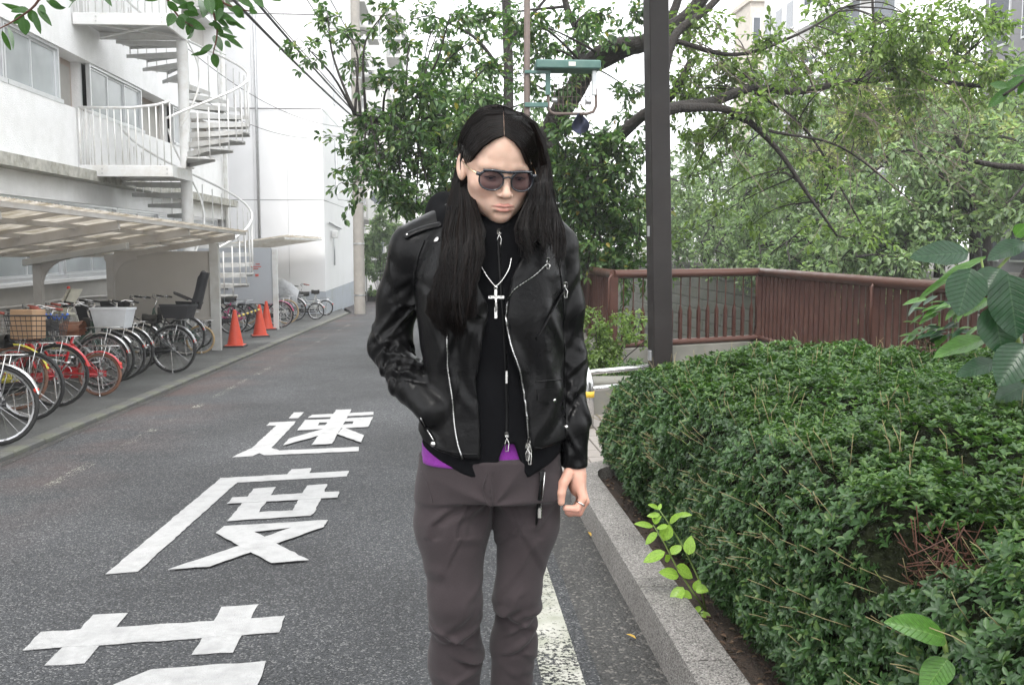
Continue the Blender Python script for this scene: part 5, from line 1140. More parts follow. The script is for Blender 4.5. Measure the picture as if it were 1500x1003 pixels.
# --- trees on the far bank
FB = ((12.6, 44, 4.2, 3.6, 'bank_leaf', 'pale tree on the far bank beside the dark column'), (13.2, 36, 4.6, 3.6, 'bank_leaf', 'broad pale tree on the far bank above the jutting railing'), (12.4, 30, 3.4, 3.0, 'bank_leaf', 'low drooping tree overhanging the far canal wall'),
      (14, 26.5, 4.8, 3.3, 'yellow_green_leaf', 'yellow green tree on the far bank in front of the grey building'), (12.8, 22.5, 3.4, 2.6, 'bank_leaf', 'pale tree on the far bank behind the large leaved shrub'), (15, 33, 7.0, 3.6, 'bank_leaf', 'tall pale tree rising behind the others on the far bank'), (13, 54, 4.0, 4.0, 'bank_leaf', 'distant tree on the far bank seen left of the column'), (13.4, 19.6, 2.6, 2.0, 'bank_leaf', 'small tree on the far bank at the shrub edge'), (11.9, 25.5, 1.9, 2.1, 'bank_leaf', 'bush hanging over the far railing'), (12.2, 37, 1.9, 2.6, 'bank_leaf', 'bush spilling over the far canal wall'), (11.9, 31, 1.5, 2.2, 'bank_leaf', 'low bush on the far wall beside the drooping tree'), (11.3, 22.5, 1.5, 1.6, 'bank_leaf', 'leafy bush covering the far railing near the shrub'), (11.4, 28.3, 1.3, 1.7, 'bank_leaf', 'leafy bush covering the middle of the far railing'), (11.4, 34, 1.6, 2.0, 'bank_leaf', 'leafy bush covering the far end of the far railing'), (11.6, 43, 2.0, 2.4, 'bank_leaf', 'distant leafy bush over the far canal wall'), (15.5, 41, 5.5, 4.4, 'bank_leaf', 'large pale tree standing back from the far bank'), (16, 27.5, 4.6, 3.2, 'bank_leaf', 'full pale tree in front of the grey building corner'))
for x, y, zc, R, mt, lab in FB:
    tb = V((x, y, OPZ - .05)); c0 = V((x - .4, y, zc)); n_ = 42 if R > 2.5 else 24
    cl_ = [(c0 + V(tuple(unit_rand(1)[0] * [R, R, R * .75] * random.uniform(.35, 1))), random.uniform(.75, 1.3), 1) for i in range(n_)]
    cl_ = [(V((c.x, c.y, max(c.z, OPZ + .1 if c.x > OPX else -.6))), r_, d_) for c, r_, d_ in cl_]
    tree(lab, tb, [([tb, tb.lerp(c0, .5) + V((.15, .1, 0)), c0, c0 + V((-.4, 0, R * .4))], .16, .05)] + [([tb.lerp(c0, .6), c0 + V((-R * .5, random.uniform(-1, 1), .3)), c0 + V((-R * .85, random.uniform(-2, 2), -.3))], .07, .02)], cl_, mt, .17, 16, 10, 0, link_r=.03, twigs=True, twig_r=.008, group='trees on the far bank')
# bare dark branch at the right edge belongs to the nearest far tree
o = bpy.data.objects.new('x', None); bpy.data.objects.remove(o)
# --- overhanging cherry whose trunk stands behind the camera
ob_ = V((2.6, -2.4, gz(-2.4)))
oc = thing('tree', 'overhanging cherry twigs with hanging serrated leaves above the window band', 'tree', ob_)
mbt = MB(); limb_mesh(mbt, [ob_ + V((0, 0, -.1)), V((2.3, -2, 2)), V((1.6, -.8, 3.8)), V((.2, 1.5, 4.6)), V((-1.2, 3.4, 4.5)), V((-2.2, 4.6, 4.0))], .2, .03); mbt.build('trunk', 'bark', oc, True)
Q = lambda x, y, dy=0.: D(x, y, 4.7 + dy)
tws = [[V((-2.2, 4.6, 4.0)), Q(75, -60), Q(57, 0), Q(25, 28), Q(-6, 45)], [V((-2.2, 4.6, 4.0)), Q(215, -60), Q(240, -10), Q(262, 25), Q(284, 40)], [V((-1.6, 4.0, 4.3)), Q(300, -60), Q(318, -5), Q(345, 12), Q(375, 18)], [V((-1.6, 4.0, 4.3)), Q(290, -50), Q(308, 5), Q(318, 45), Q(312, 80)], [V((-2.2, 4.6, 4.0)), Q(110, -60), Q(112, -20)], [V((-2.2, 4.6, 4.0)), Q(160, -60), Q(148, -15)], [V((-1.6, 4.0, 4.3)), Q(330, -60), Q(400, -25), Q(440, -8)]]
for w_ in tws: MB().tube(curve(w_, 5), [.010 - .0075 * k / ((len(w_) - 1) * 5) for k in range((len(w_) - 1) * 5 + 1)], 6).build('twig', 'twig_red', oc, True)
# leaf list: base px, tip px, width px
LV = [(68, 2, 93, 14, 13), (40, 18, 8, 8, 8), (42, 14, 14, 16, 9), (35, 22, 20, 35, 12), (33, 26, 38, 52, 15), (45, 14, 52, 36, 13), (48, 18, 60, 50, 9), (55, 12, 75, 37, 9), (58, 8, 66, 18, 8), (12, 40, 22, 68, 7), (3, 45, 16, 78, 7), (72, 0, 92, 13, 10), (112, -12, 104, 14, 15), (116, -10, 108, 4, 10), (148, -12, 163, 7, 8),
      (240, -8, 215, 2, 9), (245, 2, 262, 18, 10), (255, 20, 246, 38, 13), (262, 24, 268, 44, 12), (262, 22, 282, 38, 13), (272, 28, 300, 44, 13), (280, 34, 275, 52, 12), (284, 40, 278, 58, 10), (268, 18, 292, 22, 9), (275, 8, 290, 24, 12), (295, 0, 300, 22, 16), (305, -5, 310, 20, 15), (318, -6, 322, 24, 16), (330, 2, 345, 18, 13), (340, 10, 357, 26, 14), (350, 12, 356, 26, 10), (365, 14, 376, 19, 9), (345, -8, 372, 12, 10), (372, -8, 385, 10, 12), (355, -12, 362, 4, 12), (310, 18, 342, 28, 11), (315, 25, 338, 42, 8), (312, 30, 328, 52, 9), (322, 40, 340, 47, 8), (330, 30, 352, 38, 8), (340, 28, 356, 44, 7), (316, 35, 306, 36, 6), (320, 45, 330, 58, 7), (314, 52, 325, 72, 12), (318, 50, 345, 56, 7), (330, 52, 355, 70, 7), (312, 66, 290, 80, 9), (313, 70, 330, 84, 11), (312, 78, 318, 100, 12), (305, 74, 278, 84, 7), (330, 60, 338, 70, 7), (392, -5, 410, 1, 7), (430, -8, 415, 2, 8), (260, 0, 282, 14, 10), (285, 5, 262, 12, 9), (250, -6, 268, 6, 10), (325, 12, 318, 30, 9)]
for bx, by, tx, ty, wd_ in LV:
    a = Q(bx, by, random.uniform(-.12, .1)); b_ = Q(tx, ty, random.uniform(-.15, .08)); fleaf(oc, a, b_, wd_ * 4.7 / F, vw(a) + V((random.uniform(-.5, .5), 0, random.uniform(-.6, .6))), 'near_cherry', .08, .25, n=7, m=5)
Q = lambda x, y, dy=0.: D(x, y, 4.2 + dy)
MB().tube(curve([V((2.2, -1.2, 3.0)), V((2.9, 1.5, 3.0)), Q(1560, 60), Q(1500, 118), Q(1470, 140)], 5), .006, 6).build('twig', 'bark', oc, True)
for bx, by, tx, ty, wd_ in ((1500, 112, 1462, 138, 14), (1480, 130, 1446, 158, 15), (1476, 128, 1450, 122, 12), (1506, 116, 1490, 140, 10), (1515, 100, 1480, 108, 12)): a = Q(bx, by); fleaf(oc, a, Q(tx, ty, .05), wd_ * 4.2 / F, vw(a) + V((0, 0, .3)), 'near_cherry', .08, .3, n=7, m=5)
# unseen crown over the road, inferred from hanging twigs, thickened to shade the foreground
cr_ = []; limbs_o = [[V((1.6, -.8, 3.8)), V((3.2, 1.5, 5.2)), V((3.6, 4, 5.8))], [V((.2, 1.5, 4.6)), V((.6, 3.4, 5.6)), V((.4, 5.5, 6.2))], [V((2.0, -1.5, 3)), V((.2, -2, 4.6)), V((-2, -1.5, 5.2))]]
for L_ in limbs_o: mbt = MB(); limb_mesh(mbt, L_, .09, .03); mbt.build('limb', 'bark', oc, True)
while len(cr_) < 92:
    c = V((random.uniform(-3.2, 4.6), random.uniform(-3.5, 6.5), random.uniform(4.2, 7.0)))
    if c.z < 1.45 + .28 * max(0, c.y) + 1.5 or ((c.x - .8) / 4.2) ** 2 + ((c.y - 1.2) / 5.4) ** 2 > 1: continue
    cr_.append(leafy(c, random.uniform(.7, 1.0), 14, 11, .11))
cb2 = MB(); Ao = [p for L_ in limbs_o for p in curve(L_)] + [V((-1.2, 3.4, 4.5)), V((.2, 1.5, 4.6))]
for q in cr_:
    e = V(q[0][0][0]); a = min(Ao, key=lambda p: (p - e).length); cb2.tube([a, a.lerp(e, .5) + V((0, 0, .15)), e], [.02, .014, .007], 5)
    for sg_ in q[0]: cb2.tube([e, sg_[0], sg_[2]], [.006, .005, .002], 3, caps=False)
cb2.build('branches', 'bark', oc, True, kind='stuff'); foliage(oc, *[np.concatenate([q[k] for q in cr_]) for k in (1, 2, 3, 4)], 'cherry_leaf', .52, .2, .18, 0, 'crown')
# bare branch at the right
nb = V((4.5, 8.6, -.2)); nbt = thing('tree', 'slim dark tree with a bare stub branch behind the large leaved shrub', 'tree', nb)
mbt = MB(); limb_mesh(mbt, [nb, D(1545, 330, 8.4), D(1530, 240, 8.2), D(1560, 60, 8), D(1600, -200, 8)], .06, .04); mbt.build('trunk', 'bark', nbt, True)
mbt = MB(); limb_mesh(mbt, [D(1540, 262, 8.3), D(1500, 246, 8.2), D(1465, 243, 8.1), D(1430, 237, 8)], .035, .022); mbt.build('limb', 'bark', nbt, True)
# --- shrubs
def bush(label, c, R, n_, size, mat, cat='shrub', sg=0):
    t_ = thing('shrub', label, cat, (c[0], c[1], c[2]))
    cl_ = [leafy(V(c) + V((random.gauss(0, R[0] * .45), random.gauss(0, R[1] * .45), abs(random.gauss(R[2] * .5, R[2] * .28)))), min(R) * .4, 10, 9, size) for i in range(n_)]
    mb = MB()
    for q in cl_[::2]: mb.tube([V(c), V(c).lerp(V(q[0][0][0]), .6) + V((0, 0, .05)), q[0][0][0]], .008, 4)
    mb.build('stem', 'bark', t_, kind='stuff'); foliage(t_, *[np.concatenate([q[k] for q in cl_]) for k in (1, 2, 3, 4)], mat, .5, .2, .15, sg)
bush('leafy green shrub at the foot of the railing beside the barrier loop', (1.85, 11.6, gz(11.6)), (.45, .5, 1.05), 46, .055, 'cherry_leaf_light')
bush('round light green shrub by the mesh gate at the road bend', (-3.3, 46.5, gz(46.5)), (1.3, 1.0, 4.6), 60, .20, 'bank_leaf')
bush('low dark shrub behind the stone block', (2.0, 10.3, gz(10.3)), (.3, .4, .5), 16, .045, 'cherry_leaf')
# --- buildings beyond the canal
block('grey_building', 'dark purple grey building beyond the yellow green tree', 19.2, 34, 26, 34, 26, 'grey_wall', 7, 'Xy', 4)
gbk = block('white_building', 'white building with slanting stair walls behind the cherry limbs', 21, 27.5, 58, 64, 24, 'pale_wall', 7, 'yX', 3)
for i in range(5): MB().prism([(20.8, 57.4, 4 + i * 3.4), (27.4, 57.4, 7.4 + i * 3.4), (27.4, 57.4, 8.6 + i * 3.4), (20.8, 57.4, 5.2 + i * 3.4)], (0, .3, 0)).build('stair_wall', 'panel_white', gbk)
block('beige_building', 'beige building with vertical fins behind the cherry limbs', 23.2, 26.2, 74, 78, 20, 'beige_tile', 5, 'y', 3)
for x in (14.9, 15.9): MB().cbox(x, x + .35, 23.6, 23.95, OPZ, 5.5, .02).build('pillar', 'panel_white', bpy.data.objects['grey_building'])
# ================================================================== the man
from mathutils.bvhtree import BVHTree
YM = 2.15
M('scalp_skin', (.20, .14, .115), .7)
def skin_mat():
    m, t, b, o = NT('skin'); l = t.links.new; tc = nd(t, 'ShaderNodeTexCoord')
    at = nd(t, 'ShaderNodeAttribute', _attribute_name='tint'); n = nd(t, 'ShaderNodeTexNoise', Scale=38., Detail=5.); l(tc.outputs['Object'], n.inputs['Vector'])
    r = ramp(t, [(.3, (.50, .325, .245)), (.7, (.60, .41, .32))]); l(n.outputs['Fac'], r.inputs['Fac'])
    c = mixc(t, 1., r.outputs[0], at.outputs['Color'], 'MULTIPLY'); l(c, b.inputs['Base Color'])
    b.inputs['Roughness'].default_value = .48; b.inputs['Specular IOR Level'].default_value = .4
    b.inputs['Subsurface Weight'].default_value = .25; b.inputs['Subsurface Radius'].default_value = (.012, .005, .003); b.inputs['Subsurface Scale'].default_value = .6
    n2 = nd(t, 'ShaderNodeTexNoise', Scale=420., Detail=2.); l(tc.outputs['Object'], n2.inputs['Vector']); bp = nd(t, 'ShaderNodeBump', Strength=.12, Distance=.001); l(n2.outputs['Fac'], bp.inputs['Height']); l(bp.outputs[0], b.inputs['Normal'])
skin_mat()
def leather_mat():
    m, t, b, o = NT('leather'); l = t.links.new; tc = nd(t, 'ShaderNodeTexCoord')
    n = nd(t, 'ShaderNodeTexNoise', Scale=7., Detail=5.); l(tc.outputs['Object'], n.inputs['Vector'])
    r = ramp(t, [(.3, (.0045, .0045, .005)), (.7, (.009, .0088, .009))]); l(n.outputs['Fac'], r.inputs['Fac']); l(r.outputs[0], b.inputs['Base Color'])
    rr = ramp(t, [(.3, .24), (.7, .38)]); l(n.outputs['Fac'], rr.inputs['Fac']); l(rr.outputs[0], b.inputs['Roughness']); b.inputs['Specular IOR Level'].default_value = .15
    v = nd(t, 'ShaderNodeTexVoronoi', Scale=520.); l(tc.outputs['Object'], v.inputs['Vector'])
    n2 = nd(t, 'ShaderNodeTexNoise', Scale=26., Detail=6., Roughness=.55); l(tc.outputs['Object'], n2.inputs['Vector'])
    b1 = nd(t, 'ShaderNodeBump', Strength=.22, Distance=.012); l(n2.outputs['Fac'], b1.inputs['Height'])
    b2 = nd(t, 'ShaderNodeBump', Strength=.12, Distance=.001); l(v.outputs['Distance'], b2.inputs['Height']); l(b1.outputs[0], b2.inputs['Normal']); l(b2.outputs[0], b.inputs['Normal'])
leather_mat()
def cloth_mat(name, col, sc_=900., var=.15, sheen=.3, bump=.25):
    m, t, b, o = NT(name); l = t.links.new; tc = nd(t, 'ShaderNodeTexCoord')
    n = nd(t, 'ShaderNodeTexNoise', Scale=sc_ * .35, Detail=3.); l(tc.outputs['Object'], n.inputs['Vector']); n2 = nd(t, 'ShaderNodeTexNoise', Scale=9., Detail=5.); l(tc.outputs['Object'], n2.inputs['Vector'])
    r = ramp(t, [(.3, sc(col, 1 - var)), (.7, sc(col, 1 + var))]); l(n.outputs['Fac'], r.inputs['Fac']); r2 = ramp(t, [(.3, .88), (.7, 1.12)]); l(n2.outputs['Fac'], r2.inputs['Fac'])
    l(mixc(t, 1., r.outputs[0], r2.outputs[0], 'MULTIPLY'), b.inputs['Base Color']); b.inputs['Roughness'].default_value = .9; b.inputs['Specular IOR Level'].default_value = .2
    b.inputs['Sheen Weight'].default_value = sheen; b.inputs['Sheen Roughness'].default_value = .5
    w_ = nd(t, 'ShaderNodeTexNoise', Scale=sc_, Detail=1.); l(tc.outputs['Object'], w_.inputs['Vector'])
    b0 = nd(t, 'ShaderNodeBump', Strength=.08, Distance=.01); n3 = nd(t, 'ShaderNodeTexNoise', Scale=16., Detail=5.); l(tc.outputs['Object'], n3.inputs['Vector']); l(n3.outputs['Fac'], b0.inputs['Height'])
    bp = nd(t, 'ShaderNodeBump', Strength=bump, Distance=.002); l(w_.outputs['Fac'], bp.inputs['Height']); l(b0.outputs[0], bp.inputs['Normal']); l(bp.outputs[0], b.inputs['Normal'])
cloth_mat('hoodie_black', (.0042, .0043, .0052), sheen=0., bump=.4); MATS['hoodie_black'].node_tree.nodes['Principled BSDF'].inputs['Specular IOR Level'].default_value = .08; cloth_mat('trouser_brown', (.036, .028, .030), 1300., .10, .10, .15); cloth_mat('tshirt_purple', (.17, .022, .22), sheen=.1)
def hair_mat():
    m, t, b, o = NT('hair_black'); l = t.links.new; tc = nd(t, 'ShaderNodeTexCoord'); g = nd(t, 'ShaderNodeNewGeometry')
    r = ramp(t, [(0, (.0028, .0024, .0024)), (.7, (.006, .0048, .0045)), (1, (.016, .0105, .009))]); l(g.outputs['Random Per Island'], r.inputs['Fac']); l(r.outputs[0], b.inputs['Base Color'])
    b.inputs['Roughness'].default_value = .32; b.inputs['Specular IOR Level'].default_value = .15
hair_mat()
M('silver', (.66, .65, .63), .25, 1., var=.1, scale=90); M('zip_silver', (.55, .55, .54), .3, 1., var=.2, scale=300); M('gold_wire', (.6, .45, .28), .25, 1.); M('glasses_frame', (.012, .016, .024), .15, coat=.5); M('brow', (.02, .015, .012), .7); M('boot_black', (.012, .012, .012), .4)
m, t, b, o = NT('tinted_lens'); b.inputs['Base Color'].default_value = (.05, .04, .05, 1); b.inputs['Roughness'].default_value = .06; b.inputs['Specular IOR Level'].default_value = .6
tr = nd(t, 'ShaderNodeBsdfTransparent'); tr.inputs['Color'].default_value = (.40, .36, .40, 1); mx = nd(t, 'ShaderNodeMixShader', Fac=.68); t.links.new(b.outputs[0], mx.inputs[1]); t.links.new(tr.outputs[0], mx.inputs[2]); t.links.new(mx.outputs[0], o.inputs['Surface'])

# ---- signed distance tools
def PM(px, py, dy=0.): return D(px, py, YM + dy)
def sminA(a, b_, k): h = np.clip(.5 + .5 * (b_ - a) / k, 0, 1); return b_ + (a - b_) * h - k * h * (1 - h)
def smaxA(a, b_, k): return -sminA(-a, -b_, k)
def ell(x, y, z, c, r):
    q = np.sqrt(((x - c[0]) / r[0]) ** 2 + ((y - c[1]) / r[1]) ** 2 + ((z - c[2]) / r[2]) ** 2); return (q - 1) * min(r)
def sph(x, y, z, c, r): return np.sqrt((x - c[0]) ** 2 + (y - c[1]) ** 2 + (z - c[2]) ** 2) - r
def capsule(x, y, z, a, b_, ra, rb=None):
    rb = ra if rb is None else rb; d = [b_[i] - a[i] for i in range(3)]; L2 = sum(v * v for v in d) + 1e-12
    t = np.clip(((x - a[0]) * d[0] + (y - a[1]) * d[1] + (z - a[2]) * d[2]) / L2, 0, 1)
    return np.sqrt((x - a[0] - t * d[0]) ** 2 + (y - a[1] - t * d[1]) ** 2 + (z - a[2] - t * d[2]) ** 2) - (ra + (rb - ra) * t), t * math.sqrt(L2)
def chainS(x, y, z, pts, rad, k=.02):
    f = None; s0 = 0
    for i in range(len(pts) - 1):
        dd, tt = capsule(x, y, z, pts[i], pts[i + 1], rad[i], rad[i + 1])
        if f is None: f = dd; s = tt + 0; best = dd
        else:
            s = np.where(dd < best, s0 + tt, s); best = np.minimum(best, dd); f = sminA(f, dd, k)
        s0 += (V(pts[i + 1]) - V(pts[i])).length
    return f, s
def chainA(pts, s):
    L_ = [0]
    for a, b_ in zip(pts, pts[1:]): L_.append(L_[-1] + (V(b_) - V(a)).length)
    return np.interp(s, L_, [p[0] for p in pts])
def creases(s, xr, s0, s1, n, seed, amp, wid, lat=.03, slope=1.2):
    r = np.random.default_rng(seed); o = 0
    for i in range(n):
        c, k, w_, a_, x0, lw = r.uniform(s0, s1), r.uniform(-slope, slope), wid * r.uniform(.7, 1.5), amp * r.uniform(.45, 1.2), r.uniform(-lat, lat), lat * r.uniform(.5, 1.1)
        t_ = (s - c - k * xr - 9 * xr * xr * r.uniform(-.6, .6)) / w_; e = np.exp(-((xr - x0) / lw) ** 2)
        o = o + a_ * e * (np.exp(-t_ * t_) - .75 * np.exp(-((t_ - 1.7) / 1.1) ** 2))
    return o
def poly2(x, z, P):
    d = np.full(x.shape, 1e9, np.float32); sgn = np.ones(x.shape, np.float32); n = len(P); j = n - 1
    for i in range(n):
        ex, ez = P[j][0] - P[i][0], P[j][1] - P[i][1]; wx, wz = x - P[i][0], z - P[i][1]
        h = np.clip((wx * ex + wz * ez) / (ex * ex + ez * ez + 1e-12), 0, 1); d = np.minimum(d, (wx - ex * h) ** 2 + (wz - ez * h) ** 2)
        c1 = z >= P[i][1]; c2 = z < P[j][1]; c3 = ex * wz > ez * wx
        sgn = np.where((c1 & c2 & c3) | (~c1 & ~c2 & ~c3), -sgn, sgn); j = i
    return sgn * np.sqrt(d)
def wobble(x, y, z, fr, seed, n=5):
    r = np.random.default_rng(seed); o = 0
    for i in range(n):
        k = r.normal(size=3); k *= fr * r.uniform(.6, 1.5) / np.linalg.norm(k); o = o + np.sin(k[0] * x + k[1] * y + k[2] * z + r.uniform(0, 6.3))
    return o / n
def nets(fn, lo, hi, h, smooth=1):
    ax = [np.arange(lo[i], hi[i] + h, h, dtype=np.float32) for i in range(3)]
    x, y, z = np.meshgrid(*ax, indexing='ij', sparse=False); f = np.asarray(fn(x, y, z), np.float32); sg = f < 0
    nx, ny, nz = f.shape; C = [(i, j, k) for i in (0, 1) for j in (0, 1) for k in (0, 1)]
    cnt = sum(sg[i:nx - 1 + i, j:ny - 1 + j, k:nz - 1 + k].astype(np.int8) for i, j, k in C)
    act = (cnt > 0) & (cnt < 8); I = np.argwhere(act); idx = -np.ones(act.shape, np.int64); idx[act] = np.arange(len(I))
    acc = np.zeros((len(I), 3)); num = np.zeros(len(I)); E = [(a, b_) for a in C for b_ in C if sum(abs(a[i] - b_[i]) for i in range(3)) == 1 and a < b_]
    for a, b_ in E:
        fa = f[I[:, 0] + a[0], I[:, 1] + a[1], I[:, 2] + a[2]]; fb = f[I[:, 0] + b_[0], I[:, 1] + b_[1], I[:, 2] + b_[2]]; mk = (fa < 0) != (fb < 0)
        t = np.where(mk, fa / np.where(mk, fa - fb, 1), 0)
        acc += np.where(mk[:, None], np.array(a) + (np.array(b_) - np.array(a)) * t[:, None], 0); num += mk
    v = (I + acc / num[:, None]) * h + np.array(lo)
    Q = []
    for d in range(3):
        s0 = [slice(0, -1)] * 3; s0[d] = slice(0, -1); a = sg; sl1 = [slice(None)] * 3; sl2 = [slice(None)] * 3; sl1[d] = slice(0, -1); sl2[d] = slice(1, None)
        ch = sg[tuple(sl1)] != sg[tuple(sl2)]; J = np.argwhere(ch); e = [i for i in range(3) if i != d]
        J = J[(J[:, e[0]] > 0) & (J[:, e[1]] > 0) & (J[:, e[0]] < f.shape[e[0]] - 1) & (J[:, e[1]] < f.shape[e[1]] - 1)]
        def at(o0, o1): q = J.copy(); q[:, e[0]] += o0; q[:, e[1]] += o1; return idx[q[:, 0], q[:, 1], q[:, 2]]
        q = np.stack([at(-1, -1), at(0, -1), at(0, 0), at(-1, 0)], 1); flip = sg[J[:, 0], J[:, 1], J[:, 2]]
        if d == 1: flip = ~flip
        q[~flip] = q[~flip][:, ::-1]; Q.append(q)
    Q = np.concatenate(Q)
    for _ in range(smooth):
        ac = np.zeros_like(v); nm = np.zeros(len(v))
        for i in range(4):
            a, b_ = Q[:, i], Q[:, (i + 1) % 4]; np.add.at(ac, a, v[b_]); np.add.at(nm, a, 1); np.add.at(ac, b_, v[a]); np.add.at(nm, b_, 1)
        v = v * .45 + (ac / np.maximum(nm, 1)[:, None]) * .55
    return v, Q

man = thing('person', 'person with long black hair and sunglasses in a black leather jacket, looking down', 'person', (PM(715, 500).x, YM, gz(YM)))
MO = V(man.location)
def nets_obj(name, v, Q, mat, parent=man, tint=None):
    me = np_mesh(name, v - np.array(parent_origin(parent)), Q); smooth_mesh(me)
    if tint is not None:
        ca = me.color_attributes.new('tint', 'FLOAT_COLOR', 'POINT'); ca.data.foreach_set('color', np.concatenate([tint, np.ones((len(tint), 1))], 1).astype(np.float32).ravel())
    return link(name, me, mat, parent)

# ---- head in its own frame: x to the viewer's right, f forward, z up, eyes at z=0
HO = PM(727, 245, -.03); PITCH, HYAW, ROLL = math.radians(17), math.radians(11), math.radians(1.5)
HR = Matrix.Rotation(HYAW, 3, 'Z') @ Matrix.Rotation(PITCH, 3, 'X') @ Matrix.Rotation(ROLL, 3, 'Y')
def HL(x, f, z): return HO + HR @ V((x, -f, z))
def lips(x, y, z):
    up = None
    for a, b_ in (((-.0225, .0865, -.0705), (-.008, .0985, -.0660)), ((-.008, .0985, -.0660), (0, .0995, -.0672)), ((0, .0995, -.0672), (.008, .0985, -.0660)), ((.008, .0985, -.0660), (.0225, .0865, -.0705))):
        d, _ = capsule(x, y, z, a, b_, .0024 if abs(a[0]) > .02 else .0040, .0040 if abs(b_[0]) < .02 else .0024); up = d if up is None else np.minimum(up, d)
    lo = None
    for a, b_ in (((-.019, .0870, -.0745), (-.006, .0960, -.0780)), ((-.006, .0960, -.0780), (.006, .0960, -.0780)), ((.006, .0960, -.0780), (.019, .0870, -.0745))):
        d, _ = capsule(x, y, z, a, b_, .0028 if abs(a[0]) > .01 else .0050, .0050 if abs(b_[0]) < .01 else .0028); lo = d if lo is None else np.minimum(lo, d)
    return up, lo
def headf(x, y, z):
    ax = np.abs(x)
    f = ell(x, y, z, (0, -.014, .036), (.0735, .094, .082))
    f = sminA(f, ell(x, y, z, (0, .026, .040), (.060, .066, .062)), .03)
    f = sminA(f, ell(x, y, z, (0, .026, -.022), (.0600, .066, .080)), .028)
    f = sminA(f, ell(ax, y, z, (.030, .018, -.066), (.026, .045, .034)), .032)
    f = sminA(f, ell(x, y, z, (0, .060, -.084), (.027, .026, .028)), .028)
    f = sminA(f, sph(x, y, z, (0, .073, -.1005), .0125), .022)
    f = sminA(f, ell(ax, y, z, (.044, .052, -.026), (.020, .026, .018)), .024)
    d, _ = capsule(ax, y, z, (.012, .086, .016), (.046, .070, .018), .0065, .006); f = sminA(f, d, .016)
    f = smaxA(f, -ell(ax, y, z, (.031, .103, -.003), (.018, .020, .013)), .014)
    f = sminA(f, sph(ax, y, z, (.031, .0705, -.003), .0135), .004)
    d, _ = capsule(ax, y, z, (.016, .0835, .0015), (.046, .074, .000), .0035, .003); f = sminA(f, d, .006)
    d, _ = capsule(x, y, z, (0, .086, .004), (0, .1065, -.036), .0062, .0082); f = sminA(f, d, .012)
    f = sminA(f, sph(x, y, z, (0, .1080, -.0385), .0090), .006)
    f = sminA(f, ell(ax, y, z, (.0116, .0960, -.0420), (.0064, .0095, .0062)), .006)
    f = smaxA(f, -ell(ax, y, z, (.0068, .1035, -.0505), (.0036, .0052, .0040)), .003)
    f = sminA(f, ell(x, y, z, (0, .074, -.071), (.026, .020, .020)), .014)
    up, lo = lips(x, y, z); f = sminA(f, up, .004); f = sminA(f, lo, .004)
    d1, _ = capsule(ax, y, z, (.000, .1045, -.0726), (.012, .0990, -.0724), .0014, .0014); d2, _ = capsule(ax, y, z, (.012, .0990, -.0724), (.0235, .0885, -.0728), .0014, .0012); f = smaxA(f, -np.minimum(d1, d2), .0022)
    d, _ = capsule(x, y, z, (0, .1005, -.055), (0, .0995, -.063), .002, .0016); f = smaxA(f, -d, .005)
    d, _ = capsule(ax, y, z, (0, .092, -.0885), (.012, .088, -.0875), .004, .003); f = smaxA(f, -d, .010)
    # ears
    er = ell(-x, y + (-x - .075) * .7 + z * .25, z, (.0755, -.010, -.006), (.0098, .0175, .030)); er = smaxA(er, -ell(-x, y + z * .25, z, (.0845, -.006, -.003), (.006, .0095, .018)), .005)
    f = sminA(f, er, .005)
    # neck
    d, _ = capsule(x, y, z, (0, -.022, -.070), (0, -.055, -.26), .050, .056); f = sminA(f, d, .022)
    return f
vh, qh = nets(headf, (-.105, -.13, -.25), (.105, .13, .13), .0021, 1)
up, lo = lips(vh[:, 0], vh[:, 1], vh[:, 2]); lm = np.clip(1 - np.minimum(up, lo) / .0016, 0, 1)[:, None]
tint = np.ones((len(vh), 3)) * (1 - lm) + lm * np.array([.95, .66, .70])
ck = np.exp(-(((np.abs(vh[:, 0]) - .045) / .022) ** 2 + ((vh[:, 2] + .035) / .024) ** 2))[:, None] * (vh[:, 1] > .03)[:, None]; tint *= 1 - ck * np.array([0, .06, .05])
nk = np.clip((-.11 - vh[:, 2]) / .03, 0, 1)[:, None]; tint *= 1 - nk * np.array([.02, .06, .06])
vh[:, 2] = np.where(vh[:, 2] > 0, vh[:, 2], np.where(vh[:, 2] > -.115, vh[:, 2] * .91, vh[:, 2] + .115 * .09))
HRn = np.array(HR); vhw = np.stack([vh[:, 0], -vh[:, 1], vh[:, 2]], 1) @ HRn.T + np.array(HO); qh = qh[:, ::-1]

# ---- limbs: pixel skeleton
q3 = lambda px, py, dy: tuple(PM(px, py, dy))
ARM_L = [q3(604, 376, .02), q3(585, 435, .05), q3(571, 508, .06), q3(600, 560, -.02), q3(634, 600, -.085)]; RAD_L = [.054, .0455, .0445, .040, .036]
ARM_R = [q3(815, 378, .02), q3(825, 450, .03), q3(833, 530, .03), q3(839, 620, -.005), q3(841, 690, -.02)]; RAD_R = [.052, .0430, .0385, .0335, .031]
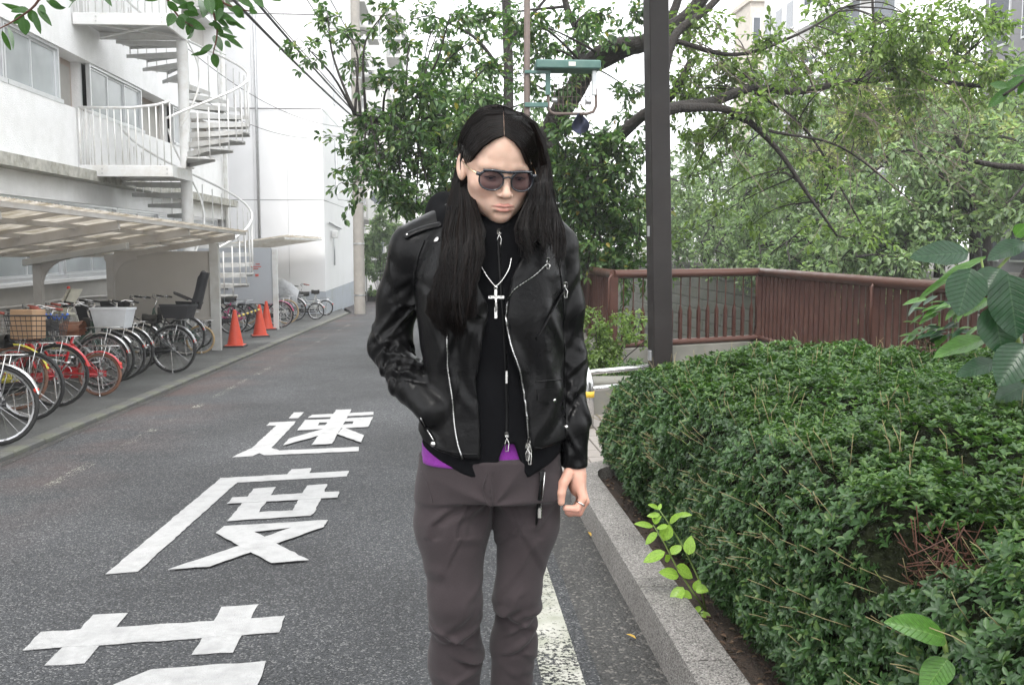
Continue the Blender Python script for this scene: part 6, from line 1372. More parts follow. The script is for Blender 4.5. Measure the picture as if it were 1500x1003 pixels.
# hand hanging at the right
hand_ch = [([(849, 712, -.038), (854, 730, -.046), (845, 745, -.052), (829, 744, -.050)], [.0105, .0095, .0085, .0075]), ([(852, 714, -.018), (857, 734, -.022), (848, 750, -.026), (832, 750, -.026)], [.0105, .0098, .0088, .0078]),
           ([(850, 716, .002), (854, 735, .002), (846, 750, -.002), (834, 752, -.004)], [.0100, .0092, .0085, .0075]), ([(846, 716, .020), (849, 732, .022), (842, 744, .020), (833, 747, .018)], [.0090, .0082, .0075, .0068]), ([(833, 693, -.040), (825, 708, -.050), (822, 722, -.056), (822, 735, -.056)], [.0130, .0112, .0098, .0085])]
def handf(x, y, z):
    d, _ = capsule(x, y, z, q3(841, 640, 0), q3(841, 690, -.015), .024, .023); f = d
    a = q3(841, 692, -.015); b_ = q3(849, 716, -.010)
    cx = [(a[i] + b_[i]) / 2 for i in range(3)]
    f = sminA(f, ell(x, y, z, (cx[0], cx[1], cx[2] + .002), (.0215, .036, .038)), .014)
    for ch, rd in hand_ch: d, _ = chainS(x, y, z, [q3(*p) for p in ch], rd, .004); f = sminA(f, d, .0045)
    return f
c0 = PM(838, 715, -.015); vb, qb = nets(handf, (c0.x - .05, YM - .11, c0.z - .075), (c0.x + .05, YM + .08, c0.z + .11), .0019, 1)
tb_ = np.ones((len(vb), 3)) * np.array([1.02, .86, .84]); tipm = np.clip((c0.z - .022 - vb[:, 2]) / .03, 0, 1)[:, None]; tb_ *= 1 - tipm * np.array([0, .10, .08])
# hidden torso, arms and legs
def bodyf(x, y, z):
    a, b_ = PM(722, 400, .01), PM(718, 660, .01); d, _ = capsule(x, y, z, a, b_, .10, .10); f = d
    for A, R in ((ARM_L, RAD_L), (ARM_R, RAD_R)): d, _ = chainS(x, y, z, A, [r - .018 for r in R]); f = sminA(f, d, .03)
    for L_ in (LEG_L, LEG_R): d, _ = chainS(x, y, z, L_, [.062, .06, .04, .04, .035, .032]); f = sminA(f, d, .03)
    return f
GZ = gz(YM)
LEG_L = [q3(666, 722, .01), q3(663, 765, .0), q3(667, 878, -.03), q3(667, 960, .02), q3(668, 1120, .03), q3(664, 1300, .03)]; LRAD_L = [.084, .083, .0565, .0575, .056, .058]
LEG_R = [q3(772, 722, .01), q3(771, 765, .01), q3(758, 868, -.01), q3(753, 940, .03), q3(745, 1060, .05), q3(735, 1300, .06)]; LRAD_R = [.080, .0715, .0490, .0505, .049, .052]
vt, qt = nets(bodyf, (-.42, YM - .2, GZ + .04), (.42, YM + .22, 1.40), .013, 1)
off1, off2 = len(vhw), len(vhw) + len(vb)
nets_obj('body', np.concatenate([vhw, vb, vt]), np.concatenate([qh, qb + off1, qt + off2]), 'skin', man, np.concatenate([tint, tb_, np.ones((len(vt), 3))]))

# ---- torso sections (pixel rows at the body plane): y, left, right, front depth, back depth
TT = [(300, 690, 765, .055, .085), (318, 668, 785, .075, .09), (335, 642, 800, .092, .10), (355, 622, 815, .108, .105), (400, 609, 828, .128, .11), (460, 611, 830, .132, .11), (540, 620, 828, .124, .105), (600, 616, 829, .124, .108), (650, 609, 831, .128, .115), (720, 606, 832, .13, .12)]
TZ = np.array([PM(715, r[0]).z for r in TT])[::-1]; TXL = np.array([PM(r[1], r[0]).x for r in TT])[::-1]; TXR = np.array([PM(r[2], r[0]).x for r in TT])[::-1]; TF = np.array([r[3] for r in TT])[::-1]; TB = np.array([r[4] for r in TT])[::-1]
def torso(x, y, z, inset=0., p=2.5):
    xl, xr, fr, bk = (np.interp(z, TZ, a) for a in (TXL, TXR, TF, TB)); cx = (xl + xr) / 2; a = (xr - xl) / 2 - inset
    b_ = np.where(y < YM, fr, bk) - inset
    q = (np.abs((x - cx) / a) ** p + np.abs((y - YM) / b_) ** p) ** (1 / p); f = (q - 1) * np.minimum(a, b_)
    return np.maximum(f, z - TZ[-1])
fp = lambda L_, Y_=2.02: [(D(px, py, Y_).x, D(px, py, Y_).z) for px, py in L_]
OPEN = fp([(660, 300), (676, 345), (692, 395), (706, 428), (715, 448), (714, 470), (706, 505), (698, 560), (702, 600), (704, 640), (705, 720), (786, 720), (780, 665), (776, 635), (766, 562), (751, 512), (742, 468), (746, 430), (752, 400), (765, 378), (785, 356), (800, 338), (805, 300)])
HEM = sorted(fp([(560, 640), (608, 643), (618, 652), (640, 664), (670, 672), (704, 674), (770, 664), (790, 661), (830, 655), (870, 655)]))
def ridge(v): return 1 - np.abs(v)
def jacketf(x, y, z):
    f = torso(x, y, z)
    a, b_ = q3(668, 330, .03), q3(606, 362, .02); d, _ = capsule(x, y, z, a, b_, .052, .054); f = sminA(f, d, .03)
    a, b_ = q3(782, 328, .03), q3(815, 362, .02); d, _ = capsule(x, y, z, a, b_, .050, .052); f = sminA(f, d, .03)
    # drape of the body panels
    xq = z - PM(715, 520).z; f = f - creases(x, xq, PM(606, 500).x, PM(705, 500).x, 9, 51, .0075, .011, .11, .40) - creases(x, xq, PM(750, 500).x, PM(830, 500).x, 7, 52, .0068, .012, .11, .5) - .004 * wobble(x, y, z, 22, 4)
    fl, s = chainS(x, y, z, ARM_L, RAD_L, .03); L1 = (V(ARM_L[1]) - V(ARM_L[0])).length + (V(ARM_L[2]) - V(ARM_L[1])).length
    xr = x - chainA(ARM_L, s)
    fl = fl - creases(s, xr, L1 - .10, L1 + .16, 22, 5, .0068, .0085, .035, 1.6) - creases(s, xr, .02, L1 - .05, 9, 6, .0035, .012, .04, 2.0) - .0025 * wobble(x, y, z, 40, 11)
    fr_, s = chainS(x, y, z, ARM_R, RAD_R, .03); L1 = (V(ARM_R[1]) - V(ARM_R[0])).length + (V(ARM_R[2]) - V(ARM_R[1])).length
    xr = x - chainA(ARM_R, s)
    fr_ = fr_ - creases(s, xr, L1 - .08, L1 + .10, 8, 9, .0036, .010, .03, 1.8) - creases(s, xr, .02, L1 + .28, 10, 10, .0028, .012, .03, 2.2) - .002 * wobble(x, y, z, 35, 16)
    cz = PM(841, 684, -.02).z; fr_ = smaxA(fr_, cz - z, .006)
    car = smaxA(poly2(x, z, OPEN), y - (YM - .03), .004)
    hem = np.interp(x, [h[0] for h in HEM], [h[1] for h in HEM])
    f = smaxA(f, hem - z, .006); f = smaxA(f, -car, .007)
    # arm seam: keep a groove between right sleeve and body
    g = sminA(f, fl, .012); g = sminA(g, fr_, .004)
    nk, _ = capsule(x, y, z, q3(728, 345, .03), q3(728, 260, .03), .075); g = smaxA(g, -nk, .01)
    return g
lo_ = (PM(530, 500).x, YM - .19, PM(715, 705).z); hi_ = (PM(872, 500).x, YM + .15, PM(715, 296).z)
vj, qj = nets(jacketf, lo_, hi_, .0034, 1)
jacket = nets_obj('jacket', vj, qj, 'leather')
HHEM = sorted(fp([(560, 655), (612, 662), (640, 677), (680, 698), (717, 711), (726, 706), (733, 668), (740, 652), (754, 652), (761, 672), (766, 690), (774, 703), (800, 690), (832, 672), (880, 660)], 2.03))
def hoodief(x, y, z):
    f = torso(x, y, z, .016) - .003 * wobble(x, y, z, 26, 21) - .0025 * ridge(np.sin(x * 45 + z * 22 + wobble(x, y, z, 11, 22) * 2.5))
    hem = np.interp(x, [h[0] for h in HHEM], [h[1] for h in HHEM]); f = smaxA(f, hem - z, .005)
    # standing collar round the neck
    c = PM(730, 352, -.005); top = PM(730, 334, -.05).z; col, _ = capsule(x, y, z, (c.x, c.y, c.z - .06), (c.x - .003, c.y + .002, c.z + .03), .094, .075)
    col = smaxA(col, z - (top + .004 * np.sin(x * 70) - .9 * np.maximum(0, .012 - np.abs(x - c.x - .004)) + (y - c.y + .07) * .25), .006); f = sminA(f, col, .03)
    # hood lying behind the neck
    hc = PM(722, 327, .05); ph = np.arctan2(y - hc.y, x - hc.x); R = .117; tz = hc.z - .002 - .14 * (x - hc.x) + .02 * np.clip((y - hc.y) / .1, -1.5, 1)
    rad = np.sqrt((x - hc.x) ** 2 + ((y - hc.y) * 1.15) ** 2); hd = np.sqrt((rad - R) ** 2 + ((z - tz) * .8) ** 2) - (.037 + .008 * np.sin(ph * 5) + .006 * wobble(x, y, z, 40, 25)); hd = np.where(y < hc.y - .11, np.maximum(hd, .01), hd)
    f = sminA(f, hd, .02)
    nk, _ = capsule(x, y, z, (c.x, c.y + .012, c.z - .02), (c.x, c.y + .01, c.z + .2), .066, .070); f = smaxA(f, -nk, .006)
    return f
vo, qo = nets(hoodief, (PM(590, 500).x, YM - .17, PM(715, 725).z), (PM(860, 500).x, YM + .24, PM(715, 270).z), .0042, 1)
hoodie = nets_obj('hoodie', vo, qo, 'hoodie_black')
tz0, tz1 = PM(715, 687, -.1).z, PM(715, 610).z
vs_, qs_ = nets(lambda x, y, z: np.maximum(np.maximum(torso(x, y, z, np.where(x < MO.x - .05, .0145, .030)) - .002 * wobble(x, y, z, 60, 31) - .0018 * ridge(np.sin(z * 160 + wobble(x, y, z, 20, 32) * 2)), tz0 - z), z - tz1), (PM(600, 500).x, YM - .15, tz0 - .01), (PM(845, 500).x, YM + .13, tz1 + .01), .006, 1)
nets_obj('t_shirt', vs_, qs_, 'tshirt_purple')
WZ = PM(715, 682, -.1).z
def trousf(x, y, z):
    f = None
    a, b_ = PM(718, 690, .0), PM(718, 722, .0)
    pel = (np.sqrt(((x - a.x) / .163) ** 2 + ((y - YM - .0) / .118) ** 2) - 1) * .118; pel = np.maximum(pel, b_.z - z - .0); 
    fl, s1 = chainS(x, y, z, LEG_L, LRAD_L, .03); fr_, s2 = chainS(x, y, z, LEG_R, LRAD_R, .03)
    kL = (V(LEG_L[1]) - V(LEG_L[0])).length + (V(LEG_L[2]) - V(LEG_L[1])).length; kR = (V(LEG_R[1]) - V(LEG_R[0])).length + (V(LEG_R[2]) - V(LEG_R[1])).length
    for nm in (0, 1):
        ss, kk, ch, sd = ((s1, kL, LEG_L, 41), (s2, kR, LEG_R, 61))[nm]; xr = x - chainA(ch, ss)
        o_ = creases(ss, xr, kk - .01, kk + .12, 8, sd, .0075, .0090, .05, 1.1) + creases(ss, xr, kk + .15, kk + .5, 10, sd + 1, .0060, .011, .05, .9) + creases(ss, xr, .0, kk - .05, 9, sd + 2, .0042, .0095, .045, 2.2) + .0025 * wobble(x, y, z, 16, sd + 3)
        if nm == 0: fl = fl - o_
        else: fr_ = fr_ - o_
    legs = sminA(fl, fr_, .012); f = sminA(legs, pel, .035)
    cz = PM(722, 735).z; cr_ = V(tuple(PM(722, 730, -.06)))                   # pulls radiating from the crotch
    an = np.arctan2(z - cr_.z, x - cr_.x); rr = np.sqrt((x - cr_.x) ** 2 + (z - cr_.z) ** 2); f = f - .0060 * np.exp(-(rr / .11) ** 2) * np.clip(rr / .02, 0, 1) * (ridge(np.sin(an * 3.5 + wobble(x, y, z, 14, 47))) * 1.6 - .6)
    f = smaxA(f, z - WZ - .012, .006); f = np.maximum(f, GZ + .07 - z)
    return f
vp_, qp_ = nets(trousf, (PM(590, 700).x, YM - .16, GZ + .05), (PM(845, 700).x, YM + .17, WZ + .03), .0042, 1)
trousers = nets_obj('trousers', vp_, qp_, 'trouser_brown')
for L_, nx_ in ((LEG_L, -.02), (LEG_R, .02)):                                # boots, below the frame
    e = V(L_[-1]); vf, qf = nets(lambda x, y, z: np.maximum(sminA(capsule(x, y, z, (e.x, e.y + .03, GZ + .05), (e.x, e.y + .03, GZ + .2), .048)[0], capsule(x, y, z, (e.x, e.y + .02, GZ + .042), (e.x + nx_, e.y - .17, GZ + .035), .045, .04)[0], .03), GZ - z), (e.x - .1, e.y - .26, GZ - .01), (e.x + .1, e.y + .12, GZ + .27), .008, 1)
    nets_obj('boot', vf, qf, 'boot_black')

# ---- details laid on the clothes
def bvh(*mv):
    vv, ff, o = [], [], 0
    for v, q in mv: vv.append(v); ff.append(q + o); o += len(v)
    return BVHTree.FromPolygons([tuple(p) for p in np.concatenate(vv)], [tuple(int(i) for i in f) for f in np.concatenate(ff)])
BJ = bvh((vj, qj)); BT = bvh((vj, qj), (vo, qo)); BH = bvh((vo, qo)); BP = bvh((vp_, qp_), (vo, qo), (vj, qj))
def hit(B, px, py, lift=.002, dflt=-.10):
    d = ray(px, py).normalized(); loc, n, i, ds = B.ray_cast(cam.location, d)
    if loc is None or loc.y > YM + .08:
        q = D(px, py, YM - .02); loc, n, i, ds = B.find_nearest(q); loc = loc.copy()
    if n.dot(d) > 0: n = -n
    return loc + n * lift * .6 - d * lift * .4, n
def dense(P, step=3.):
    out = []
    for (x0, y0), (x1, y1) in zip(P, P[1:]):
        k = max(1, int(math.hypot(x1 - x0, y1 - y0) / step)); out += [(x0 + (x1 - x0) * i / k, y0 + (y1 - y0) * i / k) for i in range(k)]
    return out + [P[-1]]
def spl(P, n=8): return [(p.x, p.y) for p in curve([(x, y, 0) for x, y in P], n)]
def zipline(P, parent, B=None, r=.0020, mat='zip_silver', tape=True, lift=.004):
    B = B or BT; pts = [hit(B, x, y, lift)[0] for x, y in dense(spl(P), 1.6)]
    for _ in range(2): pts = [pts[0]] + [(pts[i - 1] + pts[i] * 2 + pts[i + 1]) / 4 for i in range(1, len(pts) - 1)] + [pts[-1]]
    MB().tube(pts, [r * (1.25 if i % 2 else .75) for i in range(len(pts))], 6).build('zip', mat, parent, True)
    if tape: MB().tube([p + V((0, .0016, 0)) for p in pts[::3] + [pts[-1]]], .0060, 6, flat=.35).build('zip_tape', 'leather', parent, True)
def stud(px, py, parent, r=.006, B=None, mat='silver'):
    p, n = hit(B or BT, px, py, .002); MB().lathe([(r * .9, -.002), (r, 0), (r * .98, .0016), (r * .75, .0034), (r * .3, .0042), (r * .02, .0044)], 14, p, n).build('stud', mat, parent, True)
def patch(e0, e1, parent, name, mat='leather', B=None, lift=.005, n=26, m=9, edge=.6, th=.003):
    B = B or BT; a, b_ = spl(e0, 8), spl(e1, 8)
    def samp(P, u): k = u * (len(P) - 1); i = min(len(P) - 2, int(k)); f_ = k - i; return (P[i][0] * (1 - f_) + P[i + 1][0] * f_, P[i][1] * (1 - f_) + P[i + 1][1] * f_)
    rows = []
    for i in range(n):
        p0, p1 = samp(a, i / (n - 1)), samp(b_, i / (n - 1)); row = []
        for k in range(m):
            u = k / (m - 1); x, y = p0[0] + (p1[0] - p0[0]) * u, p0[1] + (p1[1] - p0[1]) * u
            row.append(hit(B, x, y, lift)[0])
        rows.append(row)
    R2 = [[p.copy() for p in r_] for r_ in rows]
    for _ in range(4):
        R2 = [[(R2[i][k] * 2 + R2[max(0, i - 1)][k] + R2[min(n - 1, i + 1)][k] + R2[i][max(0, k - 1)] + R2[i][min(m - 1, k + 1)]) / 6 for k in range(m)] for i in range(n)]
    d = (ray(730, 480)).normalized(); mb = MB(); top = [[p - d * th for p in r_] for r_ in R2]; mb.grid(top)
    ring = [top[0][k] for k in range(m)] + [top[i][-1] for i in range(1, n)] + [top[-1][k] for k in range(m - 2, -1, -1)] + [top[i][0] for i in range(n - 2, 0, -1)]
    mb.grid([ring, [p + d * (th + .006) for p in ring]], wrap=True)
    return mb.build(name, mat, parent, 50)
# lapels and collar
patch([(741, 458), (745, 428), (753, 402), (768, 380), (786, 360), (798, 345)], [(743, 448), (752, 424), (768, 412), (785, 401), (800, 386), (810, 360)], jacket, 'lapel', lift=.006)
patch([(668, 350), (680, 385), (694, 415), (709, 440), (716, 455)], [(640, 352), (638, 390), (650, 430), (680, 450), (712, 470)], jacket, 'lapel', lift=.005)
zipline([(742, 462), (743, 444), (752, 425), (768, 413), (784, 402), (799, 387)], jacket)
zipline([(742, 462), (745, 482), (752, 512), (762, 542), (768, 572), (773, 610), (776, 642)], jacket)
zipline([(656, 489), (655, 515), (656, 538), (662, 575), (664, 600), (667, 630), (672, 655), (678, 671)], jacket)
zipline([(825, 424), (812, 448), (798, 474), (785, 497)], jacket, BJ, .0012, 'leather'); zipline([(617, 611), (626, 628), (636, 645)], jacket, BJ, .0012)
for x, y, r in ((640, 352, .0075), (647, 361, .005), (804, 348, .0065), (793, 382, .0075), (810, 586, .0065), (829, 625, .005), (635, 650, .0065), (796, 353, .003)): stud(x, y, jacket, r, BJ)
patch([(785, 569), (800, 568), (815, 567), (829, 566)], [(786, 588), (800, 591), (811, 594), (829, 586)], jacket, 'pocket_flap', B=BJ, lift=.004, n=14, m=7)
def puller(px, py, parent, L_=.03, B=None):
    p, n = hit(B or BT, px, py, .006); mb = MB(); mb.cbox(p.x - .004, p.x + .004, p.y - .003, p.y + .002, p.z - .006, p.z + .006, .001); mb.build('zip_slider', 'silver', parent, True)
    mb = MB(); q = p + V((0, -.003, -.006)); mb.tube([q, q + V((-.004, -.002, -L_ * .4)), q + V((-.003, -.001, -L_)), q + V((.003, -.001, -L_)), q + V((.004, -.002, -L_ * .4))], .0012, 5, closed=True); mb.build('zip_pull', 'silver', parent, True)
puller(775, 644, jacket, .045); puller(778, 655, jacket, .03); puller(772, 652, jacket, .026); puller(826, 417, jacket, .022, BJ); puller(801, 382, jacket, .012, BJ)
# epaulets
for P in ([(592, 348), (605, 341), (625, 334), (648, 329)], [(824, 350), (814, 342), (803, 337)]):
    pts = [hit(BJ, x, y, .004)[0] for x, y in dense(spl(P), 4)]
    for _ in range(3): pts = [pts[0]] + [(pts[i - 1] + pts[i] * 2 + pts[i + 1]) / 4 for i in range(1, len(pts) - 1)] + [pts[-1]]
    MB().tube(pts, [.003] + [.0075] * (len(pts) - 2) + [.007], 10, flat=.3).build('epaulet', 'leather', jacket, True)
stud(597, 345, jacket, .004, BJ)
# seams: stitched ridges at armhole and waist
for P in ([(622, 352), (612, 380), (607, 415), (610, 455)], [(806, 350), (818, 385), (824, 430), (826, 470)], [(826, 470), (827, 540), (829, 600), (829, 650)], [(783, 655), (800, 656), (826, 650)], [(784, 559), (805, 557), (828, 556)], [(612, 636), (640, 655), (676, 664), (700, 665)]):
    pts = [hit(BJ, x, y, .0012)[0] for x, y in dense(spl(P), 3)]; MB().tube(pts, .0016, 5).build('seam', 'leather', jacket, True)
# hoodie zip
zipline([(731, 340), (733, 400), (738, 470), (741, 530), (743, 590), (743, 640)], hoodie, BH, .0010, 'hoodie_black', True, .003); puller(731, 340, hoodie, .024, BH); puller(742, 636, hoodie, .03, BH)
p, n_ = hit(BH, 742, 552, .004); MB().cbox(p.x - .003, p.x + .003, p.y - .002, p.y + .003, p.z - .014, p.z + .014, .001).build('zip_slider', 'silver', hoodie)
# hanging belt strap with metal tip
sp_ = [hit(BP, x, y, .006)[0] for x, y in ((793, 688), (792, 705), (790, 725), (788, 745), (785, 768))]
MB().tube(sp_, [.008, .007, .0065, .008, .003], 8, flat=.4).build('belt_strap', 'leather', trousers, True); MB().tube([hit(BP, x, y, .012)[0] for x, y in ((795, 690), (793, 720), (790, 742))], .0013, 5).build('strap_zip', 'zip_silver', trousers, True)
p = hit(BP, 789, 750, .012)[0]; MB().cbox(p.x - .004, p.x + .005, p.y - .004, p.y + .004, p.z - .012, p.z + .014, .0015).build('strap_tip', 'silver', trousers)
for P in ([(722, 690), (720, 712), (722, 738)], [(617, 690), (628, 712), (634, 735)], [(715, 690), (708, 715), (712, 735), (722, 742)]):
    pts = [hit(BP, x, y, .0008)[0] for x, y in dense(spl(P), 3)]; MB().tube(pts, .0014, 5).build('seam', 'trouser_brown', trousers, True)
# ring on the finger
a = PM(850, 737, -.049); MB().ring(a, (V(q3(845, 745, -.052)) - V(q3(854, 730, -.046))).normalized(), .0100, .0020, 18, 6).build('finger_ring', 'silver', man, True)

# ---- necklace with crucifix
nk = MB(); cp = [hit(BH, x, y, .005)[0] for x, y in dense(spl([(700, 372), (704, 388), (712, 402), (720, 413), (726, 420)], 6), 2.0)] + [hit(BH, x, y, .005)[0] for x, y in dense(spl([(726, 420), (734, 412), (741, 402), (746, 392), (749, 378)], 6), 2.0)][1:]
nk.tube(cp, [.0022 if i % 2 else .0011 for i in range(len(cp))], 6); neck = nk.build('necklace', 'silver', man, True)
def bx3(mb, x0, y0, x1, y1, t0, t1):
    a, b_ = D(x0, y0, yc), D(x1, y1, yc); mb.cbox(a.x, b_.x, yc - t1, yc - t0, b_.z, a.z, .0008)
yc = min(hit(BH, 726, 440, .004)[0].y, hit(BH, 726, 462, .004)[0].y) - .002
cx_ = MB(); bx3(cx_, 723.6, 424, 728.6, 466.5, 0, .004); bx3(cx_, 714.8, 433, 738.8, 437.6, .0003, .0037); cx_.ring(D(726, 421.5, yc - .002), (0, 1, 0), .003, .0012, 12, 5); cx_.build('crucifix', 'silver', neck, 40)
fg = MB(); T_ = lambda x, y: D(x, y, yc - .0055)
fg.tube([T_(726.2, 436), T_(726.4, 441), T_(726, 447), T_(726.8, 453), T_(726.2, 457)], [.0018, .0032, .0026, .0022, .0014], 7); fg.tube([T_(717, 434), T_(722, 436), T_(726, 438), T_(731, 436), T_(736, 434)], [.0009, .0014, .0018, .0014, .0009], 6); fg.ball(T_(726.4, 433.5), .0027, 8, 6); fg.build('figure', 'silver', neck, True, kind='stuff')

# ---- sunglasses
sgl = thing('sunglasses', '', 'x'); del sgl['label'], sgl['category']; sgl.parent = man; sgl.location = HO - MO
def panto(s_, k, n=28):
    out = []
    for i in range(n):
        a_ = 2 * PI * i / n; rx = .0235 * k; rz = (.0185 if math.sin(a_) > 0 else .0205) * k
        x = rx * math.copysign(abs(math.cos(a_)) ** .88, math.cos(a_)); z = rz * math.copysign(abs(math.sin(a_)) ** .88, math.sin(a_)); out.append(HL(s_ * .0335 + x, .1035 - abs(s_ * .0335 + x) ** 2 * 3.2, -.006 + z))
    return out
for s_ in (-1, 1):
    MB().tube(panto(s_, 1.06), [.0028 if 1 < i < 13 else .0019 for i in range(28)], 7, closed=True).build('frame_rim', 'glasses_frame', sgl, True)
    P_ = panto(s_, 1.0); c_ = sum(P_, V()) / len(P_); mb = MB(); mb.add([c_ + HR @ V((0, -.001, 0))] + P_, [(0, i + 1, (i + 1) % 28 + 1) for i in range(28)]); mb.build('lens', 'tinted_lens', sgl, True)
    MB().tube([HL(s_ * .0565, .0955, .004), HL(s_ * .064, .090, .0045)], .0042, 8).build('hinge', 'glasses_frame', sgl, True)
    MB().tube([HL(s_ * .064, .090, .0045), HL(s_ * .074, .05, .006), HL(s_ * .0775, .0, .010), HL(s_ * .0775, -.02, .0)], .0014, 6).build('temple', 'gold_wire', sgl, True)
MB().tube([HL(-.052, .0975, .0135), HL(-.03, .1045, .0150), HL(0, .1065, .0125), HL(.03, .1045, .0150), HL(.052, .0975, .0135)], .0030, 8).build('brow_bar', 'glasses_frame', sgl, True)
MB().tube([HL(-.011, .1045, -.001), HL(0, .108, .003), HL(.011, .1045, -.001)], .0022, 8).build('bridge', 'glasses_frame', sgl, True)
# lashes and pupils seen through the tinted lenses
for s_ in (-1, 1):
    MB().tube([HL(s_ * .0185, .0840, -.0035), HL(s_ * .026, .0870, -.0015), HL(s_ * .034, .0865, -.0015), HL(s_ * .044, .0795, -.005)], [.0006, .0013, .0013, .0008], 5).build('lashes', 'brow', man, True)
    MB().ball(HL(s_ * .031, .0825, -.0055), .0048, 10, 8, (1, .5, .7)).build('pupil', 'brow', man, True)
# brows
for s_ in (-1, 1):
    mb = MB()
    for i in range(170):
        u = random.random(); x = s_ * (.014 + .034 * u); z = .0215 + .004 * math.sin(u * 2.4) + random.uniform(-.0022, .0022) * (1 - u * .6); f_ = .0945 - .0135 * u - u * u * .008
        a = HL(x, f_, z); mb.tube([a, a + HR @ V((s_ * .005, -.0008, .0012))], .00045, 3, caps=False)
    mb.build('eyebrow', 'brow', man, kind='stuff')

# ---- hair
def hsc(th, ph, k=1.):           # cranium point: th across from the part (0) to the side (1), ph front (0) to back (1)
    a_ = th * 1.62; b_ = math.radians(62 - 165 * ph)
    # great circles from the part line outward
    top = V((0, math.sin(b_) * .098 - .012, .036 + math.cos(b_) * .089)); return top, a_
def scalp(side, th, ph, lift):
    b_ = math.radians(60 - 160 * ph); cy, cz_ = -.012, .036
    fy, fz = math.sin(b_), math.cos(b_); r_y, r_z, r_x = .095 + lift, .083 + lift, .066 + lift
    a_ = th * PI / 2 * 1.08
    x = side * r_x * math.sin(a_); rem = math.cos(a_); y = cy + r_y * fy * (rem * .98 + .02) - .055 * th * th * max(0, fy); z = cz_ + r_z * fz * rem - (.03 * th * th if fz < .4 else 0)
    if fz < 0: z = cz_ + r_z * fz * rem
    return V((x, y, z))
def T1(y, tab): return float(np.interp(y, [r[0] for r in tab], [r[1] for r in tab]))
OUT_L = [(215, 679), (235, 671), (270, 662), (300, 656), (330, 650), (370, 644), (400, 638), (430, 631), (455, 628), (475, 634), (490, 645)]
IN_L = [(215, 700), (235, 690), (262, 687), (285, 692), (305, 700), (330, 706), (370, 705), (400, 702), (440, 698), (470, 696), (490, 690)]
OUT_R = [(200, 795), (225, 804), (270, 810), (300, 815), (325, 822), (345, 826), (360, 828)]
IN_R = [(200, 758), (225, 770), (250, 777), (275, 778), (295, 770), (315, 760), (335, 756), (360, 760)]
hairs = MB(); rn = random.Random(3)
ve, qe = nets(lambda x, y, z: sminA(ell(x, y, z, (0, -.014, .036), (.0745, .095, .083)), ell(x, y, z, (0, .026, .040), (.061, .067, .063)), .03), (-.1, -.13, -.07), (.1, .11, .14), .005, 1)
BE = bvh((np.stack([ve[:, 0], -ve[:, 1], ve[:, 2]], 1) @ HRn.T + np.array(HO), qe[:, ::-1]))
def onhead(px, py, lift):
    d = ray(px, py).normalized(); loc, n, i, ds = BE.ray_cast(cam.location, d)
    if loc is None:
        loc, n, i, ds = BE.find_nearest(PM(px, py, -.02)); q = PM(px, py, (loc.y - YM) + .012); return q
    if n.dot(d) > 0: n = -n
    return loc + n * lift
FR_L = [(737.8, 200), (724, 206), (709, 216), (697, 229), (690, 243)]; OU_L = [(736.4, 161), (710, 165), (690, 181), (678, 206), (671, 238)]
FR_R = [(739.4, 200), (752, 209), (762, 221), (768, 235), (773, 248)]; OU_R = [(737.8, 161), (764, 165), (785, 180), (797, 205), (805, 240)]
def strand(pts, r, n=4):
    c = curve(pts, n); m_ = len(c); hairs.tube(c, [r * (1 - .65 * (i / (m_ - 1)) ** 3) for i in range(m_)], 3, caps=False)
def lock(x, y, dy): return PM(x, y, dy)
def headpath(FRp, OUp, v, lf, jx):
    out = []
    for k, (f_, o_) in enumerate(zip(FRp, OUp)):
        vv = v if k else min(1, v * 1.0); out.append(onhead(f_[0] + (o_[0] - f_[0]) * vv + jx * k * .25, f_[1] + (o_[1] - f_[1]) * vv, lf * (.5 if k == 0 else 1)))
    if FRp is FR_L: out[-1] = out[-1] + V((0, .035, 0))
    return out
for i in range(3400):      # left curtain: over the crown, behind the ear, down over the chest
    v = rn.random(); lf = rn.uniform(.003, .010); t = min(1, max(0, 1 - v + rn.uniform(-.25, .25))); p = headpath(FR_L, OU_L, v, lf, rn.uniform(-2, 2))
    wv = rn.uniform(0, 6.3); wa = rn.uniform(2, 6.5); layer = rn.uniform(0, 1); yend = 474 + 10 * math.sin(t * 13) + rn.gauss(0, 6) - 22 * max(0, t - .75) * 4 - 14 * max(0, .15 - t) * 6 - rn.random() ** 5 * 80; gw = math.sin(t * 9)
    for y in (268, 300, 340, 375, 405, 432, 458, 480):
        if y > yend: break
        x = T1(y, OUT_L) + (T1(y, IN_L) - T1(y, OUT_L)) * t + (wa * math.sin(y * .036 + math.floor(t * 11) * 1.3 + wv * .12 + gw) + 2.2 * math.sin(y * .075 + wv * 2)) * min(1, max(0, (y - 290) / 60))
        dyb = float(np.interp(y, (250, 268, 300, 340, 380, 490), (.045, .035 - .03 * t, .0 - .06 * t, -.075 - .03 * t, -.128, -.15))); p.append(lock(x, y, dyb - .028 * layer - .012 * math.sin((t - .1) * PI)))
    x = T1(yend, OUT_L) + (T1(yend, IN_L) - T1(yend, OUT_L)) * (t * .8 + .1) + rn.uniform(-6, 6); p.append(lock(x, yend + rn.uniform(0, 9), -.150 - .02 * layer)); strand(p, rn.uniform(.0005, .0010), 1)
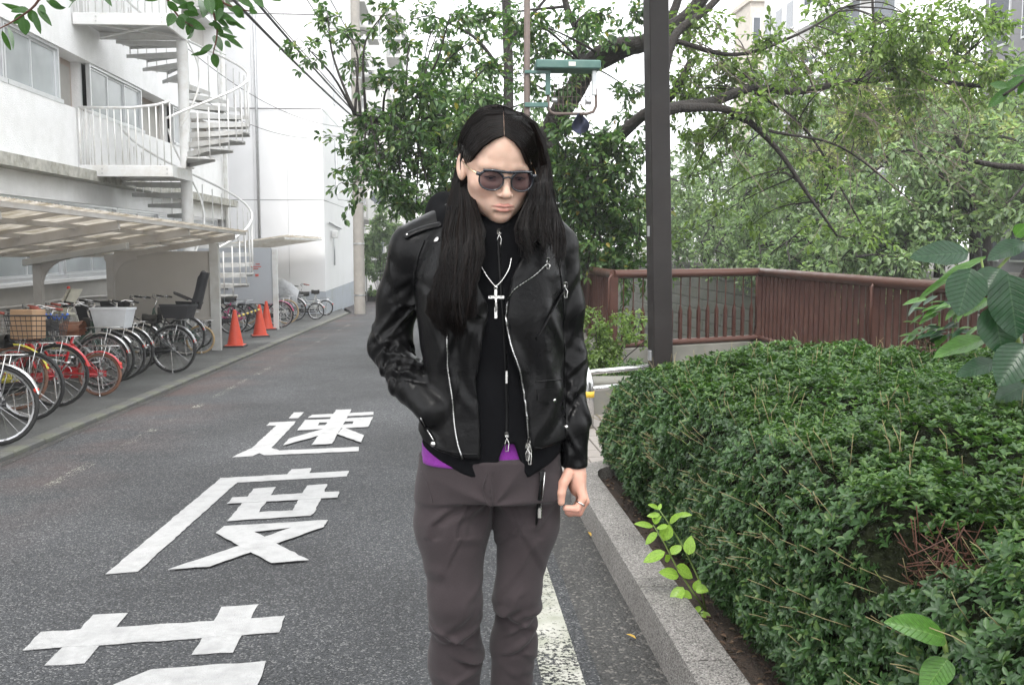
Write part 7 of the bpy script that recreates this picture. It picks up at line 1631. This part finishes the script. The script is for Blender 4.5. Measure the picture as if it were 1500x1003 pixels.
for i in range(2600):      # right curtain
    v = rn.random(); lf = rn.uniform(.003, .011); t = min(1, max(0, 1 - v + rn.uniform(-.2, .2))); p = headpath(FR_R, OU_R, v, lf, rn.uniform(-2, 2))
    wv = rn.uniform(0, 6.3); layer = rn.random(); yend = 338 + 13 * math.sin(t * 7.3 + 1) + 9 * math.sin(t * 17) + rn.gauss(0, 13) + 12 * (1 - t)
    for y in (268, 290, 312, 335, 355, 375):
        if y > yend: break
        x = T1(y, OUT_R) + (T1(y, IN_R) - T1(y, OUT_R)) * t + (2.5 * math.sin(y * .06 + math.floor(t * 9) * 1.7) + 1.5 * math.sin(y * .05 + wv)) * min(1, max(0, (y - 262) / 40))
        dyb = float(np.interp(y, (250, 300, 335, 375), (-.02 - .045 * t, -.02 - .06 * t, -.085 - .03 * t, -.135))); p.append(lock(x, y, dyb - .02 * layer))
    x = T1(yend, OUT_R) + (T1(yend, IN_R) - T1(yend, OUT_R)) * (t * .8 + .1) + rn.uniform(-3, 3); p.append(lock(x, max(yend, 262), float(np.interp(yend, (300, 335, 375), (-.03 - .05 * t, -.085 - .03 * t, -.135))) - .02 * layer))
    strand(p, rn.uniform(.0005, .0010), 1)
for i in range(500):       # back of the head
    sd = rn.choice((-1, 1)); ph = rn.uniform(.45, 1.0); lf = rn.uniform(.003, .014)
    p = [HL(*scalp(sd, th, ph, lf)) for th in (.0, .25, .5, .75, .97)]
    e = p[-1]; p += [e + V((0, .02, -.07)), e + V((rn.uniform(-.01, .01) - sd * .01, .03, -.13)), e + V((rn.uniform(-.02, .02), .03, -.17))]; strand(p, rn.uniform(.0012, .0022), 3)
for i in range(70):        # flyaway hairs
    L_ = rn.random() < .5; p = headpath(FR_L if L_ else FR_R, OU_L if L_ else OU_R, rn.uniform(.7, 1.02), rn.uniform(.008, .016), rn.uniform(-3, 3)); y = rn.uniform(290, 330); T_o = OUT_L if L_ else OUT_R; p.append(lock(T1(y, T_o) + rn.uniform(-6, 4) * (1 if L_ else -1), y, rn.uniform(-.05, .02))); strand(p, .0004, 3)
pl = [onhead(x, y, .0045) for x, y in ((737.5, 166), (736.3, 171), (737.8, 176), (736.6, 181), (738.2, 187), (737, 193), (738.5, 201))]
MB().tube(pl, [.0003, .0006, .0004, .0008, .0005, .0008, .0012], 6, flat=.5).build('hair_parting', 'scalp_skin', man, True)
hobj = hairs.build('hair', 'hair_black', man, True, kind='stuff')
# solid hair mass beneath the strands
def capf(x, y, z):
    f = ell(x, y, z, (0, -.014, .036), (.0745, .095, .0835))
    # clear the forehead: hairline arches from the parting down to the temples
    fo = np.maximum(ell(x, y, z, (-.030, .10, -.012), (.084, .078, .112)), ell(x, y, z, (.036, .10, -.012), (.084, .078, .112))); f = smaxA(f, -fo, .004)
    f = smaxA(f, -(.012 - np.abs(x)) * 0 - z - .045 + .0 * y, .01) if False else np.maximum(f, -.05 - z)
    er = ell(x, y, z, (-.078, -.006, -.010), (.016, .022, .036)); f = smaxA(f, -er, .003)
    return f
vc, qc = nets(capf, (-.1, -.13, -.07), (.1, .11, .14), .003, 1); vcw = np.stack([vc[:, 0], -vc[:, 1], vc[:, 2]], 1) @ HRn.T + np.array(HO)
nets_obj('hair_base', vcw, qc[:, ::-1], 'hair_black', man)
def mass(O_, I_, ys, dyf, ins, thick):
    mb = MB(); rows = []
    for y in ys:
        a_, b_ = T1(y, O_) + ins, T1(y, I_) - ins; s_ = 1 if b_ > a_ else -1
        if s_ < 0: a_, b_ = T1(y, O_) - ins, T1(y, I_) + ins
        tp = 1 if y < ys[-2] else (.75 if y < ys[-1] else .35); row = []
        for k in range(16):
            an = 2 * PI * k / 16; row.append(PM((a_ + b_) / 2 + (b_ - a_) / 2 * math.cos(an) * tp, y, dyf(y, .5 + .5 * math.cos(an)) + thick * math.sin(an)))
        rows.append(row)
    mb.grid(rows, wrap=True); mb.f += [tuple(range(16))[::-1], tuple(range(16 * (len(ys) - 1), 16 * len(ys)))]; mb.build('hair_base', 'hair_black', man, True)
mass(OUT_L, IN_L, (266, 290, 320, 350, 380, 410, 440, 465, 478), lambda y, t: float(np.interp(y, (235, 262, 300, 340, 380, 490), (.055, .048 - .02 * t, .01 - .05 * t, -.065 - .03 * t, -.118, -.14))), 4, .014)
mass(OUT_R, IN_R, (245, 260, 275, 290, 305, 318), lambda y, t: float(np.interp(y, (215, 250, 300, 345, 360), (.035 - .04 * t, .022 - .045 * t, .015 - .05 * t, -.02 - .04 * t, -.05))), 4, .02)

# ================================================================== thin haze volume added to pale the distance
hz = MB().box(-60, 60, -30, 160, WATER - 1.2, 36).build('haze', None, None, False, 'stuff')
m = bpy.data.materials.new('haze'); m.use_nodes = True; t = m.node_tree; t.nodes.remove(t.nodes['Principled BSDF'])
v = t.nodes.new('ShaderNodeVolumePrincipled'); v.inputs['Color'].default_value = (.95, .97, 1, 1); v.inputs['Density'].default_value = .0011; v.inputs['Anisotropy'].default_value = .2
t.links.new(v.outputs[0], t.nodes['Material Output'].inputs['Volume']); hz.data.materials.append(m)
SC.cycles.volume_bounces = 1; SC.cycles.volume_step_rate = 10
